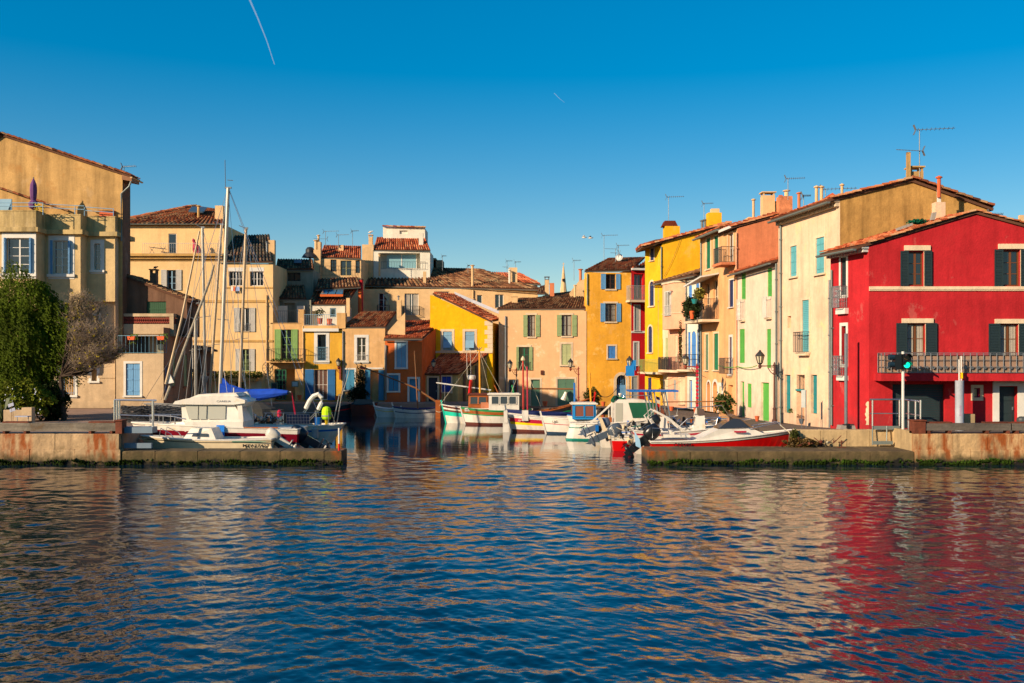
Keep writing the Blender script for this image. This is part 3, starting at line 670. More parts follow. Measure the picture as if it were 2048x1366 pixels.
# A: villa with stepped bays
vr = thing('villa', 'yellow stepped villa with blue window shutters and roof terrace, behind the green tree', 'house', (X(0, 70), 70, 1.6))
def bay(pxa, pxb, Y, ytop, ycor, ybot, ops, depth, first=False):
    F = Fc(pt2(pxa, Y), pt2(pxb, Y)); zt, zc, zb = Z(ytop, Y), Z(ycor, Y), Z(ybot, Y); mb = MB(); holes = []; jobs = []
    for op in ops:
        u0, u1, a, b = F.rect(*op[1:5]); rec = {'W': .2, 'S': .1, 'H': .5}[op[0]]; holes.append((u0, u1, a, b, rec)); jobs.append((op[0], u0, u1, a, b, rec, op[5]))
    sheet(mb, F, 0, F.L, zb, zc, holes)
    e = F.p(F.L, zb); mb.poly([F.p(F.L, zb), F.p(F.L, zb, -depth), F.p(F.L, zc, -depth), F.p(F.L, zc)]); mb.poly([F.p(0, zb), F.p(F.L, zb), F.p(F.L, zb, -depth), F.p(0, zb, -depth)])
    mb.build('wall', P['villa'], vr)
    mb = MB(); F.box(mb, 0, F.L+.25, zc, zc+.32, -depth-2, .28); F.box(mb, 0, F.L, zc+.323, zt, -depth, 0); F.box(mb, -.02, F.L+.03, zt, zt+.06, -depth, .03); mb.build('parapet', P['parapet'], vr)
    for j in jobs: fit(vr, F, *j)
    return F
bkw = dict(c=2, r=4, sur=WHITE, wd=.36, f=WHITE)
F1 = bay(-150, 72, 70, 422, 464, 700, [('W', 14, 476, 62, 547, dict(bkw)), ('W', -90, 476, -42, 547, dict(bkw))], 1.4)
F2 = bay(72, 161, 71.4, 430, 469, 700, [('W', 107, 481, 139, 548, dict(bkw))], 1.2)
F3 = bay(161, 230, 72.5, 434, 473, 603, [('W', 189, 487, 201, 540, dict(bkw, c=1, wd=.28))], 1.2)
for F, x, y0, y1 in ((F1, 12.5, 476, 547), (F1, 63.5, 476, 547), (F2, 105, 481, 548), (F2, 141, 481, 548)):
    u, zt = F.at(x, y0); _, zb = F.at(x, y1); mb = MB(); F.box(mb, u-.09, u-.045, zb, zt, .04, .2); F.box(mb, u-.04, u+.01, zb, zt, .04, .18)
    for k in range(4): F.box(mb, u-.1, u+.02, zb+(zt-zb)*(k+.4)/4, zb+(zt-zb)*(k+.4)/4+.06, .06, .21)
    mb.build('shutter', C['sky'], vr)
FL, lo = Fc(pt2(-150, 72.9), pt2(232, 72.9)), MB(); hl = [FL.rect(120, 738, 148, 790), FL.rect(183, 739, 194, 762), FL.rect(189, 632, 197, 651)]
zg = 1.55; sheet(lo, FL, 0, FL.L, zg, Z(603, 72.9)+.2, [(a, b, c, d, .3) for a, b, c, d in hl]); lo.poly([FL.p(FL.L, zg), FL.p(FL.L, zg, -1.5), FL.p(FL.L, 15.2, -1.5), FL.p(FL.L, 15.2)]); lo.build('wall', P['lowcream'], vr)
fit(vr, FL, 'W', *hl[0], .3, dict(c=2, r=3, sur=WHITE, wd=.25, bars=C['sky'])); fit(vr, FL, 'W', *hl[1], .3, dict(c=1, r=1, sur=WHITE, wd=.2, f=GREY)); fit(vr, FL, 'W', *hl[2], .3, dict(c=1, r=1, sur=WHITE, wd=.2, f=C['sky']))
mb = MB(); u0, z1 = FL.at(158, 747); u1, z0 = FL.at(181, 756); FL.box(mb, u0, u1, z0, z1, .002, .05); u0, _ = FL.at(197, 747); FL.box(mb, u0, FL.L, z0, z1, .002, .05); FL.box(mb, 0, FL.L, zg, Z(803, 72.9), .002, .08); mb.build('wall_band', P['lowcream'], vr)
# gable-end house behind the villa
YG = 73.1; F = Fc(pt2(-260, YG), pt2(245, YG)); tp = [F.at(p, q) for p, q in ((-260, 430), (6, 273), (245, 350))]
gr = thing('gable_house', 'tall ochre rendered gable end rising behind the yellow villa', 'house', (F.B.x, YG, 1.5)); mb = MB()
mb.poly([F.p(0, 1.5), F.p(F.L, 1.5)]+[F.p(a, b) for a, b in reversed(tp)]); dp = 1.5; zE = tp[-1][1]; e = F.p(F.L, 0)
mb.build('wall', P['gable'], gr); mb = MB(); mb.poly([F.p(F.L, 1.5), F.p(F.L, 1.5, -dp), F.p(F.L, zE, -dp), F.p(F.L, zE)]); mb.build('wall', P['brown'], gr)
a, b, c = [F.p(u, z, .12) for u, z in tp]; ov = (c-b).normalized()*.75
for p, q_, nc in ((b, c+ov, 18), (b, a, 18)):
    d3 = Vector((0, dp+.2, 0)); qd = [q_, q_+d3, p+d3, p] if q_.x > p.x else [q_+d3, q_, p, p+d3]; qd = [v+Vector((0, 0, .15)) for v in qd]
    rr, _, _ = slabroof(gr, qd, 8, 20, TILE); ridge(rr, p+Vector((0, -.05, .18)), q_+Vector((0, -.05, .18)), TILE, .14)
mb = MB(); e0 = c+ov+Vector((0, -.1, .05)); gutter(gr, e0, e0+Vector((0, dp+.7, 0)), P['beige'])
mb = MB(); mb.prism([c+Vector((0, 0, 0)), c+ov, c+ov-Vector((0, 0, .25)), c-Vector((0, 0, .35))], (0, dp, 0)); mb.build('eaves_board', mat('eave_wood', (150, 104, 70), .8, 'wood'), gr)
pm = MB(); pm.tube([e0+Vector((0, .2, -.1)), e0+Vector((-.2, .1, -.7)), F.p(F.L, zE-1.4, .1)-Vector((.05, 0, 0)), F.p(F.L-.05, 13.8, .1)], .07, 8); pm.build('drainpipe', ZINC, gr)
for px, y in ((116, 303), (128, 304)): chimney(gr, px, y, y+12, 7, YG+.4, P['gable'], 'plain')
antenna(248, 332, 350, YG+.3, 27, 'small dark aerial on the eave corner of the ochre gable house')
# low wing and terrace things on the villa
mb = MB(); Yw = 72.95; pa, pb, pc = W(-60, 360, Yw), W(0, 379, Yw), W(137, 425, Yw); mb.prism([pa, pb, pc, W(137, 440, Yw), W(-60, 440, Yw)], (0, .5, 0)); o = mb.build('terrace_wing', P['gable'], vr)
ridge(o, pa+Vector((0, -.1, .1)), pc+Vector((0, -.1, .1)), TILE, .13)
mb = MB(); Y = 71; mb.box(X(-30, Y), X(23, Y), Y, Y+.1, Z(421, Y), Z(398, Y)); mb.bar(W(16, 419, Y-.05), W(23, 402, Y-.05), .08, .06); mb.build('shutter', C['ltblue'], vr)
mb = MB(); Y = 70.15
for ya in (405, 412):
    mb.tube([W(-60, ya, 70.1), W(86, ya+1, 70.1), W(87, ya+3, 71.5), W(168, ya+7, 71.5), W(169, ya+9, 72.6), W(228, ya+13, 72.6)], .028, 6)
for px, y0, y1, Y in ((23, 405, 424, 70.1), (86, 406, 430, 70.1), (169, 413, 432, 71.6), (227, 418, 434, 72.6), (150, 413, 431, 71.5)): mb.tube([W(px, y0, Y), W(px, y1, Y)], .03, 6)
mb.build('railing', C['ltblue'], vr)
um = thing('parasol', 'closed purple parasol on the villa roof terrace', 'parasol', W(67, 420, 71)); mb = MB(); b = W(67, 420, 71)
mb.lathe(b, [(.05, 0), (.30, .15), (.34, .5), (.17, .68), (.22, .9), (.25, 1.4), (.22, 1.8), (.1, 2.1), (.03, 2.25)], 9); mb.build('canopy', mat('purple_fabric', (104, 62, 110), .9), um); mb = MB(); mb.tube([b, b+Vector((0, 0, 2.35))], .03, 6); mb.build('pole', GREY, um)
mb = MB(); p = W(214, 431, 72.9); mb.box(p.x-.55, p.x+.5, 72.9, 73.2, p.z-.1, p.z+.3); mb.box(p.x-.6, p.x+.55, 72.85, 73.25, p.z+.3, p.z+.36); single(mb, 'planter', TERRA, 'terracotta planter box on the right end of the villa terrace', 'planter')
mb = MB(); p = W(77, 422, 70.6)
for i in range(60): a = Vector((R.uniform(-.4, .4), R.uniform(-.2, .2), R.uniform(-.1, .45))); mb.tint = R.random(); mb.poly([p+a, p+a+Vector((.12, 0, .03)), p+a+Vector((.06, .03, .12))])
single(mb, 'potted_plant', mat('yellow_leaf', (214, 180, 40), kind='leaf', k=.7), 'yellow flowering plant beside the closed purple parasol', 'plant', tint=True)
# right flank of villa: narrow return wall with blue shutters, pipes
F = Fc((F3.B.x, 72.5), (F3.B.x+.02, 74.3)); mb = MB(); mb.poly([(X(230, 72.5)+.01, 72.5, zg), (X(230, 72.5)+.05, 74.4, zg), (X(230, 72.5)+.05, 74.4, 14.6), (X(230, 72.5)+.01, 72.5, 14.6)]); mb.build('wall', P['lowcream'], vr)
mb = MB()
for y0, y1 in ((500, 563), (628, 670)): p0, p1 = W(236, y0, 73.4), W(236, y1, 73.4); mb.box(p0.x, p0.x+.12, 73.1, 73.9, p1.z, p0.z)
mb.build('shutter', C['sky'], vr)
mb = MB(); mb.tube([W(241, 480, 73.9), W(241, 705, 73.9)], .06, 8); mb.tube([W(244, 440, 74.2), W(245, 620, 74.2)], .06, 8); mb.build('drainpipe', ZINC, vr)
mb = MB(); p = W(238, 474, 72.3); ro = thing('x', '', '', p); bpy.data.objects.remove(ro)
# B/C: brown terraces house
br = thing('terrace_house', 'shaded brown house with green garage shutter, two balconies and flower boxes, right of the villa', 'house', (X(327, 72), 72, 1.3))
F = Fc(pt2(232, 72), pt2(327, 72)); zt = Z(707, 72); h = F.rect(252, 727, 280, 791); mb = MB(); sheet(mb, F, 0, F.L, 1.3, zt, [h+(.12,)]); mb.poly([F.p(0, zt), F.p(F.L, zt), F.p(F.L, zt, -6.5), F.p(0, zt, -6.5)]); mb.build('wall', P['lowcream'], br)
fit(br, F, 'S', *h, .12, dict(m=C['sky'], sur=WHITE, wd=.17, st='plank', n=2))
S2 = Fc((F.B.x, 72), (F.B.x, 78.5)); zc = Z(640, 72.6); h2 = [S2.rect(330, 730, 334, 790)+(.1,), S2.rect(345, 706, 350, 772)+(.1,), S2.rect(367, 709, 374, 772)+(.1,)]; mb = MB(); sheet(mb, S2, 0, 6.5, 1.3, Z(660, 78), h2); mb.build('wall', P['pinkbr'], br)
for h_, mm in zip(h2, (C['cobalt'], C['sage'], C['sage'])): fit(br, S2, 'S', *h_, dict(m=mm, sur=P['pinkbr'], wd=.14, st='plank', n=1))
pipe(S2, 383, 668, 815, br)
railing(F, .1, F.L+.05, zt+.02, zt+1.3, -.5, -.12, C['bsil'], br, sp=.27, r=.018, sides=True)
mb = MB(); F.box(mb, 0, F.L-.3, zt+.01, zt+2, -2.6, -2.4); mb.build('back_wall', P['teald'], br)
mb = MB(); F.box(mb, .6, 1.5, zt+.01, zt+1.7, -2.38, -2.3); F.box(mb, 2.2, 3.2, zt+.3, zt+1.5, -2.38, -2.3); mb.build('door', C['slate'], br)
YC = 74.; F = Fc(pt2(245, YC), pt2(374, YC)); z0 = Z(672, YC); tp = [F.at(245, 553), F.at(374, 603)]; h = F.rect(293, 591, 332, 645)
mb = MB(); zz = tp[1][1]; sheet(mb, F, 0, F.L, z0, zz, [h+(.15,)]); mb.poly([F.p(0, zz), F.p(F.L, zz), F.p(*tp[0])]); mb.poly([F.p(0, z0), F.p(F.L, z0), F.p(F.L, z0, -3), F.p(0, z0, -3)]); mb.build('wall', P['brown'], br)
fit(br, F, 'S', *h, .15, dict(m=C['garg'], st='plank', n=1))
S3 = Fc((F.B.x, YC), (F.B.x, 77)); mb = MB(); h3 = S3.rect(378, 594, 385, 668); sheet(mb, S3, 0, 3, z0, zz, [h3+(.15,)]); mb.build('wall', P['brown'], br)
q = [F.p(F.L+.35, zz-.1, .15), F.p(F.L+.35, zz-.1, -3.2), F.p(0, tp[0][1]+.03, -3.2), F.p(0, tp[0][1]+.03, .15)]; q = [v+Vector((0, 0, .12)) for v in q]; rr, _, _ = slabroof(br, q, 9, 14, TILED)
chimney(br, 306, 538, 566, 13, YC+1, P['brown'], 'slab')
mb = MB(); Yb = 73.3; xa, xb = X(243, Yb), X(347, Yb); z1, z2, z3 = Z(627, Yb), Z(648, Yb), Z(668, Yb); mb.box(xa, xb, Yb, Yb+.16, z1-.22, z1); mb.box(xa, xb, Yb+.02, Yb+.14, z3, z2); mb.box(xb-.3, xb, Yb+.01, Yb+.15, z2, z1-.2)
mb.box(xb-.16, xb, Yb+.16, 77, z1-.22, z1); mb.box(xb-.14, xb-.02, Yb+.14, 77, z3, z2); mb.box(xa, xb, Yb+.1, 77, z3-.15, z3); mb.box(xb, F.B.x, YC, 77, z3-.15, z3); mb.build('balcony', P['lowcream'], br)
mb = MB(); n = 22
for i in range(n):
    x = xa+(xb-.3-xa)*i/n; w_ = (xb-xa)/n; mb.bar((x, Yb+.08, z2), (x+w_, Yb+.08, z1-.22), .05, .05); mb.bar((x+w_, Yb+.08, z2), (x, Yb+.08, z1-.22), .05, .05)
for i in range(12):
    y = Yb+.2+3.3*i/12; mb.bar((xb-.08, y, z2), (xb-.08, y+.3, z1-.22), .05, .05); mb.bar((xb-.08, y+.3, z2), (xb-.08, y, z1-.22), .05, .05)
mb.build('lattice', mat('claustra_clay', (140, 60, 44), .85, 'stone'), br)
for px, lab in ((264, 'left terracotta flower box hanging on the blue terrace railing'), (323, 'right terracotta flower box hanging on the blue terrace railing')):
    p = W(px, 680, 71.9); r = thing('flower_box', lab, 'flower box', p); mb = MB(); mb.prism([(p.x-.22, p.y, p.z), (p.x+.22, p.y, p.z), (p.x+.27, p.y, p.z+.26), (p.x-.27, p.y, p.z+.26)], (0, -.22, 0)); mb.build('box', mat('orange_pot', (224, 96, 44), .7), r)
    g = MB()
    for i in range(70): a = Vector((R.uniform(-.2, .45), R.uniform(-.25, .05), R.uniform(.0, .4)-.35*(R.random() < .2))); g.tint = R.random(); g.poly([p+a, p+a+Vector((.09, 0, .02)), p+a+Vector((.04, .03, .09))])
    g.build('foliage', mat('pot_leaf', (96, 120, 40), kind='leaf', k=.6, var=.3), r, tint=True)
mb = MB(); Y = 80; mb.box(X(386, Y), X(402, Y), Y, Y+3, 1.1, Z(692, Y)); mb.prism([W(384, 690, Y-.2), W(411, 699, Y-.2), W(411, 703, Y-.2), W(384, 696, Y-.2)], (0, 3.3, 0)); mb.prism([W(384, 738, Y-.2), W(409, 744, Y-.2), W(409, 748, Y-.2), W(384, 744, Y-.2)], (0, 3.3, 0)); single(mb, 'annex', P['brown'], 'narrow dark annex squeezed behind the brown terrace house', 'building')
# unseen house on the left bank, added to shade the far fronts
house('shading_house', 'unseen ochre house added left of the tall gable end to cast shade on the far houses', (-76, 72), (-48.5, 72), 3.5, 1.5, 17.8, P['villa'], [])
# D: big pale yellow building
YD = 98; F = Fc(pt2(258, YD), pt2(448, YD)); 
gw = dict(f=C['ltblue'], sh=C['grey'], r=3, st='louver'); zc = Z(512, YD)
dr, F = house('apartment_building', 'large pale yellow building with grey shutters and long roof balcony', pt2(258, YD), pt2(446, YD), 14, 1.0, zc, P['big'], [W_(334, 540, 352, 580, **dict(gw, sw=.55)), W_(392, 697, 402, 742, **dict(gw, f=C['sage'], sw=.5, rail=IRON))], right=True)
Y2 = 99.8; F2 = Fc(pt2(258, Y2), pt2(448, Y2)); h = F2.rect(337, 467, 353, 514); mb = MB(); zt = Z(449, Y2); sheet(mb, F2, 0, F2.L, zc, zt, [h+(.15,)]); a, b = F2.p(F2.L, 0), F2.p(F2.L, 0, -10); mb.poly([(a.x, a.y, zc), (b.x, b.y, zc), (b.x, b.y, zt), (a.x, a.y, zt)]); mb.build('wall', P['big'], dr)
window(F2, h[0], h[1], h[2], h[3], -.05, C['grey'], dr, 1, 1)
mb = MB(); F.box(mb, 0, F.L+.1, zc-.05, zc+.2, -1.9, .55); F.box(mb, 0, F.L, zc-.3, zc-.055, .002, .3); F.box(mb, 0, F.L, zc-.45, zc-.305, .002, .12)
for y in (681,): 
    pass
mb.build('cornice', P['band'], dr)
railing(F, 1.5, F.L, zc+.2, zc+1.2, .45, .45, C['grey'], dr, sp=.2, r=.014, sides=False)
for k, px in enumerate((292, 300, 321, 330)): pass
rq = [F2.p(-1, zt, .35), F2.p(F2.L+.2, zt, .35), F2.p(F2.L-1.5, Z(413, Y2+4), -4.2), F2.p(F2.L-3, Z(414, Y2+4), -4.2)]
rq[2] = W(437, 419, Y2+6); rq[3] = W(395, 413, Y2+6); slabroof(dr, rq, 24, 12, TILE); gutter(dr, rq[0]+Vector((0, -.1, 0)), rq[1]+Vector((0, -.1, 0)))
rq2 = [F2.p(-14, zt, -10), F2.p(-1, zt, .35), W(395, 413, Y2+6), W(395, 413, Y2+6.2)]; slabroof(dr, rq2, 10, 12, TILE)
chimney(dr, 438, 411, 446, 16, Y2+1.5, P['beige'], 'plain'); chimney(dr, 397, 413, 440, 5, Y2+2, P['gable'], 'pipe')
mb = MB(); a, b = W(377, 424, Y2+2.4), W(408, 426, Y2+2.4); c, e = W(414, 417, Y2+4), W(384, 416, Y2+4); mb.hex8([a, b, c, e, a+Vector((0, 0, .15)), b+Vector((0, 0, .15)), c+Vector((0, 0, .15)), e+Vector((0, 0, .15))]); mb.build('solar_panel', mat('solar_glass', (60, 78, 92), .15, 'glass'), dr)
# D right wing
kw = dict(f=WHITE, c=4, r=2); YD2 = 98
dr2, FW = house('apartment_wing', 'pale yellow wing with dark tile roof and two white barred upper windows', pt2(446.3, YD2), pt2(546, YD2), 9, 1.0, Z(528, YD2), P['big'], [W_(458, 543, 485, 572, **kw), W_(500, 543, 527, 572, **kw), W_(480, 616, 499, 663, f=WHITE, c=2, r=1, sh=C['grey'], sw=.56, rail=GREY, orn=True, rh=.75), W_(482, 698, 499, 742, f=C['sage'], c=2, r=4, sh=C['grey'], sw=.52, rail=C['sage'], rh=.9), W_(470, 764, 492, 784, f=C['sage'], c=4, r=2), S_(501, 762, 523, 784, m=C['ivory'], n=2, st='plank')], left=False)
mb = MB()
for a, b in ((458, 485), (500, 527)): u0, z1 = FW.at(a, 535); u1, z0 = FW.at(b, 542.7); FW.box(mb, u0-.05, u1+.05, z0, z1, -.1, .02)
mb.build('roller_blind_box', WHITE, dr2); mb = MB()
for Fx, y0, y1 in ((FW, 600, 605), (FW, 680, 684)): 
    z1, z0 = Z(y0, YD), Z(y1, YD); Fx.box(mb, 0, Fx.L, z0, z1, .002, .07)
FW.box(mb, 0, FW.L, Z(577, YD), Z(574, YD), .002, .05); mb.build('wall_band', P['band'], dr2)
mb = MB(); z1, z0 = Z(600, YD), Z(605, YD); F.box(mb, F.L*.7, F.L, z0, z1, .002, .07); z1, z0 = Z(680, YD), Z(684, YD); F.box(mb, F.L*.65, F.L, z0, z1, .002, .07); mb.build('wall_band', P['band'], dr)
_, oo = pxroof(dr2, FW, Z(526, YD2)+.05, .55, [(441, 525), (546, 525), (539, 471), (458, 474)], 15, 9, mat('slate_tile', kind='tile', rough=.95, spec=.1, var=.2, bump=.4, dirt=[(46, 50, 48), (70, 72, 66), (98, 88, 72), (150, 110, 80)]))
chimney(dr2, 543, 480, 528, 12, 100, P['beige'], 'plain'); chimney(dr2, 534, 486, 512, 4, 100, GREY, 'pipe'); pipe(FW, 533, 590, 795, dr2, m=P['beige'], r=.07)
mb = MB(); FW.box(mb, -6, FW.L-1.5, Z(762, YD), Z(756, YD), .002, .6); mb.build('pergola_ledge', P['band'], dr2)
def bush(name, label, cx, cy, cz, rx, ry, rz, n, col, s=.12, cat='plant', var=.3, m=None, flower=None, shape='ball', group=None, sd=1):
    rr = random.Random(sd+int(cx*13)); mb = MB()
    for i in range(n):
        if shape == 'box': a = Vector((rr.uniform(-rx, rx), rr.uniform(-ry, ry), rr.uniform(-rz, rz)))
        else:
            while 1:
                a = Vector((rr.uniform(-1, 1), rr.uniform(-1, 1), rr.uniform(-1, 1)))
                if .25 < a.length < 1: break
            a = Vector((a.x*rx, a.y*ry, a.z*rz))*(1+.18*math.sin(a.x*9+a.z*7))
        c = Vector((cx, cy, cz))+a; u = Vector((rr.uniform(-1, 1), rr.uniform(-1, 1), rr.uniform(-.6, 1))).normalized()*s; v = u.cross(Vector((rr.uniform(-1, 1), rr.uniform(-1, 1), rr.uniform(-1, 1)))).normalized()*s*.45
        mb.tint = rr.random(); mb.poly([c-u, c+v, c+u, c-v])
    return single(mb, name, m or mat('leaf_%d_%d_%d' % col, col, kind='leaf', k=.6, var=var, bump=0), label, cat, group=group, tint=True)
bush('creeper', 'leafy creeper growing along the ledge above the ground floor of the pale yellow building', X(455, 97.6), 97.5, Z(749, 97.6), 3.4, .35, .33, 1500, (110, 116, 44), .11, 'creeper', shape='box')
# E: salmon restaurant
er, FE = house('restaurant', 'salmon rendered house with green shutters, balcony and dark open doorway', pt2(545.5, 98), pt2(608, 98), 8, 1.0, Z(647, 98), P['salmon'], [W_(562, 659, 583, 720, f=C['lgreen'], c=2, r=4, sh=C['lgreen'], sw=(.6, .6)), ('H', 549, 738, 590, 802, dict(rec=1.4))], left=False)
u0, z1 = FE.at(550, 739); u1, z0 = FE.at(572, 800); window(FE, u0, u1, z0, z1, -.1, C['emer'], er, 3, 6, name='glazed_door')
u0, z1 = FE.at(536, 698); u1, z0 = FE.at(612, 722); u0 = max(u0, -.4); railing(FE, u0, u1, z0, z1, 0, .95, IRON, er, sp=.16, r=.014, ornate=False); mb = MB(); FE.box(mb, u0, u1, z0-.15, z0, .002, 1.0); mb.build('balcony_slab', P['salmon'], er)
bush('window_box_plants', 'row of plants and little pots along the salmon house balcony', X(572, 97), 97, Z(720, 97), 1.6, .12, .14, 350, (60, 84, 40), .09, 'plants', shape='box')
pipe(FE, 606, 652, 798, er, m=P['beige'])
def board(px0, px1, y0, y1, Y, fm, m, lab, nm='sign_board'):
    r = thing(nm, lab, 'sign', W((px0+px1)/2, y1, Y)); mb = MB(); mb.hexa(W(px0, y1, Y), W(px1, y1, Y)-W(px0, y1, Y), (0, .05, 0), (0, 0, Z(y0, Y)-Z(y1, Y))); mb.build('frame', fm, r)
    mb = MB(); e = .08; a = W(px0, y1, Y); b = W(px1, y0, Y); mb.box(a.x+e, b.x-e, Y-.02, Y+.01, a.z+e, b.z-e); mb.build('panel', m, r); return r
board(542, 555, 765, 785, 97.2, C['mgreen'], C['slate'], 'green framed chalkboard beside the dark restaurant doorway'); board(583, 597, 762, 774, 97.4, C['mgreen'], mat('menu_paper', (170, 180, 180), .7), 'small green framed menu board right of the dark doorway')
r = thing('wall_wheel', 'iron cartwheel ornament hung on the corner of the salmon house', 'ornament', W(535, 748, 97.5)); mb = MB(); c = W(535, 736, 97.5)
mb.tube([c+Vector((.5*math.cos(i*math.pi/8), 0, .6*math.sin(i*math.pi/8))) for i in range(17)], .03, 5)
for i in range(4): d = Vector((.5*math.cos(i*math.pi/4), 0, .6*math.sin(i*math.pi/4))); mb.tube([c-d, c+d], .02, 4)
mb.build('rim', IRON, r)
# upper terraces behind the salmon house
ur, FU = house('terraced_house', 'shaded grey terraced house with dark tile roofs above the salmon house', pt2(546, 100.5), pt2(622, 100.5), 3, 6, Z(600, 100.5), P['teald'], [('H', 568, 606, 590, 645, dict(rec=.4)), ('H', 551, 600, 566, 613, dict(rec=.3))])
pxroof(ur, FU, Z(600, 100.5), .45, [(546, 599), (613, 599), (608, 570), (553, 568)], 12, 6, TILED)
mb = MB(); FU.box(mb, 0, FU.L*.4, Z(646, 100.5), Z(612, 100.5), .3, .4); FU.box(mb, FU.L*.65, FU.L*.85, Z(646, 100.5), Z(612, 100.5), .3, .4); mb.build('terrace_screen', P['white'], ur, kind='stuff')
FB = Fc(pt2(544, 98.2), pt2(600, 98.2)); railing(FB, 0, FB.L, Z(646, 98.2)+.03, Z(622, 98.2), .1, .1, IRON, er, sp=.2, sides=False); mb = MB(); mb.box(X(542, 98.2), X(602, 98.2), 98.0, 100.4, Z(648, 98.2), Z(646, 98.2)); mb.box(X(597, 98.2), X(608, 98.2), 98.1, 98.7, Z(652, 98.2), Z(619, 98.2)); mb.box(X(537, 98.2), X(546, 98.2), 98.1, 98.7, Z(652, 98.2), Z(619, 98.2)); mb.build('terrace_parapet', P['salmon'], er)
ur2, FU2 = house('upper_house', 'upper grey house with a dark window under a brown tile roof', pt2(549, 104), pt2(626, 104), 4, 8, Z(540, 104), P['teald'], [W_(575, 545, 601, 562, f=DARK, c=2, r=1)])
pxroof(ur2, FU2, Z(540, 104), .5, [(551, 540), (628, 540), (626, 521), (555, 520)], 14, 4, TILED)
mb = MB(); mb.box(X(588, 105), X(602, 105), 105, 105.4, Z(526, 105), Z(519, 105)); mb.build('skylight', mat('skylight_blue', (60, 110, 140), .3), ur2)
mb = MB(); c = W(620, 508, 112); mb.lathe(c, [(.95, -.4), (.75, -.1), (.5, .15), (.5, .5), (.3, .75), (.02, .8)], 12); mb.tube([c-Vector((0, 0, 2.5)), c], .12, 6); single(mb, 'roof_ventilator', IRON, 'dark dome shaped ventilator between the left roofs', 'ventilator')
# F: yellow with cobalt shutters
fr, FF = house('small_house', 'narrow yellow house with cobalt door shutters and white ornate balcony', pt2(608.3, 98), pt2(684, 98), 7, 1.0, Z(660, 98), P['ylw'], [W_(635, 669, 652, 721, f=C['cobalt'], c=1, r=1, sur=WHITE, wd=.33, rail=C['bsil'], orn=True, rh=1.3, rec=.25), W_(628, 739, 655, 800, f=WHITE, c=3, r=2, sh=C['cobalt'], sw=(.85, .75), st='plank', gm=mat('brown_door_panel', (88, 60, 48), .5, 'glass'))], left=False)
mb = MB(); FF.box(mb, -.1, FF.L-.3, Z(663, 98), Z(657, 98), .002, .25); mb.build('cornice', WHITE, fr)
mb = MB(); u0, _ = FF.at(605, 700); FF.box(mb, -.05, FF.L-.35, Z(657, 98)+.003, Z(651, 98), -2.6, .1); FF.box(mb, FF.L-.5, FF.L+.35, Z(657, 98), Z(626, 98), -.9, .08); mb.build('terrace_parapet', P['salmon'], fr)
railing(FF, 0, FF.L-.5, Z(651, 98), Z(629, 98), .0, .0, C['ltblue'], fr, sp=.2, r=.016, sides=False)
FB = Fc(pt2(612, 100.6), pt2(690, 100.6)); mb = MB(); sheet(mb, FB, 0, FB.L, Z(660, 100.6), Z(611, 100.6), [FB.rect(660, 616, 672, 634)+(.1,), FB.rect(624, 622, 636, 655)+(.6,)]); mb.poly([FB.p(FB.L, 7.8), FB.p(FB.L, 7.8, -4), FB.p(FB.L, 10.6, -4), FB.p(FB.L, 10.6)]); mb.build('wall', P['white'], fr); fit(fr, FB, 'W', *FB.rect(661, 617, 671, 633), .1, dict(c=1, r=1, f=C['ltblue']))
_, oo = pxroof(fr, FB, Z(611, 100.6), .42, [(617, 610), (693, 610), (727, 560), (633, 572)], 14, 10, TILE)
mb = MB(); a, b, c, e = W(640, 602, 101.2), W(686, 602, 101.2), W(688, 592, 103.3), W(647, 592, 103.3); up = Vector((0, 0, .45)); mb.hex8([a+up, b+up, c+up, e+up, a+up*1.5, b+up*1.5, c+up*1.5, e+up*1.5]); sk = mb.build('skylight', P['orange'], fr)
for i in range(3):
    g = MB(); s0, s1 = i/3+.02, (i+1)/3-.02; A_ = lambda s, p, q: p+(q-p)*s+up*1.55; g.hex8([A_(s0, a, b), A_(s1, a, b), A_(s1, e, c), A_(s0, e, c)]+[A_(s0, a, b)+Vector((0, 0, .04)), A_(s1, a, b)+Vector((0, 0, .04)), A_(s1, e, c)+Vector((0, 0, .04)), A_(s0, e, c)+Vector((0, 0, .04))]); g.build('pane', mat('skylight_glass', (70, 100, 118), .08, 'glass'), sk)
_, o2 = pxroof(fr, Fc(pt2(630, 103.5), pt2(725, 103.5)), Z(575, 103.5), .5, [(632, 580), (722, 575), (715, 556), (636, 560)], 14, 5, TILED)
chimney(fr, 696, 596, 625, 7, 100.4, P['beige'], 'plain')
# G: tan house
gh, FG = house('small_house', 'tan house with teal shutters and white framed tall window, ivy on its wall', pt2(684.4, 98), pt2(770, 98), 7, 1.0, Z(657, 98), P['tan'], [W_(714, 675, 732, 722, f=WHITE, c=2, r=3, sur=WHITE, wd=.27, rail=WHITE, rh=.6), S_(690, 739, 709, 780, m=C['teal'], sur=WHITE, wd=.15), ('H', 741, 740, 757, 800, dict(rec=.6, sh=C['teal'], sw=.52, st='plank'))], left=False)
_, oo = pxroof(gh, FG, Z(657, 98), .5, [(684, 655), (771, 655), (793, 625), (724, 625)], 17, 9, TILE); pipe(FG, 770, 690, 800, gh); pipe(FG, 686, 662, 798, gh, m=GREY)
mb = MB(); mb.box(X(733, 98), X(766, 98), 97.94, 98, Z(738, 98), Z(735, 98)); mb.build('lintel', WHITE, gh)
chimney(gh, 798, 600, 655, 9, 100.5, P['beige'], 'plain'); chimney(gh, 797, 594, 602, 3, 100.8, GREY, 'pipe')
mb = MB(); mb.prism([W(771, 668, 98.2), W(796, 640, 98.2), W(810, 625, 98.2), W(810, 670, 98.2)], (0, .4, 0)); mb.build('party_wall', P['beige'], gh)
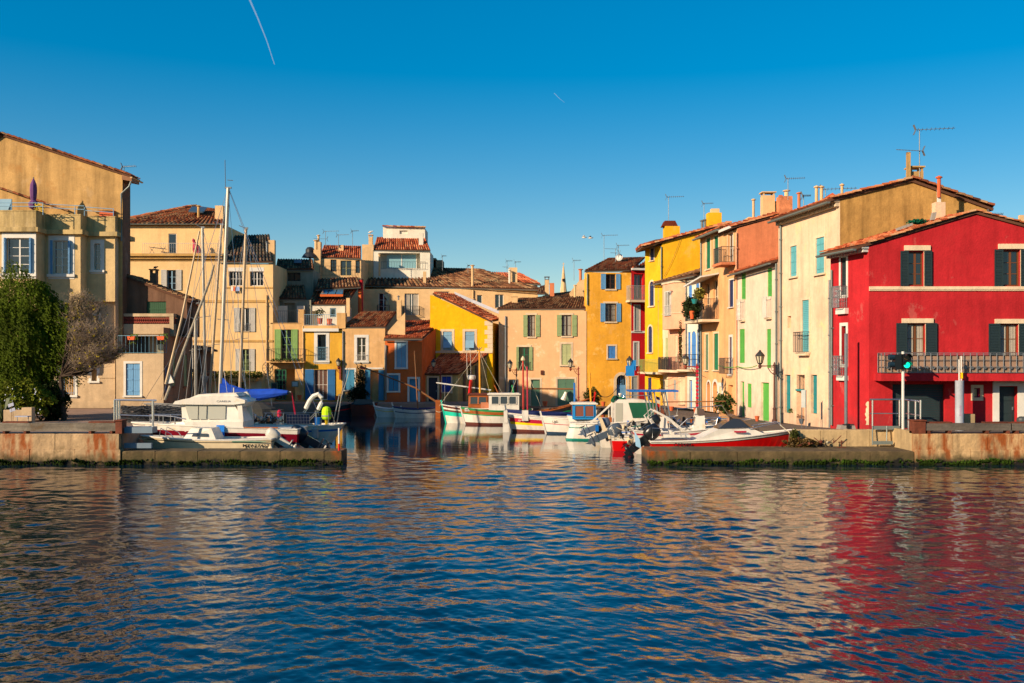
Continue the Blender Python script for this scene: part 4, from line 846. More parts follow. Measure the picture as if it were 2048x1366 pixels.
bush('ivy', 'dark bare ivy climbing the tan house wall between shutter and door', X(720, 97.7), 97.75, Z(764, 97.7), .62, .22, 1.75, 1300, (52, 50, 34), .09, 'ivy'); bush('bush', 'dark green bush at the foot of the ivy by the teal door', X(715, 97.2), 97.2, Z(789, 97.2), 1.1, .4, .85, 1000, (26, 40, 20), .12)
# H: orange
hr, FH = house('small_house', 'bright orange house with pale blue shutters framed in white and red tile roof', pt2(770.3, 97), pt2(844, 97), .8, 1.0, Z(681, 97), P['orange'], [S_(793, 685, 812, 735, m=C['ltblue'], sur=WHITE, wd=.18, n=2), S_(777, 750, 797, 782, m=C['teal'], sur=WHITE, wd=.17, st='plank', n=2), D_(819, 758, 836, 805, m=C['teal'], sur=WHITE, wd=.2)], left=False, right=False)
Sd = Fc((FH.B.x, 97), (X(886, 103.2), 103.2)); mb = MB(); mb.poly([Sd.p(0, 1), Sd.p(Sd.L, 1), Sd.p(Sd.L, Z(644, 103.2)), Sd.p(0, Z(681, 97))]); mb.build('wall', P['orange'], hr)
_, oo = pxroof(hr, FH, Z(681, 97), .3, [(768, 678), (845, 678), (886, 642), (808, 643)], 17, 10, TILER); gutter(hr, FH.p(-.1, Z(680, 97), .3), FH.p(FH.L, Z(680, 97), .3)); pipe(FH, 772, 690, 800, hr)
# J: golden gable house
YJ = 101; top = [(860, 590), (866, 591), (983, 645)]; FJ = Fc(pt2(860, YJ), pt2(985, YJ)); tp = [FJ.at(a, b) for a, b in top]; tp[-1] = (FJ.L, tp[-1][1])
jr, FJ = house('gable_house', 'golden yellow house with sloping gable and pale blue half opened shutters', pt2(860, YJ), pt2(985, YJ), 9, 1.0, tp[-1][1]-.01, P['gold'], [S_(886, 663, 904, 701, m=C['ltblue'], sur=CREAM, wd=.24, st='plank', n=1), S_(930, 663, 949, 701, m=C['ltblue'], sur=CREAM, wd=.24, st='plank', n=1)], top=tp, right=False)
SJ = Fc((FJ.B.x, YJ), (X(998, 106), 106)); mb = MB(); zz = tp[-1][1]; mb.poly([SJ.p(0, 1), SJ.p(SJ.L, 1), SJ.p(SJ.L, zz), SJ.p(0, zz)]); mb.build('wall', P['gold'], jr)
for px in (895, 939.5):
    for s in (-1, 1):
        u, z = FJ.at(px+s*4.2, 681); mb = MB(); w_ = .22; mb.hex8([FJ.p(u-w_, z-.75, .32), FJ.p(u+w_, z-.75, .32), FJ.p(u+w_, z-.75, .36), FJ.p(u-w_, z-.75, .36), FJ.p(u-w_, z, .0), FJ.p(u+w_, z, .0), FJ.p(u+w_, z, .04), FJ.p(u-w_, z, .04)]); mb.build('shutter_flap', C['ltblue'], jr)
        mb = MB(); FJ.box(mb, u-w_, u+w_, z-.75, z-.02, -.05, .002); mb.build('opening', DARK, jr)
n = 7
for i in range(n):
    w_ = .5 if i % 2 else .8; z1 = Z(642+i*9, YJ); z0 = Z(642+(i+1)*9, YJ)+.02; mb = MB(); FJ.box(mb, FJ.L-w_, FJ.L+.02, z0, z1, .002, .04); mb.build('quoin', CREAM, jr)
rq = [W(983, 643, YJ-.2), W(998, 640, 106), W(905, 590, 106), W(866, 587, YJ-.2)]
rq = [v+Vector((0, 0, .05)) for v in rq]; slabroof(jr, rq, 10, 18, TILER)
mb = MB(); a, b = W(909, 590, 106.2), W(998, 628, 106.2); mb.hexa(a, b-a, (0, .4, 0), (0, 0, .35)); mb.build('flashing', mat('pale_flashing', (190, 190, 196), .5, 'metal'), jr)
mb = MB(); FJ.box(mb, .2, FJ.L, Z(706, YJ), Z(702, YJ), .002, .1); mb.build('wall_band', CREAM, jr)
# I: lean-to
ir, FI = house('lean_to', 'low stained lean-to with red tile roof, dark door and royal blue window', pt2(844.5, 98), pt2(916, 98), .4, 1.0, Z(750, 98), P['shed'], [D_(857, 755, 875, 807, m=paint('door_dark_blue', (22, 26, 48)), n=4, sur=CREAM, wd=.14), S_(884, 753, 902, 784, m=C['royal'], sur=CREAM, wd=.14, st='plank', n=2)], left=False, right=False)
SI = Fc((FI.B.x, 98), (X(983, 101.5), 101.5)); tp = [(0, Z(750, 98)), (SI.L, Z(704, 101.5))]; mb = MB(); h = SI.rect(953, 748, 962, 772); mb2 = MB(); sheet(mb2, SI, 0, SI.L, 1, Z(750, 98), []); mb2.poly([SI.p(0, Z(750, 98)), SI.p(SI.L, Z(750, 98)), SI.p(SI.L, Z(704, 101.5))]); mb2.build('wall', P['shed'], ir)
window(SI, h[0], h[1], h[2], h[3], .06, C['slate'], ir, 1, 2); mb = MB(); u0, _ = SI.at(922, 750)
for k in range(3): u, _ = SI.at(928+k*12, 750); z = 1+(Z(750, 98)-1)+(Z(704, 101.5)-Z(750, 98))*u/SI.L; SI.box(mb, u-.1, u+.1, 1, z-.3, .002, .16)
mb.build('buttress', P['brown'], ir)
q = [W(842, 748, 97.7), W(917, 747, 97.7), W(982, 705, 101.3), W(884, 705, 101.3)]; slabroof(ir, q, 20, 9, TILER)
# K: long beige house with big roof
YK = 114; kr, FK = house('long_house', 'long beige house with wide brown tile roof above the small harbour houses', pt2(724, YK), pt2(1076, YK), 9, 3, Z(578, YK), P['beige'], [W_(757, 586, 777, 626, f=WHITE, c=2, r=3, rail=IRON, rd=.5, rh=.9), W_(809, 587, 837, 630, f=WHITE, c=2, r=1, curt=True, rail=IRON, rd=.5, rh=1.), W_(868, 583, 898, 600, f=WHITE, c=2, r=1), W_(954, 590, 964, 609, f=WHITE, c=1, r=1), W_(990, 589, 1007, 616, f=WHITE, c=2, r=1, arch=False)])
rz = .34; _, oo = pxroof(kr, FK, Z(577, YK), rz, [(728, 572), (1084, 580), (960, 540), (742, 535)], 44, 10, TILED)
chimney(kr, 718, 520, 572, 13, 113, P['beige'], 'plain'); chimney(kr, 945, 532, 575, 5, 114.5, P['beige'], 'pipe'); chimney(kr, 1026, 535, 565, 17, 116, P['beige'], 'plain'); chimney(kr, 849, 543, 566, 6, 115.5, P['beige'], 'plain'); chimney(kr, 759, 510, 545, 4, 117, P['beige'], 'pipe'); chimney(kr, 1019, 541, 560, 4, 115.6, P['white'], 'pipe')
mb = MB(); mb.box(X(716, 105), X(724, 105), 105, 105.8, 7, Z(560, 105)); mb.build('party_wall', P['crim'], kr); mb = MB(); mb.box(X(717, 104), X(722, 104), 104, 104.4, 7, Z(580, 104)); mb.build('party_wall', P['orange'], kr)
pipe(FK, 946, 580, 615, kr, m=P['beige'], r=.09)
r, _ = house('roof_block', 'low red roofed house end behind the right end of the long brown roof', pt2(972, 124), pt2(1075, 124), 4, 6, Z(560, 124), P['beige'], []); 
_, _ = pxroof(r, Fc(pt2(972, 124), pt2(1080, 124)), Z(562, 124), .3, [(965, 562), (1082, 570), (1040, 548), (975, 546)], 16, 4, TILER)
# M, L: houses behind
mr, FM = house('loggia_house', 'cream house with red tile roof and iron loggia doors, left of the top house', pt2(634, 112), pt2(722, 112), 6, 7, Z(518, 112), P['beige'], [W_(661, 519, 673, 543, f=DARK, c=2, r=3), W_(681, 521, 703, 551, f=paint('olive', (150, 146, 96)), c=2, r=2), W_(711, 521, 720, 546, f=DARK, c=1, r=2)])
railing(FM, .4, FM.L-.3, Z(552, 112), Z(533, 112), .5, .6, IRON, mr, sp=.35); pxroof(mr, FM, Z(518, 112), .5, [(638, 516), (722, 518), (722, 494), (648, 492)], 19, 5, TILER)
mb = MB(); mb.box(X(636, 112), X(642, 112), 111.7, 112.5, Z(556, 112), Z(484, 112)); mb.box(X(628, 112), X(636, 112), 111.7, 112.5, Z(556, 112), Z(500, 112)); mb.build('party_wall', P['beige'], mr)
chimney(mr, 637, 472, 492, 4, 113, P['beige'], 'pipe'); chimney(mr, 632, 482, 496, 6, 113, P['beige'], 'pipe'); chimney(mr, 682, 490, 496, 10, 114, P['beige'], 'plain')
lr, FLh = house('top_house', 'highest white house with red roof and glazed loggia on the skyline', pt2(746, 118), pt2(860, 118), 5, 7, Z(503, 118), P['white'], [('H', 757, 506, 840, 537, dict(rec=1.2))])
window(FLh, *(lambda r: (r[0], r[1], r[2], r[3]))(FLh.rect(771, 506, 832, 536)), -.9, WHITE, lr, 2, 1, gm=mat('pale_glass', (120, 160, 170), .1, 'glass')); railing(FLh, 1., FLh.L-.5, Z(538, 118), Z(524, 118), .2, .2, IRON, lr, sp=.3, sides=False)
pxroof(lr, FLh, Z(502, 118), .5, [(746, 501), (861, 502), (850, 476), (754, 476)], 25, 5, TILER)
FT = Fc(pt2(766, 121.5), pt2(850, 121.5)); mb = MB(); sheet(mb, FT, 0, FT.L, 9, Z(454, 121.5), [FT.rect(799, 461, 815, 468)+(.2,)]); mb.poly([FT.p(FT.L, 9), FT.p(FT.L, 9, -4), FT.p(FT.L, 21.2, -4), FT.p(FT.L, 21.2)]); mb.build('wall', P['white'], lr); ridge(lr, W(765, 453, 121.3), W(851, 455, 121.3), TILER, .18)
chimney(lr, 842, 466, 486, 9, 119.5, P['white'], 'plain'); chimney(lr, 741, 469, 484, 8, 118.5, P['beige'], 'slab')
mb = MB(); mb.box(X(724, 118), X(747, 118), 118, 119, 9, Z(489, 118)); single(mb, 'roof_terrace', P['beige'], 'small beige roof terrace wall between the two red roofs', 'building')
mb = MB(); mb.box(X(862, 125), X(885, 125), 125, 128, 9, Z(520, 125)); mb.box(X(862, 125), X(872, 125), 125, 128, 9, Z(516, 125)); single(mb, 'ruined_wall', mat('rough_masonry', (150, 120, 92), .95, 'stone', var=.4), 'rough stone wall end on the skyline right of the top house', 'wall')
for px, yt, yb, Y, L, lo, lab in ((651, 462, 492, 113, 28, True, 'double aerial mast on the left red roof'), (677, 469, 490, 113, 22, False, 'short aerial in the middle of the left red roof'), (705, 461, 490, 113, 13, False, 'straight aerial at the right end of the left red roof'), (885, 511, 536, 118, 8, False, 'aerial by the rough stone wall end'), (936, 530, 540, 117, 5, False, 'tiny aerial on the long brown roof ridge'), (1014, 521, 545, 117, 11, True, 'aerial left of the stubby chimney on the long roof'), (1031, 523, 556, 117, 11, False, 'thin aerial right of the stubby chimney on the long roof'), (1148, 520, 556, 112, 14, False, 'aerial mast beside the far church spire')): antenna(px, yt, yb, Y, L, lab, lo=lo)
# church spire and far roofs
mb = MB(); Y = 260; c = W(1127, 585, Y); s = Y/FP; mb.lathe(c-Vector((0, 0, 6)), [(7*s, 0), (6.8*s, 6), (1.2*s, 6+52*s), (.4*s, 6+53*s)], 8); mb.tube([c+Vector((0, 0, 50*s)), c+Vector((0, 0, 60*s))], .08, 5); mb.bar(c+Vector((-3*s, 0, 57*s)), c+Vector((3*s, 0, 57*s)), .1, .1)
sp = thing('church', 'distant pale stone church spire with cross on the skyline', 'church', c-Vector((0, 0, 6))); mb.build('spire', P['beige'], sp); g = MB(); g.box(c.x-.35, c.x+.35, Y-3*s-.6, Y-3*s, c.z+22*s, c.z+27*s); g.build('opening', DARK, sp)
r, FX = house('rear_house', 'old beige house end with rounded gable behind the ochre house', pt2(1140, 111), pt2(1176, 111), 6, 5, Z(585, 111), P['beige'], [], top=[(0, Z(585, 111)), (1., Z(562, 111)), (1.9, Z(556, 111))]); chimney(r, 1161, 540, 560, 6, 111.5, P['coral'], 'pipe'); chimney(r, 1150, 572, 592, 4, 110, P['beige'], 'pipe')
r, FX = house('rear_house', 'low roofs with red chimney stacks seen above the peach house', pt2(1076, 110), pt2(1176, 110), 5, 5, Z(600, 110), P['beige'], []); pxroof(r, FX, Z(600, 110), .3, [(1072, 598), (1176, 598), (1176, 580), (1120, 588)], 20, 4, TILED); chimney(r, 1094, 560, 595, 8, 111, P['beige'], 'plain'); chimney(r, 1104, 566, 594, 9, 111, P['coral'], 'plain'); chimney(r, 1094, 553, 562, 9, 111.2, GREY, 'slab'); pxroof(r, FX, Z(590, 110), .3, [(1074, 588), (1090, 588), (1090, 572), (1080, 574)], 4, 3, TILED)
# N: peach house
YN = 102; sg = dict(sh=C['sage'], st='plank')
nr_, FN = house('peach_house', 'long pale peach house with sage green shutters and brown tile roof', pt2(997.5, YN), pt2(1173, YN), 6, .36, Z(622, YN), P['peach'], [W_(1056, 630, 1070, 673, f=C['dkbrown'], c=2, r=3, curt=True, lin=CREAM, sill=CREAM, sw=.45, gap=.05, **sg), W_(1124, 630, 1143, 672, f=C['dkbrown'], c=2, r=2, curt=True, lin=CREAM, sill=CREAM, sw=.5, gap=.04, **sg), W_(1038, 694, 1059, 740, f=C['emer'], c=2, r=3, lin=CREAM, sw=(.28, .3), rail=IRON, rh=.8, **sg), S_(1123, 688, 1142, 730, m=C['sagel'], sur=CREAM, wd=.2, n=2), W_(1018, 759, 1036, 787, f=C['ltblue'], c=2, r=2, bars=C['slate']), D_(1062, 759, 1080, 812, m=C['mgreen'], sur=CREAM, wd=.18, n=3), S_(1115, 758, 1149, 811, m=C['mgreen'], sur=CREAM, wd=.2, st='plank', n=2)], left=True)
_, oo = pxroof(nr_, FN, Z(621, YN), .36, [(994, 619), (1174, 618), (1176, 597), (1040, 598)], 34, 9, TILED); chimney(nr_, 1029, 592, 612, 12, 104, P['beige'], 'slab'); pipe(FN, 1011, 632, 790, nr_, m=GREY, r=.07)
g = MB(); u, z = FN.at(1084, 745); FN.box(g, u-.14, u+.14, z-.22, z+.22, .002, .12); g.build('meter_box', RUST, nr_)
# O: ochre house with sky blue shutters
YO = 102.3; sb = dict(sh=C['sky'], f=C['dkbrown'])
or_, FO = house('ochre_house', 'ochre house with sky blue shutters and arched blue door', pt2(1173.3, 102.05), pt2(1262, 102.6), 1.2, .36, Z(545, YO), P['och'], [W_(1212, 548, 1231, 578, r=3, sill=CREAM, sw=(.5, .46), gap=.04, **sb), W_(1211, 607, 1232, 643, r=3, curt=True, lin=CREAM, sill=CREAM, sw=(.5, .46), gap=.04, bars=IRON, **sb), S_(1216, 692, 1231, 717, m=C['blue2'], sur=CREAM, wd=.16, n=2), W_(1233, 750, 1253, 812, f=C['sky'], c=4, r=1, arch=True, sur=CREAM, wd=.3, rec=.35, sill=False, bars=None)], left=True)
u0, z1 = FO.at(1233, 770); u1, z0 = FO.at(1253, 812); shutter(FO, u0, u1, .4, z1, -.27, C['sky'], or_, 'plank')
_, oo = pxroof(or_, FO, Z(544, YO), .36, [(1169, 543), (1264, 541), (1290, 516), (1218, 518)], 21, 9, TILE); pipe(FO, 1174.5, 547, 610, or_, m=ZINC, r=.05)
# P: narrow red
pr, FP_ = house('narrow_house', 'very narrow red house with loggia balcony between ochre and yellow houses', pt2(1262.3, 102.6), pt2(1292, 103), 6, .36, Z(540, 103), P['red'], [('H', 1268, 548, 1287, 600, dict(rec=.8)), S_(1269, 611, 1279, 661, m=C['shgrey'], sur=WHITE, wd=.1, n=1), S_(1268.5, 685, 1276, 730, m=C['shgrey'], sur=WHITE, wd=.14, n=1), S_(1264, 753, 1275, 808, m=C['shgrey'], n=1, sur=CREAM, wd=.1)], left=False, right=False)
u = FP_.rect(1268, 548, 1287, 598); window(FP_, u[0], u[1], u[2], u[3], -.5, WHITE, pr, 2, 1); mb = MB(); FP_.box(mb, -.0, FP_.L+.1, Z(541, 103), Z(537, 103), .002, .3); mb.build('cornice', WHITE, pr)
mb = MB(); z1, z0 = Z(662, 103), Z(666, 103); FP_.box(mb, 0, FP_.L, z0, z1, .002, .06); mb.build('wall_band', WHITE, pr)
railing(FP_, -.55, FP_.L, Z(600, 101.6), Z(571, 101.6), .1, 1.1, C['shgrey'], pr, sp=.1); mb = MB(); FP_.box(mb, -.6, FP_.L+.05, Z(604, 101.6), Z(600, 101.6), .002, 1.15); mb.build('balcony_slab', CREAM, pr)
pxroof(pr, FP_, Z(539, 103), .5, [(1264, 538), (1290, 534), (1291, 524), (1266, 540)], 6, 4, TILER)
# Q: tall bright yellow
nv = dict(m=C['navy'], st='plank', n=1)
qr, FQ = house('tall_house', 'tall bright yellow house with arched navy shutters and huge blank side wall', pt2(1290, 93.5), pt2(1324, 90.5), 12, .95, Z(493, 91.5), P['yel'], [S_(1301, 497, 1308, 521, **dict(nv, sur=CREAM, wd=.12)), S_(1299.5, 563, 1308, 612, **dict(nv, arch=True, sur=CREAM, wd=.16)), S_(1297, 652, 1304.5, 705, **dict(nv, arch=True, sur=CREAM, wd=.16)), S_(1296, 755, 1303, 800, **dict(nv))], left=False, right=False)
YQ = 90.5; FQ2 = Fc(pt2(1324, YQ), pt2(1490, YQ)); mb = MB(); tq = [FQ2.at(a, b) for a, b in ((1324, 487), (1400, 460), (1462, 448), (1490, 450))]; tq[0] = (0, tq[0][1]); tq[-1] = (FQ2.L, tq[-1][1]); mb.poly([FQ2.p(0, 1), FQ2.p(FQ2.L, 1)]+[FQ2.p(a, b) for a, b in reversed(tq)]); mb.build('wall', P['yel'], qr)
a = FQ2.p(*tq[0], .2)+Vector((-1.9, 0, -.42)); b = FQ2.p(*tq[2], .2); d3 = Vector((0, 9, 0)); up = Vector((0, 0, .12)); rr, _, _ = slabroof(qr, [v+up for v in (a+Vector((0, 4, 0)), a, b, b+d3)], 10, 22, TILER); ridge(rr, a+up, b+up, TILER, .15); gutter(qr, W(1281, 497, 94), W(1311, 489, 90.6))
g = MB(); g.prism([W(1281, 492, 93.9), W(1311, 483, 90.4), W(1340, 480, 90.4), W(1310, 489, 94)], (0, 0, .18)); g.build('eaves_board', ROOFSUB, qr)
pipe(FQ, 1322.5, 493, 572, qr, r=.05); chimney(qr, 1345, 452, 484, 30, 92, P['yel'], 'plain')
g = MB(); c = W(1343, 452, 92); g.prism([c+Vector((-.85, 0, 0)), c+Vector((.6, 0, 0)), c+Vector((.35, 0, .5)), c+Vector((-.6, 0, .5))], (0, 1.2, 0)); g.build('chimney_cap', TILER, qr)
chimney(qr, 1404, 443, 460, 5, 93, GREY, 'pipe'); chimney(qr, 1410, 441, 458, 5, 93, GREY, 'pipe'); chimney(qr, 1430, 425, 455, 27, 92, P['yel'], 'plain'); chimney(qr, 1431, 417, 427, 16, 92.3, P['beige'], 'plain')
# R: pale, pink, white row (Y 92 -> 82)
RA, RB = Vector(pt2(1317, 91.5)), Vector(pt2(1400, 82.3)); FR = Fc(RA, RB); zR = Z(549, 82.3)
def sub(F, pxa, pxb): ua = F.at(pxa, 700)[0]; ub = F.at(pxb, 700)[0]; return tuple(F.p(ua, 0)[:2]), tuple(F.p(ub, 0)[:2])
a, b = sub(FR, 1313, 1336); rp, F_ = house('row_house', 'pale cream row house with sage shutters and green mesh balcony', a, b, 5, .95, zR, P['pale'], [S_(1326, 578, 1332, 621, m=C['sagel'], n=1), S_(1320, 678, 1326, 725, m=C['sagel'], n=1), S_(1331, 676, 1337, 724, m=C['sagel'], n=1), S_(1303, 752, 1311, 810, m=C['sage'], n=1), S_(1321, 752, 1336, 822, m=C['ivory'], n=2, st='plank')], left=False, right=False)
railing(F_, -2.2, F_.L, Z(745, 88), Z(719, 88), .2, .95, C['lgreen'], rp, sp=.09, r=.008, name='mesh_railing'); g = MB(); F_.box(g, -2.3, F_.L, Z(749, 88), Z(745, 88), .002, 1.0); g.build('balcony_slab', CREAM, rp)
pipe(F_, 1317.5, 575, 745, rp)
a, b = sub(FR, 1336.3, 1374); rk, F_ = house('row_house', 'pink row house with a rounded bay window and bare vine by its door', a, b, 5, .95, zR, P['pink'], [S_(1350, 671, 1355, 725, m=C['ivory'], n=1), S_(1362, 669, 1366, 725, m=C['ivory'], n=1), S_(1347, 760, 1352, 800, m=C['shgrey'], n=1), S_(1358, 757, 1370, 808, m=C['ivory'], sur=CREAM, wd=.1, n=2)], left=False, right=False)
um_ = F_.L/2; zb, zt = Z(658, 86), Z(566, 86); g = MB(); prof = [(-um_*.9, 0), (-um_*.62, .85), (um_*.62, .85), (um_*.9, 0)]; g.prism([F_.p(um_+a, zb, d) for a, d in prof], (0, 0, zt-zb)); g.build('bay_window', P['pink'], rk); g = MB(); g.prism([F_.p(um_+a*1.06, zt+.003, d*1.1) for a, d in prof], (0, 0, .15)); g.prism([F_.p(um_+a*1.04, zb+1.35, d*1.05) for a, d in prof], (0, 0, .06)); g.build('cornice', CREAM, rk)
# window faces on the bay
p0, p1 = F_.p(um_-um_*.62, 0, .85), F_.p(um_+um_*.62, 0, .85); FBy = Fc(p0, p1); u = FBy.rect(1347, 581, 1358, 631); u = (FBy.L*.22, FBy.L*.78, Z(631, 86), Z(581, 86)); window(FBy, *u, .06, WHITE, rk, 2, 1, curt=True); railing(FBy, u[0], u[1], u[2], u[2]+.9, .07, .12, WHITE, rk, sp=.1)
p0, p1 = F_.p(um_+um_*.62, 0, .85), F_.p(um_+um_*.9, 0, 0)
railing(F_, 0, F_.L, Z(740, 86), Z(714, 86), .1, .9, IRON, rk, sp=.12); g = MB(); F_.box(g, 0, F_.L+.02, Z(745, 86), Z(740, 86), .002, .95); g.build('balcony_slab', CREAM, rk)
# planks / reed screen hung on that balcony
g = MB()
for i in range(16): u = .1+i*.2; F_.box(g, u, u+.1, Z(739, 86), Z(714+R.randint(0, 4), 86), .96, .99)
single(g, 'reed_screen', IRON, 'dark ragged slat screen tied to the balcony of the pink house', 'screen')
a, b = sub(FR, 1374.3, 1400); rw, F_ = house('row_house', 'white row house with arched azure shutters and iron balcony', a, b, 5, .95, zR, P['white'], [S_(1377.5, 568, 1384, 621, m=C['blue2'], n=1, arch=True, st='plank'), S_(1392, 564, 1398.5, 606, m=C['blue2'], n=1, arch=True, st='plank'), S_(1376, 664, 1381, 735, m=C['blue2'], n=1), S_(1383, 662, 1392, 735, m=C['blue2'], n=1, arch=True, st='plank'), S_(1394, 661, 1399.5, 735, m=C['blue2'], n=1), D_(1378, 760, 1384, 822, m=C['blue2'], n=3), S_(1393, 757, 1397.5, 812, m=C['blue2'], n=1)], left=False, right=False)
railing(F_, 0, F_.L, Z(739, 83.5), Z(709, 83.5), .1, .9, IRON, rw, sp=.12); g = MB(); F_.box(g, 0, F_.L+.02, Z(743, 83.5), Z(739, 83.5), .002, .95); g.build('balcony_slab', CREAM, rw)
# shared roof strip over the three
e0, e1 = FR.p(-.3, zR-.15, .5), FR.p(FR.L, zR-.15, .5); rdg = Vector((5.5, 1.2, 1.7)); ro, _, _ = slabroof(rw, [v+Vector((0, 0, .15)) for v in (e0, e1, e1+rdg, e0+rdg)], 34, 12, TILED); gutter(rw, e0+FR.N*.1, e1+FR.N*.1); ridge(ro, e1+Vector((0, -.1, .25)), e1+rdg+Vector((0, -.1, .25)), TILED, .13)
pipe(FR, 1372, 562, 715, rk); pipe(FR, 1398, 640, 830, rw)
# S: peach with emerald shutters (Y 82 -> 72.6)
SA, SB = Vector(pt2(1400.5, 82)), Vector(pt2(1474.5, 72.8)); FS = Fc(SA, SB); zS = 15.1
a, b = sub(FS, 1400.5, 1450); em = dict(m=C['emer'], n=1, sur=CREAM, wd=.14)
sr, F_ = house('row_house', 'peach row house with tall emerald shutters and a plant filled balcony', a, b, 9, .97, zS, P['pch2'], [S_(1413, 476, 1421, 538, **em), S_(1429, 471, 1437, 532, **em), W_(1411, 567, 1420, 610, f=CREAM, c=2, r=3), W_(1427, 560, 1436, 610, f=CREAM, c=2, r=3), S_(1411, 669, 1417, 740, **dict(em, m=C['mgreen'])), S_(1428, 667, 1437, 740, **em), ('N', 1414, 763, 1421, 828, dict(rec=.35, arch=True, sur=WHITE, wd=.15, sill=False)), ('N', 1426, 763, 1435, 829, dict(rec=.35, arch=True, sur=WHITE, wd=.22, sill=False)), S_(1439, 773, 1444, 801, m=C['ivory'], n=1, sur=WHITE, wd=.3)], left=False, right=False)
def hang(px0, px1, y0, y1, dp, rootname=None): pass
ua, zb = F_.at(1401, 640); ub, _ = F_.at(1438, 640); ub = F_.L*.78; ua = F_.L*.02
railing(F_, ua, ub, Z(640, 78.5), Z(600, 78.5), .1, 1.3, IRON, sr, sp=.12, r=.014); g = MB(); F_.box(g, ua-.1, ub+.1, Z(645, 78.5), Z(640, 78.5), .002, 1.4); g.build('balcony_slab', CREAM, sr)
g = MB(); g.hex8([F_.p(ua+.2, Z(560, 79), .02), F_.p(ub, Z(548, 77), .02), F_.p(ub, Z(553, 76), 1.5), F_.p(ua+.2, Z(568, 78), 1.5)]+[v+Vector((0, 0, .12)) for v in (F_.p(ua+.2, Z(560, 79), .02), F_.p(ub, Z(548, 77), .02), F_.p(ub, Z(553, 76), 1.5), F_.p(ua+.2, Z(568, 78), 1.5))]); g.build('awning', WHITE, sr)
c = F_.p((ua+ub)/2, Z(620, 78.5), 1.2); bush('balcony_plants', 'mass of dark green plants hanging over the peach house balcony', c.x-.3, c.y-.6, c.z+.2, .75, 1.6, .9, 2200, (52, 66, 34), .12, 'plants'); bush('trailing_vine', 'long vine trailing down the blue shutters from the plant balcony', c.x-.9, c.y+1.6, c.z-2.6, .14, .14, 1.9, 400, (92, 82, 42), .1, 'vine'); bush('spiky_plant', 'yellow green spiky plant in a teal pot on the balcony', c.x-.1, c.y-2.4, c.z+1.2, .4, .4, .45, 220, (150, 140, 60), .16, 'plant')
g = MB(); g.lathe((c.x-.55, c.y-1.7, c.z-.75), [(.12, 0), (.17, .4), (.19, .6), (.15, .63)], 10); single(g, 'flower_pot', mat('orange_pot', (224, 96, 44), .7), 'orange clay pot standing on the plant filled balcony', 'flower pot')
g = MB(); g.lathe((c.x-.5, c.y-2.5, c.z+.4), [(.14, 0), (.24, .3), (.27, .36)], 10); single(g, 'flower_pot', C['deepaq'], 'teal bowl shaped pot hung on the balcony corner', 'flower pot')
pxe = [F_.p(-.1, zS-.1, .45), F_.p(F_.L, zS-.1, .45)]; rdg = Vector((6, 1, 1.1)); ro, _, _ = slabroof(sr, [v+Vector((0, 0, .1)) for v in (pxe[0], pxe[1], pxe[1]+rdg, pxe[0]+rdg)], 24, 14, TILER); gutter(sr, pxe[0]+F_.N*.12, pxe[1]+F_.N*.12, r=.13); ridge(ro, pxe[1]+Vector((0, 0, .2)), pxe[1]+rdg+Vector((0, 0, .2)), TILER, .14)
g = MB(); q0, q1 = F_.p(F_.L, 1, -.05), F_.p(F_.L, 1, -9); g.poly([q0, q1, (q1.x, q1.y, zS+1.2), (q0.x, q0.y, zS)]); g.build('wall', P['och'], sr)
pipe(F_, 1401.8, 482, 835, sr, r=.06)
a, b = sub(FS, 1450.3, 1474.5); zS2 = Z(455, 72.8)
s2, F2_ = house('row_house', 'coral sided row house with a tiny iron balcony and navy shutters', a, b, 9, .97, Z(463, 74.5), P['pch2'], [W_(1456, 466, 1467, 524, f=WHITE, c=2, r=2, sur=CREAM, wd=.08), S_(1459, 560, 1467, 614, m=C['navy'], n=2, sur=WHITE, wd=.1), S_(1459.5, 674, 1464, 748, m=C['navy'], n=1, sur=WHITE, wd=.18), ('H', 1456, 770, 1466, 818, dict(rec=.3))], left=False, right=False)
railing(F2_, F2_.L*.12, F2_.L*.85, Z(528, 74.5), Z(497, 74.5), .05, 1., IRON, s2, sp=.1, r=.012); g = MB(); F2_.box(g, F2_.L*.1, F2_.L*.9, Z(533, 74.5), Z(528, 74.5), .002, 1.1); g.build('balcony_slab', P['coral'], s2)
railing(F2_, F2_.L*.25, F2_.L*.7, Z(748, 74), Z(716, 74), .05, .7, IRON, s2, sp=.1, r=.012); pipe(F2_, 1472.5, 465, 835, s2, m=P['pink'], r=.05)
g = MB(); e0, e1 = F2_.p(-.1, Z(463, 74.8), .5), F2_.p(F2_.L+.05, Z(456, 72.8), .5); g.hex8([e0, e1, e1+Vector((.9, .1, .3)), e0+Vector((.9, .1, .3))]+[v+Vector((0, 0, .2)) for v in (e0, e1, e1+Vector((.9, .1, .3)), e0+Vector((.9, .1, .3)))]); g.build('roof', WHITE, s2)
YS = 72.8; FS2 = Fc(pt2(1474.5, YS), pt2(1560, YS)); ts = [FS2.at(*v) for v in ((1474.5, 457), (1557, 431), (1560, 431))]; g = MB(); g.poly([FS2.p(0, 1), FS2.p(FS2.L, 1), FS2.p(FS2.L, ts[-1][1])]+[FS2.p(*v) for v in (ts[1], ts[0])]); g.build('wall', P['coral'], s2)
a, b = FS2.p(*ts[0], .1)+Vector((-.5, 0, 0)), FS2.p(*ts[1], .1); rr, _, _ = slabroof(s2, [v+Vector((0, 0, .12)) for v in (a+Vector((0, 5, 0)), a, b, b+Vector((0, 5, 0)))], 8, 10, TILER); ridge(rr, a+Vector((0, 0, .12)), b+Vector((0, 0, .12)), TILER, .12)
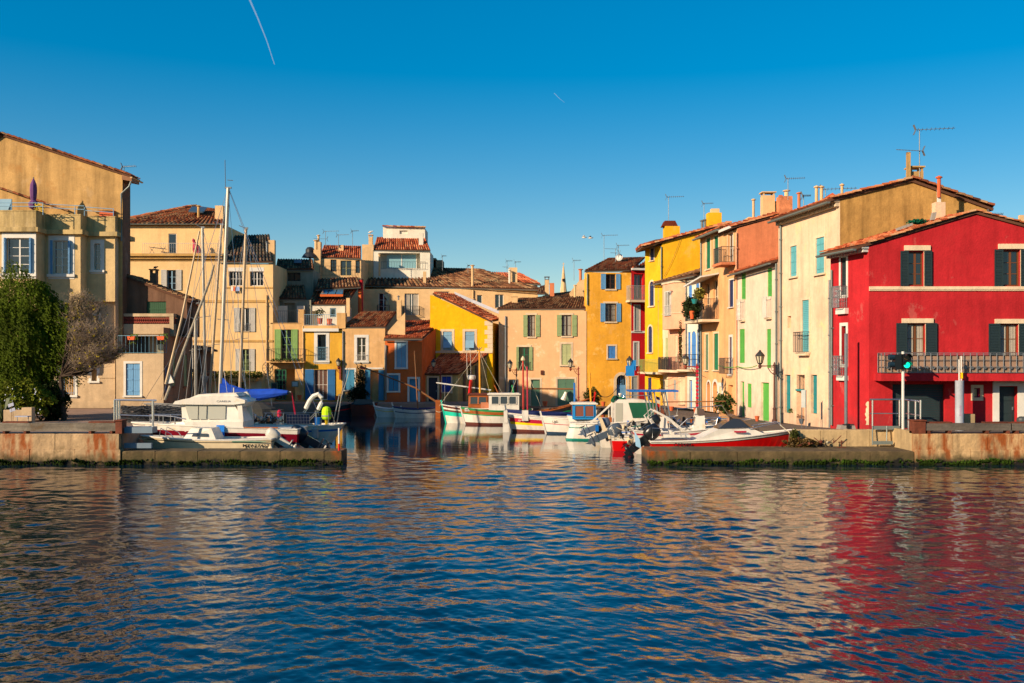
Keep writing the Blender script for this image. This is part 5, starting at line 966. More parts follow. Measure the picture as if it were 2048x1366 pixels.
# skyline chimneys above the row
ck = thing('chimney_stack', 'cluster stack of beige and brick chimneys on the skyline above the coral wall', 'chimney', W(1545, 440, 80)); Y = 80
for px, y0, y1, w_, m_, cp, y in ((1507, 401, 445, 5, P['beige'], 'pipe', 78), (1538, 383, 430, 24, P['beige'], 'slab', 80), (1562, 402, 432, 22, P['gable'], 'plain', 81), (1572, 392, 425, 26, mat('brick_stack', (196, 120, 78), .9, 'stone', var=.35, scale=3), 'plain', 79), (1573, 383, 395, 8, P['beige'], 'pipe', 79.4), (1562, 390, 404, 7, TERRA, 'plain', 81.3), (1598, 388, 420, 6, P['coral'], 'pipe', 78)):
    chimney(ck, px, y0, y1, w_, y, m_, cp)
g = MB(); g.box(X(1500, 80), X(1600, 80), 80.5, 86, 8, Z(432, 80)); g.build('wall', P['beige'], ck)
# T: bright green shutters house
bg_ = dict(m=C['bgreen'], n=2)
tr, FT_ = house('row_house', 'cream row house with bright apple green shutters and doors', pt2(1475, 72.6), pt2(1556, 63.7), 6, 1.0, Z(523, 63.7), P['crm2'], [S_(1483, 546, 1491.5, 600, **dict(bg_, n=1)), S_(1535, 536, 1544, 594, **dict(bg_, n=1)), S_(1479, 658, 1489.5, 726, **bg_), S_(1533.5, 658, 1542, 736, **bg_), D_(1481, 763, 1488.5, 838, m=C['bgreen'], n=1), S_(1495, 767, 1503, 815, **bg_), D_(1522, 765, 1538, 845, m=C['bgreen'], n=1)], left=False, right=False)
for px, y0, y1, Y in ((1486.5, 599, 640, 71), (1539, 594, 635, 65.3)):
    u, _ = FT_.at(px, 600); railing(FT_, u-.45, u+.45, Z(y1, Y), Z(y0, Y), .02, .35, WHITE, tr, sp=.1, ornate=True)
    g = MB(); FT_.box(g, u-.5, u+.5, Z(y1, Y)-.12, Z(y1, Y), .002, .2); g.build('sill', CREAM, tr)
zT = Z(523, 63.7); e0, e1 = FT_.p(-.6, zT-.1, .45), FT_.p(FT_.L, zT-.1, .45); rdg = Vector((4.5, .5, 1.35)); ro, _, _ = slabroof(tr, [v+Vector((0, 0, .12)) for v in (e0, e1, e1+rdg, e0+rdg)], 30, 10, TILER); gutter(tr, e0+FT_.N*.1, e1+FT_.N*.1)
pipe(FT_, 1552, 527, 848, tr, r=.055)
# U: cream house
aq = dict(m=C['aqua'], n=2, sur=CREAM, wd=.16)
ur_, FUu = house('cream_house', 'tall cream house with aqua shutters and blank brown side gable', pt2(1557, 63.6), pt2(1680, 55.4), 0.5, 1.1, 14.0, P['crm'], [S_(1581, 492, 1594, 553, **dict(aq, st='plank')), S_(1632, 475, 1649, 547, **dict(aq, st='plank')), S_(1604.5, 600, 1618.5, 704, **dict(aq, n=1)), ('H', 1575, 632, 1582, 656, dict(rec=.25)), S_(1569, 749.5, 1581, 826, m=C['deepaq'], n=1, st='plank', rec=.22), S_(1622, 749.5, 1634, 827.5, m=C['deepaq'], n=1, st='plank', rec=.22), ('H', 1593, 749.5, 1609.5, 850, dict(rec=.9))], left=False, right=False)
ua, zb = FUu.at(1597, 704); ub, _ = FUu.at(1621, 704); railing(FUu, ua+.25, ub-.1, Z(705, 59.5), Z(664, 59.5), .02, .45, IRON, ur_, sp=.11, r=.012, rails=(.85,), ornate=False); g = MB(); FUu.box(g, ua+.2, ub-.05, Z(711, 59.5), Z(705, 59.5), .002, .3); g.build('balcony_slab', CREAM, ur_)
u = FUu.rect(1593, 749.5, 1609.5, 850); g = MB(); FUu.box(g, u[0]+.5, u[1], 1.1, u[3]-.95, -.7, -.6); g.build('door', C['deepaq'], ur_); g = MB(); FUu.box(g, u[0], u[1], u[3]-.98, u[3]-.88, -.75, .08); g.build('door_canopy', C['deepaq'], ur_)
g = MB()
for i in range(6): x = u[0]+(u[1]-u[0])*(i+.5)/6; g.tube([FUu.p(x, u[3]-.88, -.05), FUu.p(x, u[3], -.05)], .015, 4)
g.build('door_grille', IRON, ur_)
FG2 = Fc(pt2(1680, 55.4), pt2(1975, 55.4)); tg = [FG2.at(*v) for v in ((1680, 399), (1822, 364), (1972, 418))]; tg[0] = (0, 14.0); tg[-1] = (FG2.L, tg[-1][1]); g = MB(); g.poly([FG2.p(0, 1), FG2.p(FG2.L, 1)]+[FG2.p(*v) for v in reversed(tg)]); g.build('wall', P['brgab'], ur_)
a, b, c = [FG2.p(*v) for v in tg]; a = a+Vector((-.55, 0, -.12)); dd = FUu.A-FUu.B; dd = Vector((dd.x, dd.y, 0))
up = Vector((0, -.12, .14)); rr, _, _ = slabroof(ur_, [v+up for v in (a+dd, a, b, b+dd)], 40, 12, TILER); ridge(rr, a+up+Vector((0, -.05, .03)), b+up+Vector((0, -.05, .03)), TILER, .13)
rr, _, _ = slabroof(ur_, [v+up for v in (c+Vector((.3, 0, -.12)), c+dd+Vector((.3, 0, -.12)), b+dd, b)], 20, 12, TILE); ridge(rr, c+up+Vector((.25, -.05, -.03)), b+up+Vector((0, -.05, .06)), TILE, .17, n=11)
gutter(ur_, a+dd+Vector((-.08, 0, .0)), a+Vector((-.08, 0, .0)), r=.11)
g = MB(); n = 26
for i in range(n): # genoise teeth under the eave
    u = FUu.L*(i+.5)/n; FUu.box(g, u-.1, u+.1, 13.62, 13.86, .002, .22)
FUu.box(g, 0, FUu.L, 13.863, 13.98, .002, .32); g.build('cornice', CREAM, ur_)
pipe(FUu, 1561, 446, 848, ur_, r=.065); pipe(FUu, 1659, 560, 855, ur_, m=GREY, r=.06)
chimney(ur_, 1834, 332, 372, 26, 56, P['gable'], 'slab'); chimney(ur_, 1818, 304, 372, 7, 55.8, P['gable'], 'plain'); 
for px, y0, y1, w_, m_ in ((1633, 376, 410, 6, P['beige']), (1643, 376, 408, 6, P['beige']), (1684, 372, 395, 5, P['beige'])): chimney(ur_, px, y0, y1, w_, 60, m_, 'pipe')
g = MB(); c = W(1665, 402, 60); g.box(c.x-.35, c.x+.35, 60, 60.5, c.z-.5, c.z+.15); g.prism([c+Vector((-.5, 0, .15)), c+Vector((.5, 0, .15)), c+Vector((0, 0, .5))], (0, .7, 0)); g.build('chimney', TERRA, ur_)
antenna(1839, 258, 345, 56, 64, 'tall twin aerial mast on the highest right chimney', lo=True); antenna(1576, 356, 392, 76, 32, 'slanting aerial above the chimney cluster'); antenna(1337, 393, 455, 93, 30, 'aerial on the yellow chimney'); antenna(1408, 406, 445, 93, 18, 'aerial above the twin pipes left of the square yellow chimney'); antenna(1607, 390, 415, 66, 14, 'small comb aerial between the twin flues and terracotta pipe'); antenna(1651, 377, 405, 61, 58, 'long boom aerial beside the twin flues'); antenna(1208, 470, 525, 106, 27, 'tall aerial on the ochre house roof'); antenna(1237, 490, 520, 106, 21, 'aerial cluster near the satellite dish', lo=True); antenna(1231, 497, 520, 106, 22, 'low aerial left of the satellite dish', side=-1)
antenna(1982, 427, 436, 53, 22, 'white comb aerial behind the crimson gable top', m=WHITE)
g = MB(); c = W(1238, 514, 106); g.lathe(c, [(.02, .0), (.2, -.03), (.38, -.1), (.4, -.1), (.21, -.01)], 14, axis=(-.3, -1, .3)); single(g, 'satellite_dish', WHITE, 'white satellite dish on the ochre house roof', 'satellite dish')
# V: crimson house
YV = 51.8; slt = dict(f=C['brown'], c=2, r=3, sh=C['slate']); 
TV = [(1738, 491), (1950, 427), (2110, 470)]; FV = Fc(pt2(1738, YV), pt2(2110, YV)); tv = [FV.at(*v) for v in TV]; tv[0] = (0, tv[0][1]); tv[-1] = (FV.L, tv[-1][1]); zV = min(tv[0][1], tv[-1][1])-.01
ops = [W_(1817, 503, 1847, 571, **dict(slt, sw=(.42, .4), gap=.02)), W_(2006, 500, 2040, 572, **dict(slt, sw=(.45, .4), gap=.02)), W_(1814, 647, 1850, 735, **dict(slt, sw=(.56, .58), curt=True, gap=.02)), W_(2000, 648, 2036, 735, **dict(slt, sw=(.6, .6), curt=True, gap=.02)), S_(1785, 768, 1890, 857, m=C['slate'], n=1, st='roller', rec=.25), W_(1948, 776, 1960, 795, f=mat('purple_frame', (120, 30, 90)), c=1, r=1, sur=CREAM, wd=.16, sill=False), D_(1998, 773, 2034, 857, m=C['slate'], n=3, rec=.3)]
vr_, FV = house('crimson_house', 'big crimson house with dark green shutters, long balcony and roller garage door', pt2(1738, YV), pt2(2110, YV), 3.6, 1.46, zV, P['crim'], ops, top=tv, left=False)
g = MB(); z1, z0 = Z(573, YV), Z(579.5, YV); FV.box(g, 0, FV.L, z0, z1, .002, .1); FV.box(g, 0, FV.L, z0-.06, z0-.003, .002, .06); g.build('wall_band', CREAM, vr_)
for x0, x1, y0, y1 in ((1808, 1860, 491, 501), (1996, 2052, 488, 498), (1803, 1866, 637, 646), (1989, 2050, 638, 647)):
    u0, z1 = FV.at(x0, y0); u1, z0 = FV.at(x1, y1); g = MB(); FV.box(g, u0, u1, z0, z1, .002, .09); g.build('lintel', CREAM, vr_)
for x0, x1, y0, y1 in ((1847.3, 1853, 501, 573), (2040.3, 2046, 498, 573), (1850.3, 1857, 646, 740), (2036.3, 2043, 647, 740)):
    u0, z1 = FV.at(x0, y0); u1, z0 = FV.at(x1, y1); g = MB(); FV.box(g, u0, u1, z0, z1, -.1, .03); g.build('window_surround', CREAM, vr_)
u0, z1 = FV.at(1985, 760); g = MB(); ua, zz = FV.at(1997.5, 772); ub, _ = FV.at(2034.5, 772); FV.box(g, u0, ua, 1.46, z1, .002, .07); FV.box(g, ub, FV.L, 1.46, z1, .002, .07); FV.box(g, ua, ub, zz, z1, .002, .07); g.build('door_surround', WHITE, vr_)
ua, _ = FV.at(1757, 706); zt, zb = Z(706, YV-1), Z(747, YV-1); g = MB(); FV.box(g, ua-.25, FV.L+.3, Z(762, YV-1.05), zb-.003, .002, 1.05); g.build('balcony_slab', P['crim'], vr_)
railing(FV, ua-.05, FV.L+.2, zb, zt, .05, .98, GREY, vr_, sp=.33, r=.018, indiv=True, rails=(.32, .66, .92)); g = MB(); FV.box(g, ua, FV.L+.2, zb+.06, zt-.12, .86, .9); FV.box(g, ua, ua+.04, zb+.06, zt-.12, .1, .86); g.build('balcony_screen', mat('tan_canvas', (176, 142, 118), .9, 'plaster', k=.7), vr_)
g = MB(); n = int((FV.L-ua)/.33)
for i in range(n):
    uc = ua+.12+.33*i; zc = zb+.3
    for k in range(4): a_ = k*math.pi/4; d = Vector((math.cos(a_)*.085, 0, math.sin(a_)*.085)); p = FV.p(uc, zc, 1.0); g.bar(p-d, p+d, .02, .03, up=(0, 1, 0))
    g.tube([FV.p(uc+.07*math.cos(t*math.pi/4), zc+.07*math.sin(t*math.pi/4), 1.0) for t in range(9)], .012, 4, caps=False)
g.build('rosette', GREY, vr_, kind='stuff')
SVn = Fc(pt2(1661, 55.4), pt2(1738, YV)); zs = Z(491, YV)
u1_ = SVn.rect(1682, 515, 1693, 590); u2_ = SVn.rect(1683.5, 652, 1692.5, 728); g = MB(); sheet(g, SVn, 0, SVn.L, 1.25, zs, [u1_+(.12,), u2_+(.25,)]); g.build('wall', P['crim'], vr_)
fit(vr_, SVn, 'S', *u1_, .12, dict(m=C['slate'], sur=WHITE, wd=.16, n=1, sill=False)); fit(vr_, SVn, 'W', *u2_, .25, dict(c=1, r=3, f=C['slate'], sur=WHITE, wd=.18, sill=False))
for u_, y0, y1, ys in ((u1_, 573, 616, 628), (u2_, 712, 751, 761)):
    za, zb_ = Z(y0, 54), Z(y1, 54); railing(SVn, u_[0]-.12, u_[1]+.12, zb_, za, .06, .5, GREY, vr_, sp=.09, r=.016, ornate=True, rails=(.5,)); g = MB(); SVn.box(g, u_[0]-.2, u_[1]+.2, Z(ys, 54), zb_-.01, .002, .22); g.build('sill', WHITE, vr_)
a, b, c = [FV.p(*v) for v in tv]; a = a+Vector((-.65, 0, -.16)); up = Vector((0, -.1, .12)); dd = Vector((SVn.A.x-SVn.B.x, SVn.A.y-SVn.B.y, 0))
rr, _, _ = slabroof(vr_, [v+up for v in (a+dd, a, b, b+dd)], 16, 14, TILER); ridge(rr, a+up+Vector((.6, -.04, .16)), b+up+Vector((0, -.04, .02)), TILER, .1, n=15)
rr, _, _ = slabroof(vr_, [v+up for v in (c, c+dd, b+dd, b)], 14, 14, TILER); ridge(rr, c+up+Vector((0, -.04, .04)), b+up+Vector((0, -.04, .02)), TILER, .1, n=11)
gutter(vr_, a+dd+Vector((-.1, 0, 0)), a+Vector((-.1, 0, 0)), r=.12); g = MB()
for i in range(13): u = SVn.L*(i+.5)/13; SVn.box(g, u-.08, u+.08, zs-.33, zs-.16, .002, .3)
SVn.box(g, 0, SVn.L, zs-.157, zs-.03, .002, .4); g.build('cornice', WHITE, vr_)
pipe(SVn, 1663, 540, 850, vr_, r=.06)
chimney(vr_, 1881, 404, 442, 20, 53.5, P['crm'], 'plain'); chimney(vr_, 1879, 379, 405, 6, 53.9, WHITE, 'plain'); chimney(vr_, 1878, 357, 380, 7, 53.85, TERRA, 'pipe'); chimney(vr_, 1901, 428, 438, 7, 53.4, TERRA, 'plain'); chimney(vr_, 2044, 430, 455, 8, 53.4, P['beige'], 'plain')
g = MB(); c = W(1868, 440, 52.2); g.hexa(c+Vector((-.15, 0, 0)), (.2, .0, .02), (0, .2, 0), (.1, 0, .4)); single(g, 'concrete_block', mat('concrete', (150, 142, 132), .9, 'stone'), 'grey hollow block propped against the cream chimney on the crimson roof', 'block')
g = MB(); c0, c1 = W(1795, 461, 52.3), W(1826, 450, 52.3)
for i in range(5): a_ = c0+(c1-c0)*i/5; g.hexa(a_, (.17, 0, .05), (0, .2, 0), (-.03, 0, .13))
single(g, 'concrete_block', MATS['concrete'], 'row of grey hollow blocks laid along the crimson roof edge', 'blocks')
bush('green_netting', 'crumpled green netting lying on the crimson house roof', X(1838, 52.3), 52.4, Z(443, 52.3), .55, .2, .14, 500, (20, 110, 80), .07, 'netting')
# ------------------------------------------------------------ boats
BW = mat('boat_white', (238, 230, 214), .4, 'paint', k=.78, var=.09, streak=.18, bump=.05, spec=.45, dirt=(206, 184, 146), scale=1.3); BM = mat('boat_maroon', (120, 12, 34), .3, 'paint', k=.9, var=.05, bump=.02, spec=.5)
BR = mat('boat_red', (214, 16, 16), .3, 'paint', k=.85, var=.06, bump=.03, spec=.5); BB = mat('boat_blue', (10, 104, 184), .4, 'paint', k=.85, var=.06, bump=.03); BN = mat('boat_navy', (18, 34, 86), .4, 'paint', bump=.03)
BG = mat('boat_green', (22, 132, 74), .4, 'paint', bump=.03); BT = mat('boat_turquoise', (30, 190, 160), .4, 'paint', bump=.03); BY = mat('boat_yellow', (244, 200, 10), .4, 'paint', k=.9, bump=.03); BC = mat('boat_crimson', (176, 22, 56), .4, 'paint', k=.9, bump=.03)
BK = mat('boat_black', (22, 22, 24), .45, 'paint', bump=.03); VARN = mat('varnished_wood', (176, 92, 28), .4, 'wood', k=.8, bump=.15, spec=.5); ANTI = mat('antifouling_brown', (92, 40, 28), .7, 'paint'); ANTB = mat('antifouling_blue', (24, 52, 74), .7, 'paint')
DECK = mat('deck_beige', (206, 186, 150), .7, 'paint'); ROPE = mat('rope', (200, 190, 160), .9, 'plain', bump=0); RUBB = mat('rubber', (30, 30, 32), .6, 'plain'); TINT = mat('tinted_window', (48, 50, 52), .08, 'glass', spec=.8); PALEW = mat('curtained_window', (168, 166, 150), .25, 'glass', spec=.6)
ALU = mat('mast_aluminium', (158, 152, 140), .4, 'metal', metal=.5, bump=0); MASTW = mat('mast_wood', (130, 84, 44), .6, 'wood'); GREYB = mat('outboard_grey', (70, 80, 90), .35, 'paint', spec=.5); BLK = mat('outboard_black', (20, 22, 24), .3, 'paint', spec=.5)
BLUEC = mat('blue_sailcloth', (10, 74, 190), .85, 'plain', k=.8, var=.2, bump=.4); GREYC = mat('grey_sailcloth', (150, 146, 140), .9, 'plain', var=.2, bump=.4); GRNC = mat('green_canvas', (8, 92, 62), .85, 'plain', k=.8, bump=.2); DKC = mat('dark_tarpaulin', (66, 64, 56), .9, 'plain', var=.25, bump=.5)
def boat(label, px0, px1, Y, bow='l', cat='boat', name='boat', group='boats moored in the basin', yaw=0, L=None):
    if L is None: L = (px1-px0)/FP*Y; cx = X((px0+px1)/2, Y)
    elif bow == 'l': cx = X(px0, Y)+L/2
    else: cx = X(px1, Y)-L/2
    rz = (math.pi if bow == 'l' else 0)+yaw
    r = thing(name, label, cat, (cx, Y, 0), rz, group); r['L'] = L; return r, L
def hull(r, L, B, zs, draft, bands, mats, tr=.0, rake=.4, sr=.15, n=20, deck=.12, rub=None, keelm=0, fb=.78, dk=None, swell=2.4, name='hull'):
    """bands: (upper fraction of freeboard, material index); zs: sheer height at stern, middle, bow"""
    def sheer(t): a, b, c = zs; return a*(1-t)*(1-2*t)+b*4*t*(1-t)+c*t*(2*t-1)
    def w(t):
        if t < .42: return tr+(1-tr)*(max(0, t)/.42)**.5 if tr < .4 else tr+(1-tr)*math.sin(t/.42*math.pi/2)
        return max(0, 1-((t-.42)/.58)**swell)
    fr = [-1, -.45, 0]+[b[0] for b in bands]; mi = [keelm, keelm]+[b[1] for b in bands]
    def pnt(t, f, s):
        z = sheer(t); q = max(0, f)
        ww = w(t)*(fb+(1-fb)*q**.7 if f >= 0 else (fb*.75 if f > -.9 else .04))*B/2
        ww *= 1-.28*(1-q)*max(0, (t-.6)/.4)
        x = (t-.5)*L+rake*(q-.55)*max(0, t-.5)**2*4-sr*(q-.5)*max(0, .5-t)**2*4
        return (x, s*ww, z*f if f >= 0 else draft*f)
    mb = MB(); 
    for s in (-1, 1):
        g = [[mb.P(pnt(i/n, f, s)) for f in fr] for i in range(n+1)]
        for i in range(n):
            for j in range(len(fr)-1):
                mb.m = mi[j]; q = [g[i][j], g[i+1][j], g[i+1][j+1], g[i][j+1]]; mb.F(q if s < 0 else q[::-1])
        if s < 0: g0 = g
    if tr > 0:
        for j in range(len(fr)-1): mb.m = mi[j]; mb.F([g0[0][j], g0[0][j+1], g[0][j+1], g[0][j]])
    h = mb.build(name, mats, r, local=True, smooth=False)
    d = MB(); 
    for i in range(n):
        a, b = i/n, (i+1)/n; q = []
        for t, s in ((a, -1), (b, -1), (b, 1), (a, 1)): x, y, z = pnt(t, 1, s); q.append((x, y*.97, z-deck))
        d.poly(q)
    d.build('deck', dk or DECK, r, local=True)
    if rub:
        g = MB()
        for s in (-1, 1): g.tube([Vector(pnt(i/n, 1, s)) for i in range(n+1)], .045, 5)
        if tr > 0: g.tube([Vector(pnt(0, 1, -1)), Vector(pnt(0, 1, 1))], .045, 5)
        g.build('gunwale', rub, r, local=True)
    return sheer, w, pnt
def part(r, nm, m, f, **k): g = MB(); f(g); return g.build(nm, m, r, local=True, **k)
def cabin(r, x0, x1, wd, z0, z1, m, slant=(.1, -.15), roof=.08, over=.12, wins=2, wm=TINT, fm=None, zf=(.45, .9), rm=None, fw=.8, name='cabin'):
    """wheelhouse with glazed sides; x0 aft, x1 forward"""
    a, b = x0+slant[0], x1+slant[1]; w2 = wd*.9
    g = MB(); g.hex8([(x0, -wd/2, z0), (x1, -wd/2, z0), (x1, wd/2, z0), (x0, wd/2, z0), (a, -w2/2, z1), (b, -w2/2, z1), (b, w2/2, z1), (a, w2/2, z1)]); c = g.build(name, m, r, local=True)
    g = MB(); g.box(a-over, b+over, -w2/2-over, w2/2+over, z1, z1+roof); g.box(a-over+.1, b+over-.1, -w2/2-over+.1, w2/2+over-.1, z1+roof, z1+roof*1.6); g.build('cabin_roof', rm or m, r, local=True)
    def P(u, v, s, o): # u along, v up
        xl = x0+slant[0]*v; xr = x1+slant[1]*v; return Vector((xl+(xr-xl)*u, s*(wd/2+(w2-wd)/2*v+o), z0+(z1-z0)*v))
    for s in (-1, 1):
        for i in range(wins):
            u0, u1 = .07+.86*i/wins+.02, .07+.86*(i+1)/wins-.02; g = MB(); q = [P(u0, zf[0], s, .004), P(u1, zf[0], s, .004), P(u1, zf[1], s, .004), P(u0, zf[1], s, .004)]; g.hex8(q+[v+Vector((0, s*.02, 0)) for v in q]); o = g.build('window', wm, r, local=True)
            if fm:
                f = MB(); e = [v+Vector((0, s*.03, 0)) for v in q]
                for p, q2 in zip(e, e[1:]+e[:1]): f.bar(p, q2, .05, .05)
                f.build('window_frame', fm, o, local=True)
    for v0, v1, xx, s in ((zf[0], zf[1], 1, 1), (zf[0], zf[1], 0, -1)):
        g = MB(); X_ = lambda v: (x1+slant[1]*v+.006) if xx else (x0+slant[0]*v-.006); zz = lambda v: z0+(z1-z0)*v
        q = [(X_(v0), -wd*.42*fw, zz(v0)), (X_(v0), wd*.42*fw, zz(v0)), (X_(v1), wd*.38*fw, zz(v1)), (X_(v1), -wd*.38*fw, zz(v1))]; g.hex8(q+[(p[0]+.02*s, p[1], p[2]) for p in q]); g.build('windscreen' if xx else 'window', wm, r, local=True)
    return c
def motor(r, x, z, m, s=1., tilt=1.0, y=0, side=-1, word=None, cover=None, m2=None):
    """outboard engine tilted up over the transom; side -1 puts it aft (towards -x)"""
    T = Matrix.Translation((x, y, z)) @ Matrix.Rotation(side*-tilt if side < 0 else tilt, 4, 'Y') @ Matrix.Scale(s, 4)
    g = MB(T); K = 14; ring = []
    for z_, cx_, a_, b_ in ((.02, -.03, .2, .15), (.08, -.03, .27, .2), (.3, -.05, .3, .235), (.5, -.06, .28, .225), (.64, -.08, .22, .18), (.7, -.09, .1, .09)):
        ring.append([g.P((cx_+a_*math.copysign(abs(math.cos(k*2*math.pi/K))**.6, math.cos(k*2*math.pi/K)), b_*math.copysign(abs(math.sin(k*2*math.pi/K))**.6, math.sin(k*2*math.pi/K)), z_)) for k in range(K)])
    for p_, q_ in zip(ring, ring[1:]):
        for k in range(K): g.F([p_[k], p_[(k+1) % K], q_[(k+1) % K], q_[k]])
    g.F(ring[0][::-1]); g.F(ring[-1])
    o = thing('x', '', '', (0, 0, 0)); bpy.data.objects.remove(o)
    cw = g.build('engine_cowl', cover or m, r, local=True, smooth=True)
    g = MB(T); g.box(-.17, .13, -.1, .1, -.75, .05); g.box(-.36, .1, -.14, .14, -.62, -.58); g.box(-.13, .1, -.05, .05, -1.05, -.75); g.lathe((-.3, 0, -.86), [(.02, 0), (.09, .12), (.09, .45), (.03, .6)], 8, axis=(1, 0, 0)); g.prism([(-.02, 0, -1.02), (.12, 0, -1.02), (-.02, 0, -1.25)], (0, .02, 0)); g.build('engine_leg', m2 or m, r, local=True)
    g = MB(T); c = Vector((-.33, 0, -.86))
    for k in range(3): a = k*2.094; d = Vector((0, math.cos(a), math.sin(a))); n = Vector((.4, -math.sin(a), math.cos(a))).normalized(); g.hex8([c-n*.03, c+n*.03, c+d*.17+n*.07, c+d*.17-n*.07]+[v+Vector((.015, 0, 0)) for v in (c-n*.03, c+n*.03, c+d*.17+n*.07, c+d*.17-n*.07)])
    g.build('propeller', BK, r, local=True)
    g = MB(T); g.box(.14, .3, -.14, .14, -.25, .08); g.build('engine_bracket', BK, r, local=True)
    if word:
        for sg in (-1, 1): 
            Rm = T.to_3x3().normalized() @ rot3((sg*-1, 0, 0) if 0 else (-sg, 0, 0), (0, 0, 1)); text(r, word, T @ Vector((-.05, sg*.245, .22)), .13*s, Rm, BW, ext=.003, world=False, bold=.004)
def lettering(r, s, x, z, y, size, m, bow, sx=1.):
    """letters on the side that faces the water in front"""
    if bow == 'l': text(r, s, (x, abs(y), z), size, rot3((-1, 0, 0), (0, 0, 1)), m, 'registration_number', .006, False, .002, sx)
    else: text(r, s, (x, -abs(y), z), size, rot3((1, 0, 0), (0, 0, 1)), m, 'registration_number', .006, False, .002, sx)
def stem(r, L, z, pnt, m, h=.35, both=True):
    for t in (1, 0):
        if t == 0 and not both: break
        g = MB(); p = Vector(pnt(t, 1, 0)); q = Vector(pnt(t, 0, 0)); k = .02 if t else -.02; g.bar((q.x, 0, -.1), (p.x+k, 0, p.z+(h if t else h*.4)), .11, .15, up=(0, 1, 0)); g.build('stem_post' if t else 'stern_post', m, r, local=True)
def ribs(r, L, pnt, zd, m, n=3):
    for i in range(n): t = .25+.5*i/max(1, n-1); g = MB(); a = Vector(pnt(t, 1, -1)); b = Vector(pnt(t, 1, 1)); g.box(a.x-.12, a.x+.12, a.y*.97, b.y*.97, a.z-zd, a.z-zd+.04); g.build('thwart', m, r, local=True)
# --- centre boats
r, L = boat('white pointed wooden boat with double blue lines, moored below the orange house', 788, 874, 88, 'l'); sh, w_, pn = hull(r, L, 1.7, (.95, .78, 1.0), .3, [(.5, 1), (.58, 2), (.9, 1), (1, 2)], [ANTB, BW, BN], rub=BN, deck=.3, dk=BB); stem(r, L, 1, pn, BW); ribs(r, L, pn, .12, BB)
part(r, 'mast', MASTW, lambda g: g.tube([(-.25, 0, .2), (-.2, 0, .9), (.1, 0, 5.9)], .09, 8, r2=.035))
part(r, 'lateen_yard', MASTW, lambda g: g.tube([(-2.3, -.3, 1.05), (0, -.3, 2.6), (4.9, -.3, 4.55)], .1, 8, r2=.05)); part(r, 'pennant', BR, lambda g: g.hexa((4.5, -.32, 4.45), (.45, 0, .12), (0, .03, 0), (0, 0, -.22)))
r, L = boat('small white wooden boat with a yellow line left of the blue lined boat', 751, 800, 89, 'l'); sh, w_, pn = hull(r, L, 1.4, (.85, .75, 1.0), .3, [(.65, 1), (.72, 2), (1, 1)], [ANTI, BW, BY], rub=BW, deck=.25, dk=BB); stem(r, L, 1, pn, BW)
r, L = boat('dark boat with a red line in the shade below the cobalt shutters', 640, 706, 91, 'r'); sh, w_, pn = hull(r, L, 1.6, (.9, .8, 1.2), .3, [(.55, 1), (.65, 2), (1, 1)], [BK, paint('hull_dark_blue', (30, 44, 54)), BR], rub=BK, deck=.3, dk=BK); stem(r, L, 1, pn, BK)
r, L = boat('brown covered barge lying in deep shade beneath the ivy', 704, 752, 91, 'r'); sh, w_, pn = hull(r, L, 2, (1.1, 1.05, 1.2), .3, [(1, 1)], [BK, ANTI], tr=.7, rub=BK, deck=.1, dk=MASTW); part(r, 'tarpaulin', DKC, lambda g: g.hex8([(-.9, -.8, 1), (.9, -.8, 1), (.9, .8, 1), (-.9, .8, 1), (-.7, -.1, 1.5), (.7, -.1, 1.5), (.7, .1, 1.5), (-.7, .1, 1.5)]))
mb = MB(); c = W(875.5, 840, 86); mb.hexa((c.x-.2, 86, -.5), (.42, 0, 0), (0, .12, 0), (0, 0, Z(800, 86)+.5)); single(mb, 'mooring_post', VARN, 'flat brown wooden mooring post left of the turquoise boat', 'mooring post')
# turquoise and wood wheelhouse boat
r, L = boat('turquoise and maroon fishing boat with a varnished wood wheelhouse and red arch', 887, 1010, 80.3, 'l'); L0 = L; sh, w_, pn = hull(r, L, 2.2, (1.3, 1.2, 1.5), .4, [(.42, 1), (.66, 2), (.76, 3), (.86, 1), (1, 3)], [BK, BW, BT, ANTI], rub=BW, deck=.3, dk=DECK); stem(r, L, 1, pn, BT, both=False)
xc = lambda px, Y, cx: cx-X(px, Y)   # bow left: local x grows towards the left
cx = r.location.x; a, b = xc(977, 80.3, cx), xc(937, 80.3, cx); cabin(r, a, b, 1.5, 1.0, Z(789, 80.3), VARN, slant=(0, -.03), wins=2, wm=TINT, fm=VARN, zf=(.42, .88), rm=ANTI)
zr = Z(789, 80.3); part(r, 'radar_arch', BR, lambda g: (g.bar((b-.1, .5, zr), (b-.2, .4, zr+1.1), .14, .2), g.bar((b-.1, -.5, zr), (b-.2, -.4, zr+1.1), .14, .2), g.bar((b-.2, -.45, zr+1.1), (b-.2, .45, zr+1.1), .2, .14))); part(r, 'radar_dome', BW, lambda g: g.lathe((b-.25, 0, zr+1.2), [(.3, 0), (.34, .1), (.34, .3), (.25, .36)], 12))
part(r, 'aerial', BW, lambda g: [g.tube([(b-.2+q, 0, zr+1.4), (b-.15+q, 0, zr+3.6)], .018, 4) for q in (0, .3)]); part(r, 'boom', WHITE, lambda g: g.tube([(a-.2, 0, zr+.35), (b+2.6, 0, zr+.95)], .06, 6)); part(r, 'stay_post', GREY, lambda g: g.tube([(b+1.9, .2, 1.6), (b+1.9, .2, zr+.8)], .02, 5))
part(r, 'rubbing_pad', paint('pink_panel', (206, 130, 92)), lambda g: g.box(a-.4, a+.6, .76, .8, 1.1, 1.7))
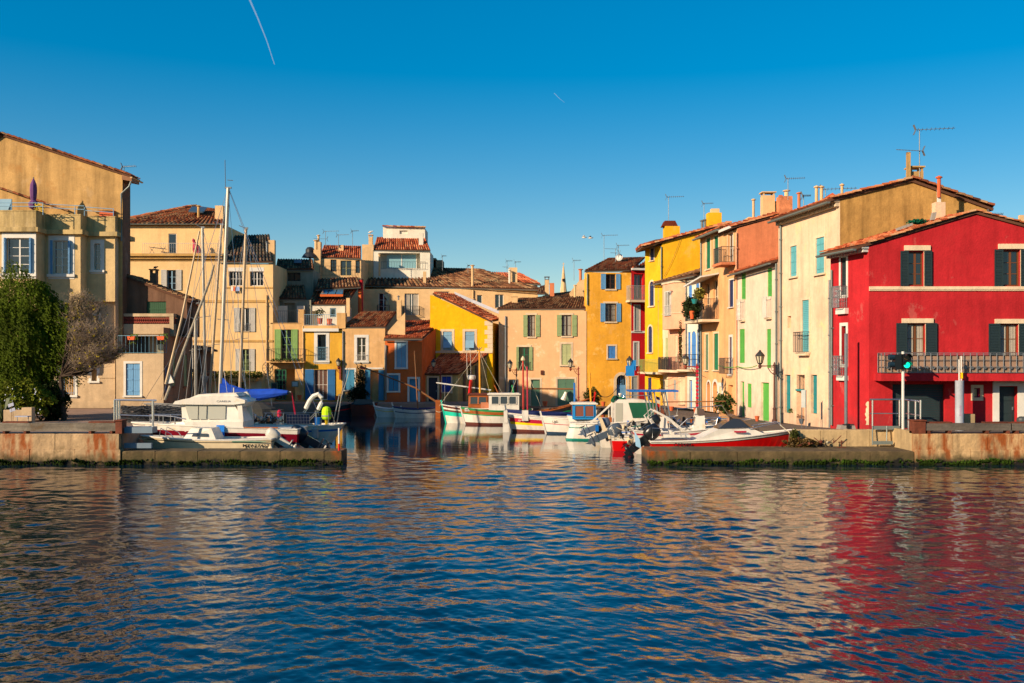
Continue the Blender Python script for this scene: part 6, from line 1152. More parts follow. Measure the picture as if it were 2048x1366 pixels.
# green gunwale white wheelhouse
Y = 78.6; r, L = boat('white fishing boat with green gunwale, brown band, name plate and white wheelhouse', 925, 1062, Y, 'l'); cx = r.location.x; sh, w_, pn = hull(r, L, 2.3, (1.2, 1.12, 1.35), .4, [(.14, 3), (.62, 1), (.70, 2), (.90, 4), (1, 2)], [ANTI, BW, BG, ANTI, VARN], rub=BG, deck=.25, dk=DECK); stem(r, L, 1, pn, BW, h=.1)
a, b = xc(1038, Y, cx), xc(978, Y, cx); cabin(r, a, b, 1.7, 1.0, Z(789, Y), BW, slant=(.0, .0), wins=3, wm=TINT, fm=BW, zf=(.46, .92), rm=BW); zr = Z(789, Y)
g = MB(); p = xc(939, Y, cx); yy = Vector(pn(.5+p/L, .78, 1)).y+.05; g.box(p-.36, p+.36, yy-.05, yy+.02, 1.05, 1.3); g.build('name_plate', BW, r, local=True); text(r, "L'ELATIVE", (p, yy+.025, 1.17), .16, rot3((-1, 0, 0), (0, 0, 1)), BK, 'lettering', .004, False, .003, .9)
part(r, 'mast', mat('yellow_mast', (240, 160, 20), .5, 'paint', k=.85), lambda g: g.tube([(b+.75, -1.2, zr-.1), (b+.8, -1.2, Z(700, Y))], .08, 8, r2=.06)); part(r, 'mast_cap', GREY, lambda g: [g.tube([(b+.8, -1.2, Z(700, Y)), (b+.8+q, -1.2, Z(694, Y))], .03, 4) for q in (-.2, 0, .2)])
part(r, 'rigging', ROPE, lambda g: [g.tube([(b+.8, -1.2, Z(702, Y)), (b+.8+q, -1.2+.3, 1.4)], .012, 4) for q in (-2.4, -1.1, 3.2)]); part(r, 'deck_pole', VARN, lambda g: g.tube([(a+1.6, 0, zr), (a+1.95, 0, zr+.75)], .05, 6)); part(r, 'green_post', BG, lambda g: g.tube([(a+.4, 0, zr), (a+.55, 0, zr+.75)], .07, 6))
# green-black long boat
Y = 76.; r, L = boat('long dark green and black sailing barque with turquoise inside and red masts', 1035, 1185, Y, 'r'); cx = r.location.x; sh, w_, pn = hull(r, L, 2.0, (1.15, 1.35, 2.3), .3, [(.45, 1), (.62, 2), (.68, 3), (.8, 2), (1, 4)], [ANTI, VARN, BG, BW, BK], rub=VARN, deck=.35, dk=BT); stem(r, L, 1, pn, BR, both=True)
part(r, 'mast', mat('red_mast', (176, 36, 24), .5, 'paint'), lambda g: g.tube([(X(1047, Y)-cx, 0, .8), (X(1046, Y)-cx, 0, Z(722, Y))], .085, 8, r2=.06)); part(r, 'mast_head', DECK, lambda g: g.lathe((X(1046, Y)-cx, 0, Z(722, Y)), [(.06, 0), (.17, .05), (.15, .2), (.03, .38)], 8))
part(r, 'mast', BC, lambda g: g.tube([(X(1055, Y)-cx, -.5, .8), (X(1054, Y)-cx, -.5, Z(733, Y))], .06, 8)); part(r, 'boom', MASTW, lambda g: g.tube([(X(1047, Y)-cx, -.1, Z(777, Y)), (X(1148, Y)-cx, -.1, Z(778, Y))], .07, 6)); part(r, 'furled_sail', mat('sail_white', (226, 216, 200), .9), lambda g: g.tube([(X(1126, Y)-cx, 0, Z(800, Y)), (X(1129, Y)-cx, 0, Z(793, Y)), (X(1132, Y)-cx, 0, Z(784, Y))], .2, 7, r2=.1)); part(r, 'stay', ROPE, lambda g: (g.tube([(X(1046, Y)-cx, 0, Z(722, Y)), (X(1082, Y)-cx, 0, 1.5)], .014, 4), g.tube([(X(1046, Y)-cx, 0, Z(722, Y)), (X(1012, Y)-cx, 0, 1.5)], .014, 4)))
ribs(r, L, pn, .1, VARN, 4)
# AB boat
Y = 70.6; r, L = boat('white pointed boat with crimson and yellow stripes and white registration letters', 1018, 1130, Y, 'l', L=7.2); cx = r.location.x; sh, w_, pn = hull(r, L, 2.1, (.95, .92, 1.2), .35, [(.15, 3), (.45, 1), (.6, 2), (.86, 4), (1, 1)], [ANTI, BW, BY, ANTI, BC], rub=BW, deck=.2, dk=BW); stem(r, L, 1, pn, BW, h=.35); p = xc(1046, Y, cx); t = .5+p/L; yy = Vector(pn(t, .75, 1)).y; lettering(r, 'AB 918872', p, sh(t)*.73, yy+.07, .19, BW, 'l', .85)
part(r, 'bollard', BW, lambda g: (g.box(xc(1050, Y, cx)-.22, xc(1050, Y, cx)+.22, .3, .75, .8, Z(820, Y))))
g = MB(); c = W(1012, 866, 70); g.box(c.x-.22, c.x+.2, 70, 70.4, -.8, Z(846, 70)); g.box(c.x-.16, c.x+.1, 69.95, 70.35, Z(846, 70)+.001, Z(822, 70)); single(g, 'mooring_pile', [BW], 'squat white mooring pile left of the crimson striped boat', 'mooring pile')
Y = 74; r, L = boat('white boat with a navy gunwale line just behind the crimson striped boat', 1015, 1100, Y, 'l', L=6.5); sh, w_, pn = hull(r, L, 2, (1.2, 1.15, 1.4), .35, [(.85, 1), (1, 2)], [ANTI, BW, BN], rub=BN, deck=.2); stem(r, L, 1, pn, BW, h=.4)
# second white
Y = 68.6; r, L = boat('plain white pointed boat with a thin crimson line, right of the striped boat', 1086, 1200, Y, 'l', L=7); cx = r.location.x; sh, w_, pn = hull(r, L, 2.1, (1.0, .96, 1.2), .35, [(.12, 3), (.58, 1), (.62, 2), (1, 1)], [ANTB, BW, BC, ANTB], rub=BW, deck=.15, dk=BW); stem(r, L, 1, pn, BW, h=.35); p = xc(1112, Y, cx); t = .5+p/L; lettering(r, 'LAON', p, sh(t)*.76, Vector(pn(t, .76, 1)).y+.06, .2, BK, 'l'); part(r, 'bollard', BW, lambda g: g.box(xc(1139, Y, cx)-.2, xc(1139, Y, cx)+.2, .3, .7, .8, Z(830, Y)))
# blue framed wheelhouse boat
Y = 66.5; r, L = boat('boat with a bright blue framed wheelhouse and brown tinted panes', 1140, 1235, Y, 'l', L=6.5); cx = r.location.x; sh, w_, pn = hull(r, L, 2.1, (1.1, 1.05, 1.4), .35, [(1, 1)], [ANTB, BW], rub=BB, deck=.1)
a, b = xc(1190, Y, cx), xc(1144, Y, cx); TB = mat('brown_tinted_pane', (122, 70, 50), .15, 'glass'); AZB = paint('azure_frame', (22, 140, 206)); cabin(r, a, b, 1.6, 1.15, Z(808, Y), AZB, slant=(-.0, -.0), wins=2, wm=TB, fm=AZB, zf=(.18, .93), rm=BW); g = MB(); b2 = a+(b-a)*.22
part(r, 'blue_mast', BB, lambda g: g.tube([(xc(1151, Y, cx), -.6, 1.2), (xc(1150, Y, cx), -.6, Z(766, Y))], .07, 8)); part(r, 'yellow_mast', MATS['yellow_mast'], lambda g: g.tube([(xc(1185, Y, cx), -.8, 1.2), (xc(1181, Y, cx), -.8, Z(745, Y))], .06, 8))
# big white boat with green cover
Y = 63.5; r, L = boat('big white motor boat with teal line, rounded cabin under a dark green cover', 1136, 1350, Y, 'r', cat='motor boat', name='motor_boat'); cx = r.location.x; lx = lambda px, Y=None: X(px, Y or 63.5)-cx
TEAL = paint('teal_line', (20, 140, 120)); sh, w_, pn = hull(r, L, 2.4, (1.05, 1.15, 1.5), .35, [(.1, 2), (.72, 1), (.78, 2), (1, 1)], [BG, BW, TEAL], tr=.35, rub=BW, deck=.05, dk=BW, sr=-.3)
z0, z1 = 1.1, Z(797, Y); xa, xb = lx(1225), lx(1330); g = MB(); pr = [(xa, z0), (xb+.3, z0), (xb-.5, z0+.75), (xb-1.1, z1-.12), (xb-2, z1), (xa+.3, z1-.03), (xa, z1-.2)]; g.prism([(x, -1.0, z) for x, z in pr], (0, 2.0, 0)); g.build('cabin', BW, r, local=True)
for s in (-1, 1):
    g = MB(); q = [(lx(1253), s*1.012, Z(804, Y)), (lx(1305), s*1.012, Z(804, Y)), (lx(1320), s*1.012, Z(822, Y)), (lx(1308), s*1.012, Z(833, Y)), (lx(1262), s*1.012, Z(834, Y))]; g.prism([Vector(v) for v in q], (0, s*.03, 0)); g.build('window_cover', GRNC, r, local=True)
    g = MB(); g.box(lx(1228), lx(1242), s*1.002-.01, s*1.002+.02, z0+.1, z1-.25); g.build('window', PALEW, r, local=True)
part(r, 'ladder', BW, lambda g: [g.bar((lx(1228), q, z1-.1), (lx(1180), q, 1.1), .06, .06) for q in (-.9, -.4)]+[g.bar((lx(1215), -.8, 1.1), (lx(1215), -.8, z1-.4), .06, .06)]); part(r, 'tarpaulin_roll', GRNC, lambda g: g.tube([(lx(1222), -1, z1-.1), (lx(1228), -.4, z1+.08), (lx(1232), .6, z1+.06), (lx(1246), -.9, z1-.05)], .13, 7)); part(r, 'handrail', STEEL, lambda g: g.tube([(lx(1245), 0, z1), (lx(1248), 0, z1+.2), (lx(1300), 0, z1+.2), (lx(1303), 0, z1-.05)], .025, 6)); part(r, 'crate', VARN, lambda g: g.box(lx(1210), lx(1221), -.9, -.4, 1.1, 1.45))
part(r, 'nav_light', BW, lambda g: g.lathe((lx(1240), 0, z1), [(.06, 0), (.06, .2), (.12, .25), (.1, .34)], 8))
# t-top boat
Y = 58.5; r, L = boat('white centre console boat with blue stripe and a steel framed blue canopy', 1220, 1475, Y, 'r', cat='motor boat', name='motor_boat'); cx = r.location.x; lx = lambda px, Y=58.5: X(px, Y)-cx
sh, w_, pn = hull(r, L, 2.3, (1.0, 1.05, 1.25), .35, [(.60, 1), (.92, 2), (1, 1)], [ANTB, BW, BB], tr=.8, rub=BW, deck=.1, dk=BW); zt = Z(783, Y)
g = MB(); g.box(lx(1256), lx(1352), -.9, .9, zt, zt+.1); g.build('canopy', BB, r, local=True)
[part(r, 'canopy_leg', STEEL, lambda g: g.tube([(lx(p0), q, 1), (lx(p0), q, 1.9), (lx(p1), q*.9, zt)], .04, 6)) for q in (-.75, .75) for p0, p1 in ((1300, 1291), (1312, 1305), (1335, 1327))]; part(r, 'console', BW, lambda g: g.hex8([(lx(1298), -.4, 1), (lx(1335), -.4, 1), (lx(1335), .4, 1), (lx(1298), .4, 1), (lx(1302), -.35, 1.75), (lx(1330), -.35, 1.75), (lx(1330), .35, 1.75), (lx(1302), .35, 1.75)])); part(r, 'seat_cover', mat('brown_cover', (112, 56, 34), .8), lambda g: g.hex8([(lx(1309), -.3, 1.76), (lx(1332), -.3, 1.76), (lx(1332), .3, 1.76), (lx(1309), .3, 1.76), (lx(1312), -.25, 2.4), (lx(1322), -.25, 2.3), (lx(1322), .25, 2.3), (lx(1312), .25, 2.4)]))
part(r, 'bow_rail', STEEL, lambda g: (g.tube([(lx(1352), -.8, 1.15), (lx(1370), -.8, 1.65), (lx(1440), -.55, 1.75), (lx(1463), 0, 1.8)], .025, 6), [g.tube([(lx(p), -.75, 1.1), (lx(p+5), -.75, 1.68)], .02, 5) for p in (1380, 1400, 1425)])); part(r, 'fender', BW, lambda g: [g.lathe((lx(p), -1.15, .25), [(.02, 0), (.14, .1), (.14, .4), (.03, .55)], 8) for p in (1262, 1236)])
fl = thing('flag', 'small french tricolour flag on the canopied boat', 'flag', W(1314, 805, 58.2)); c = W(1316, 788, 58.2)
for i, m_ in enumerate((BN, BW, BR)): g = MB(); a = c+Vector((-.12, 0, -.12-.2*i)); g.hexa(a, (.22, .05, -.08), (0, .02, 0), (.03, 0, -.19)); g.build('stripe', m_, fl)
g = MB(); g.tube([c+Vector((.12, 0, .1)), c+Vector((.12, 0, -1.4))], .015, 5); g.build('pole', STEEL, fl)
# another green hulled boat further back, with bow rail
Y = 65.5; r, L = boat('grey topped open boat with a dark green line behind the canopied boat', 1335, 1452, Y, 'r'); cx = r.location.x; sh, w_, pn = hull(r, L, 2, (.9, 1.0, 1.2), .3, [(.55, 1), (.75, 2), (1, 1)], [ANTB, BW, BG], tr=.7, rub=STEEL, deck=.1, dk=mat('deck_grey', (150, 146, 140), .6)); part(r, 'bow_rail', STEEL, lambda g: g.tube([(-1.5, -.8, 1), (-1.4, -.8, 1.9), (1.5, -.7, 2.1), (2.2, 0, 1.3)], .03, 6)); part(r, 'boom', MASTW, lambda g: g.tube([(-2.3, 0, 2.3), (1.9, 0, 2.35)], .04, 6)); part(r, 'tiller', BW, lambda g: g.bar((-.2, 0, 1.0), (.1, 0, 1.9), .2, .25))
# red hulled small boat with grey outboards
Y = 56; r, L = boat('small white and red boat with a scuffed stern, beside two tilted grey outboards', 1222, 1345, Y, 'r'); cx = r.location.x; lx = lambda px, Y=56: X(px, Y)-cx; sh, w_, pn = hull(r, L, 2, (.82, .88, 1.15), .3, [(.7, 1), (1, 2)], [BR, BR, BW], tr=.85, rub=BW, deck=.05, dk=BW); motor(r, lx(1216), .95, GREYB, 1.15, 1.15, y=-.5, word='YAMAHA'); part(r, 'fender', DECK, lambda g: g.lathe((lx(1255), -1.05, .35), [(.02, 0), (.14, .1), (.15, .35), (.03, .5)], 8))
Y = 58; r, L = boat('low cream boat stern with a grey tilted outboard and blue cap', 1200, 1300, Y, 'r'); cx = r.location.x; lx = lambda px, Y=58: X(px, Y)-cx; sh, w_, pn = hull(r, L, 1.8, (.8, .85, 1.), .3, [(1, 1)], [ANTB, BW], tr=.85, rub=BW, deck=.05, dk=BW); motor(r, lx(1196), 1.2, mat('outboard_steel', (84, 96, 112), .3, 'paint'), 1.05, 1.2, y=-.4); part(r, 'engine_cap', BB, lambda g: g.box(lx(1189), lx(1195), -.75, -.55, .95, 1.3)); part(r, 'engine_plate', DECK, lambda g: g.hex8([(lx(1203), -.8, 1.0), (lx(1213), -.8, .9), (lx(1213), .0, .9), (lx(1203), .0, 1.0), (lx(1196), -.8, 1.7), (lx(1201), -.8, 1.75), (lx(1201), 0, 1.75), (lx(1196), 0, 1.7)]))
# white boat with console and crimson line
Y = 54.2; r, L = boat('white open boat with steering console and thin crimson line behind the red speedboat', 1268, 1478, Y, 'r', cat='motor boat', name='motor_boat'); cx = r.location.x; lx = lambda px, Y=54.2: X(px, Y)-cx; sh, w_, pn = hull(r, L, 2, (1.25, 1.25, 1.65), .3, [(.82, 1), (.9, 2), (1, 1)], [BW, BW, BC], tr=.85, rub=BW, deck=.15, dk=BW)
part(r, 'console', BW, lambda g: g.hex8([(lx(1386), -.35, 1.1), (lx(1409), -.35, 1.1), (lx(1409), .35, 1.1), (lx(1386), .35, 1.1), (lx(1391), -.3, 2.0), (lx(1407), -.3, 2.05), (lx(1407), .3, 2.05), (lx(1391), .3, 2.0)])); part(r, 'windscreen', mat('smoked_screen', (92, 72, 66), .12, 'glass'), lambda g: g.hex8([(lx(1396), -.28, 2.06), (lx(1409), -.28, 2.06), (lx(1409), .28, 2.06), (lx(1396), .28, 2.06), (lx(1396), -.28, 2.45), (lx(1406), -.28, 2.4), (lx(1406), .28, 2.4), (lx(1396), .28, 2.45)])); part(r, 'steering_wheel', BK, lambda g: g.tube([(lx(1387)+.05*math.sin(i*.785), .25*math.cos(i*.785), 1.75+.22*math.sin(i*.785)) for i in range(9)], .02, 5)); part(r, 'roll_bar', BW, lambda g: [g.tube([(lx(1310), q, 1.2), (lx(1292), q, 2.0), (lx(1305), q, 2.35), (lx(1335), q, 1.9), (lx(1366), q, 1.2)], .05, 6) for q in (-.7, .7)])
motor(r, lx(1300), 1.5, BLK, 1.0, .95, y=.1, word='YAMAHA')
# red speedboat
Y = 52.; r, L = boat('red and white cabin speedboat with a propped dark hatch, moored behind the right pier', 1300, 1577, Y, 'r', cat='motor boat', name='speedboat'); cx = r.location.x; lx = lambda px, Y=51.2: X(px, Y)-cx; sh, w_, pn = hull(r, L, 2.1, (.86, 1.0, 1.42), .35, [(.84, 1), (.88, 2), (1, 3)], [BR, BR, BK, BW], tr=.85, rub=BW, deck=.02, dk=BW, rake=.8, fb=.62)
zz = lambda py, Y=51.2: Z(py, Y); pr = [(lx(1405), 1.25), (lx(1425), zz(862)), (lx(1440), zz(858)), (lx(1500), zz(855)), (lx(1522), zz(868)), (lx(1540), 1.25)]; part(r, 'cabin', BW, lambda g: g.hex8([(lx(1385), -.9, .85), (pr[5][0], -.5, 1.15), (pr[5][0], .5, 1.15), (lx(1385), .9, .85), (pr[2][0], -.72, pr[2][1]), (pr[3][0], -.5, pr[3][1]), (pr[3][0], .5, pr[3][1]), (pr[2][0], .72, pr[2][1])]))
part(r, 'windscreen', TINT, lambda g: g.hex8([(lx(1437), -.74, zz(858)), (lx(1500), -.6, zz(855)), (lx(1500), .6, zz(855)), (lx(1437), .74, zz(858)), (lx(1455), -.6, zz(845)), (lx(1478), -.45, zz(834)), (lx(1478), .45, zz(834)), (lx(1455), .6, zz(845))]))
part(r, 'open_hatch', mat('hatch_brown', (110, 84, 62), .6, 'paint'), lambda g: g.hex8([(lx(1464), -.5, zz(834)), (lx(1512), -.45, zz(867)), (lx(1512), .45, zz(867)), (lx(1464), .5, zz(834)), (lx(1472), -.5, zz(830)), (lx(1521), -.45, zz(862)), (lx(1521), .45, zz(862)), (lx(1472), .5, zz(830))])); part(r, 'porthole', BC, lambda g: g.box(lx(1469), lx(1493), -.80, -.70, zz(865), zz(862)))
part(r, 'bow_rail', STEEL, lambda g: [g.tube([(lx(1500), q, 1.5), (lx(1530), q, zz(852)), (lx(1565), q*.5, zz(846)), (lx(1572), 0, 1.6)], .022, 6) for q in (-.6, .6)]); part(r, 'seat', BW, lambda g: (g.box(lx(1330), lx(1382), -.6, .6, 1.05, zz(870)), g.box(lx(1345), lx(1350), -.6, .6, zz(870), zz(863)))); part(r, 'stern_rail', STEEL, lambda g: g.tube([(lx(1305), -.8, 1.05), (lx(1305), -.8, 1.55), (lx(1360), -.85, 1.5), (lx(1362), -.85, 1.1)], .022, 6))
lettering(r, 'C93404', lx(1364, 51.1), .70, Vector(pn(.3, .7, 1)).y+.12, .26, BK, 'r', 1.1); motor(r, lx(1296), .95, BLK, 1.3, .9, y=-.1); part(r, 'engine_sticker', mat('pale_blue_film', (150, 190, 214), .3), lambda g: g.hex8([(lx(1273), -.50, zz(893)), (lx(1284), -.50, zz(898)), (lx(1284), -.46, zz(898)), (lx(1273), -.46, zz(893)), (lx(1270), -.5, zz(862)), (lx(1281), -.5, zz(880)), (lx(1281), -.46, zz(880)), (lx(1270), -.46, zz(862))]))
# --- left boats
Y = 53.2; r, L = boat('white and maroon cabin cruiser with curtained windows and rounded hardtop, left basin', 278, 602, Y, 'l', cat='cabin cruiser', name='cabin_cruiser', group='boats moored in the basin'); cx = r.location.x; lx = lambda px, Y=52.3: -(X(px, Y)-cx)
sh, w_, pn = hull(r, L, 2.7, (1.42, 1.58, 1.72), .4, [(.34, 1), (.82, 2), (1, 1)], [BW, BW, BM], tr=.9, rub=BW, deck=.02, dk=BW, rake=.9, fb=.7); zz = lambda py, Y=52.3: Z(py, Y)
part(r, 'foredeck', BW, lambda g: g.hex8([(lx(375), -1.0, 1.3), (lx(305), -.45, 1.55), (lx(305), .45, 1.55), (lx(375), 1.0, 1.3), (lx(372), -.9, zz(842)), (lx(330), -.4, zz(850)), (lx(330), .4, zz(850)), (lx(372), .9, zz(842))]))
part(r, 'side_deck', BW, lambda g: g.box(lx(488), lx(372), -1.12, 1.12, 1.3, zz(843))); cab = part(r, 'cabin', BW, lambda g: g.hex8([(lx(488), -1.02, zz(843)), (lx(365), -.95, zz(843)), (lx(365), .95, zz(843)), (lx(488), 1.02, zz(843)), (lx(468), -.9, zz(808)), (lx(362), -.85, zz(808)), (lx(362), .85, zz(808)), (lx(468), .9, zz(808))]))
for s in (-1, 1):
    for x0, x1 in ((374, 397), (399, 414), (417, 452)):
        g = MB(); k = lambda q: s*(1.02-.1*q+.012); sl = -4*(x0 == 374); q = [(lx(x0+6 if x0 == 374 else x0), k(.12), zz(838)), (lx(x1), k(.12), zz(838)), (lx(x1), k(.9), zz(811)), (lx(x0-3 if x0 == 374 else x0), k(.9), zz(811))]; g.hex8([Vector(v) for v in q]+[Vector(v)+Vector((0, s*.015, 0)) for v in q]); g.build('window', PALEW, r, local=True)
part(r, 'windscreen', TINT, lambda g: g.hex8([(lx(363.5), -.8, zz(841)), (lx(361), -.8, zz(811)), (lx(361), .8, zz(811)), (lx(363.5), .8, zz(841)), (lx(362.5), -.8, zz(841)), (lx(359.8), -.8, zz(811)), (lx(359.8), .8, zz(811)), (lx(362.5), .8, zz(841))]))
part(r, 'hardtop', BW, lambda g: (g.prism([Vector((lx(px), -1.12, zz(py))) for px, py in ((348, 808), (353, 802), (375, 797), (400, 793), (470, 793), (492, 800), (492, 806), (470, 809), (400, 809))], (0, 2.24, 0)), g.prism([Vector((lx(px), -.75, zz(py))) for px, py in ((378, 796), (395, 789), (470, 786), (476, 793))], (0, 1.5, 0)), g.prism([Vector((lx(px), -1.0, zz(py))) for px, py in ((462, 809), (470, 786), (477, 785), (482, 793), (482, 809))], (0, .25, 0))))
part(r, 'hardtop_wing', BW, lambda g: g.prism([Vector((lx(px), -.9, zz(py))) for px, py in ((470, 812), (492, 800), (496, 804), (486, 813))], (0, 1.8, 0))); part(r, 'hardtop_leg', BW, lambda g: [g.hexa((lx(488), q, zz(843)), (.25, 0, 0), (0, .1, 0), (.1, 0, 1.0)) for q in (-1, .9)])
text(r, 'CARELIA', (lx(450), 1.125, zz(802.5)), .13, rot3((-1, 0, 0), (0, 0, 1)), GREY, 'lettering', .003, False, .002, 1.5)
part(r, 'handrail', STEEL, lambda g: g.tube([(lx(452), .78, zz(795)), (lx(400), .78, zz(796))], .02, 5)); part(r, 'bow_rail', STEEL, lambda g: [g.tube([(lx(372), q, zz(838)), (lx(345), q*.9, zz(833)), (lx(292), q*.35, zz(831)), (lx(288), 0, zz(849))], .03, 6) for q in (-.95, .95)]+[g.tube([(lx(p), q*(.35+.6*(p-292)/80), 1.45), (lx(p), q*(.35+.6*(p-292)/80), zz(832))], .022, 5) for p in (300, 322, 348) for q in (-1, 1)])
part(r, 'fender_board', mat('azure_board', (10, 120, 214), .5), lambda g: g.box(lx(454.5), lx(439), 1.38, 1.45, zz(873), zz(849))); part(r, 'wood_trim', VARN, lambda g: g.box(lx(560), lx(492), 1.33, 1.38, zz(855), zz(853))); part(r, 'mooring_rope', ROPE, lambda g: g.tube([(lx(300), .6, 1.6), (lx(270), .9, 1.35), (lx(246), 1.2, 1.5)], .02, 5)); part(r, 'through_hull', BW, lambda g: [g.lathe((lx(p), 1.33, .72), [(.05, 0), (.05, .03)], 8, axis=(0, 1, 0)) for p in (562, 569)])
g = MB(); c = (lx(557, 52.), 1.36, 1.12)
for k in range(4): a_ = k*math.pi/4; ln = .14 if k % 2 == 0 else .08; g.bar((c[0]-ln*math.cos(a_), c[1], c[2]-ln*math.sin(a_)), (c[0]+ln*math.cos(a_), c[1], c[2]+ln*math.sin(a_)), .03, .02, up=(0, 1, 0))
g.build('star_emblem', BN, r, local=True)
motor(r, lx(606), .85, mat('engine_dark_blue', (12, 24, 40), .35, 'paint'), 1.35, 1.05, y=.2); part(r, 'aerial', BW, lambda g: (g.tube([(lx(447), .2, zz(788)), (lx(440), .2, zz(740))], .012, 4), g.tube([(lx(460), .2, zz(786)), (lx(460), .2, zz(776))], .03, 6)))
# MTA boat
Y = 50.7; r, L = boat('small cream fishing boat with low cabin and registration letters in front of the cruiser', 292, 548, Y, 'l', cat='motor boat', name='motor_boat'); cx = r.location.x; lx = lambda px, Y=50.: -(X(px, Y)-cx); zz = lambda py, Y=50.: Z(py, Y)
sh, w_, pn = hull(r, L, 1.9, (1.08, 1.05, 1.2), .3, [(.86, 1), (.90, 2), (1, 1)], [BW, DECK, BK], tr=.88, rub=BW, deck=.03, dk=BW, rake=.6, fb=.75)
part(r, 'cabin', BW, lambda g: g.hex8([(lx(434), -.75, .95), (lx(362), -.6, 1.0), (lx(362), .6, 1.0), (lx(434), .75, .95), (lx(422), -.65, zz(857)), (lx(380), -.52, zz(857)), (lx(380), .52, zz(857)), (lx(422), .65, zz(857))])); [part(r, 'side_window', TINT, lambda g: g.prism([Vector(v) for v in ((lx(382), s*.62, zz(873)), (lx(416), s*.73, zz(873)), (lx(415), s*.71, zz(867)), (lx(386), s*.61, zz(867)))], (0, s*.02, 0))) for s in (-1, 1)]
part(r, 'bow_rail', STEEL, lambda g: [g.tube([(lx(315), q, 1.2), (lx(318), q, zz(857)), (lx(340), q*1.3, zz(868)), (lx(346), q*1.3, 1.1)], .022, 6) for q in (-.45, .45)]); part(r, 'teal_line', TEAL, lambda g: g.box(lx(535), lx(467), .95, .975, .95, .98))
lettering(r, 'MTA27427', lx(512, 49.8), .76, .93, .21, BK, 'l', 1.4); motor(r, lx(550), 1.0, mat('outboard_pale', (176, 172, 160), .4, 'paint'), 1.05, 1.0, y=0); part(r, 'fender', DECK, lambda g: g.lathe((lx(544), 1.0, .35), [(.02, 0), (.13, .08), (.13, .3), (.03, .42)], 8)); part(r, 'mooring_rope', ROPE, lambda g: g.tube([(lx(300), .1, 1.1), (lx(275), .3, 1.05), (lx(246), .4, 1.35)], .018, 5))
# blue-striped sailing boat
Y = 58; r, L = boat('white sailing yacht with blue stripe, tall mast and boom under a bright blue sail cover', 385, 674, Y, 'l', cat='sailing boat', name='sailing_boat'); cx = r.location.x; lx = lambda px, Y=58: -(X(px, Y)-cx); zz = lambda py, Y=58: Z(py, Y)
sh, w_, pn = hull(r, L, 2.6, (1.35, 1.25, 1.5), .4, [(.72, 1), (.80, 2), (1, 1)], [ANTB, BW, BB], tr=.25, rub=BW, deck=.06, dk=BW, sr=.9, fb=.55); part(r, 'coachroof', BW, lambda g: g.hex8([(lx(560), -.8, 1.2), (lx(440), -.6, 1.3), (lx(440), .6, 1.3), (lx(560), .8, 1.2), (lx(556), -.7, 1.75), (lx(450), -.5, 1.7), (lx(450), .5, 1.7), (lx(556), .7, 1.75)]))
part(r, 'mast', ALU, lambda g: g.tube([(lx(438), 0, 1.5), (lx(456.5), 0, zz(376))], .12, 8, r2=.1)); part(r, 'mast_head', GREY, lambda g: (g.box(lx(463), lx(450), -.06, .06, zz(377), zz(374)), g.tube([(lx(451), 0, zz(376)), (lx(450), 0, zz(320))], .02, 4), g.tube([(lx(455), 0, zz(360)), (lx(466), 0, zz(361))], .02, 4))); part(r, 'spreader', ALU, lambda g: [g.tube([(lx(px-11), .0, zz(y)+.05), (lx(px+12), 0, zz(y))], .025, 5) for px, y in ((451, 510), (446, 640))])
g = MB(); pts = [(441, 782, .55), (460, 785, .42), (490, 789, .34), (520, 789, .32), (550, 787, .26), (576, 785, .12)]
for (a, b, c), (d, e, f) in zip(pts, pts[1:]):
    K = 8; rr = []
    for px, py, h in ((a, b, c), (d, e, f)): rr.append([g.P((lx(px), .22*math.cos(k*2*math.pi/K)*(1+.1*math.sin(px*.7+k)), zz(py)+h*math.sin(k*2*math.pi/K)*(1+.12*math.sin(px*.5+k*2)))) for k in range(K)])
    for k in range(K): g.F([rr[0][k], rr[0][(k+1) % K], rr[1][(k+1) % K], rr[1][k]])
g.prism([Vector((lx(441), -.06, zz(758))), Vector((lx(447), -.06, zz(756))), Vector((lx(478), -.06, zz(790))), Vector((lx(440), -.06, zz(796)))], (0, .12, 0)); g.build('sail_cover', BLUEC, r, local=True); part(r, 'boom', ALU, lambda g: g.tube([(lx(441), 0, zz(797)), (lx(582), 0, zz(784))], .06, 6)); part(r, 'mainsheet', BC, lambda g: [g.tube([(lx(584), 0, zz(786)), (lx(590+q), 0, 1.8)], .025, 4) for q in (0, 2)])
g = MB()
for a, b, c, d in ((455, 378, 326, 800), (454, 380, 400, 830), (457, 378, 606, 770), (458, 378, 640, 830), (456, 378, 500, 840), (450, 510, 470, 840)): g.tube([(lx(a), 0, zz(b)), (lx(c), .3, zz(d))], .014, 4)
g.build('rigging', STEEL, r, local=True); part(r, 'spray_hood', DKC, lambda g: (g.lathe((lx(512), 0, 1.5), [(1.5, 0), (1.45, .35), (1.2, .75), (.5, 1.05), (.02, 1.1)], 12), g.box(lx(562), lx(500), -.75, .75, 1.4, 2.15))); part(r, 'solar_panel', mat('solar_cells', (20, 34, 60), .15, 'glass'), lambda g: g.hexa((lx(626), .9, zz(846)), (lx(581)-lx(626), 0, 0), (0, .04, 0), (0, .1, zz(827)-zz(846)))); g = MB()
for i in range(9): x = lx(626)+(lx(581)-lx(626))*i/8; g.tube([(x, .955, zz(846)), (x, 1.05, zz(827))], .008, 4)
for j in range(4): z = zz(846)+(zz(827)-zz(846))*j/3; g.tube([(lx(626), .955+.033*j, z), (lx(581), .955+.033*j, z)], .008, 4)
g.build('panel_grid', STEEL, r, local=True, kind='stuff')
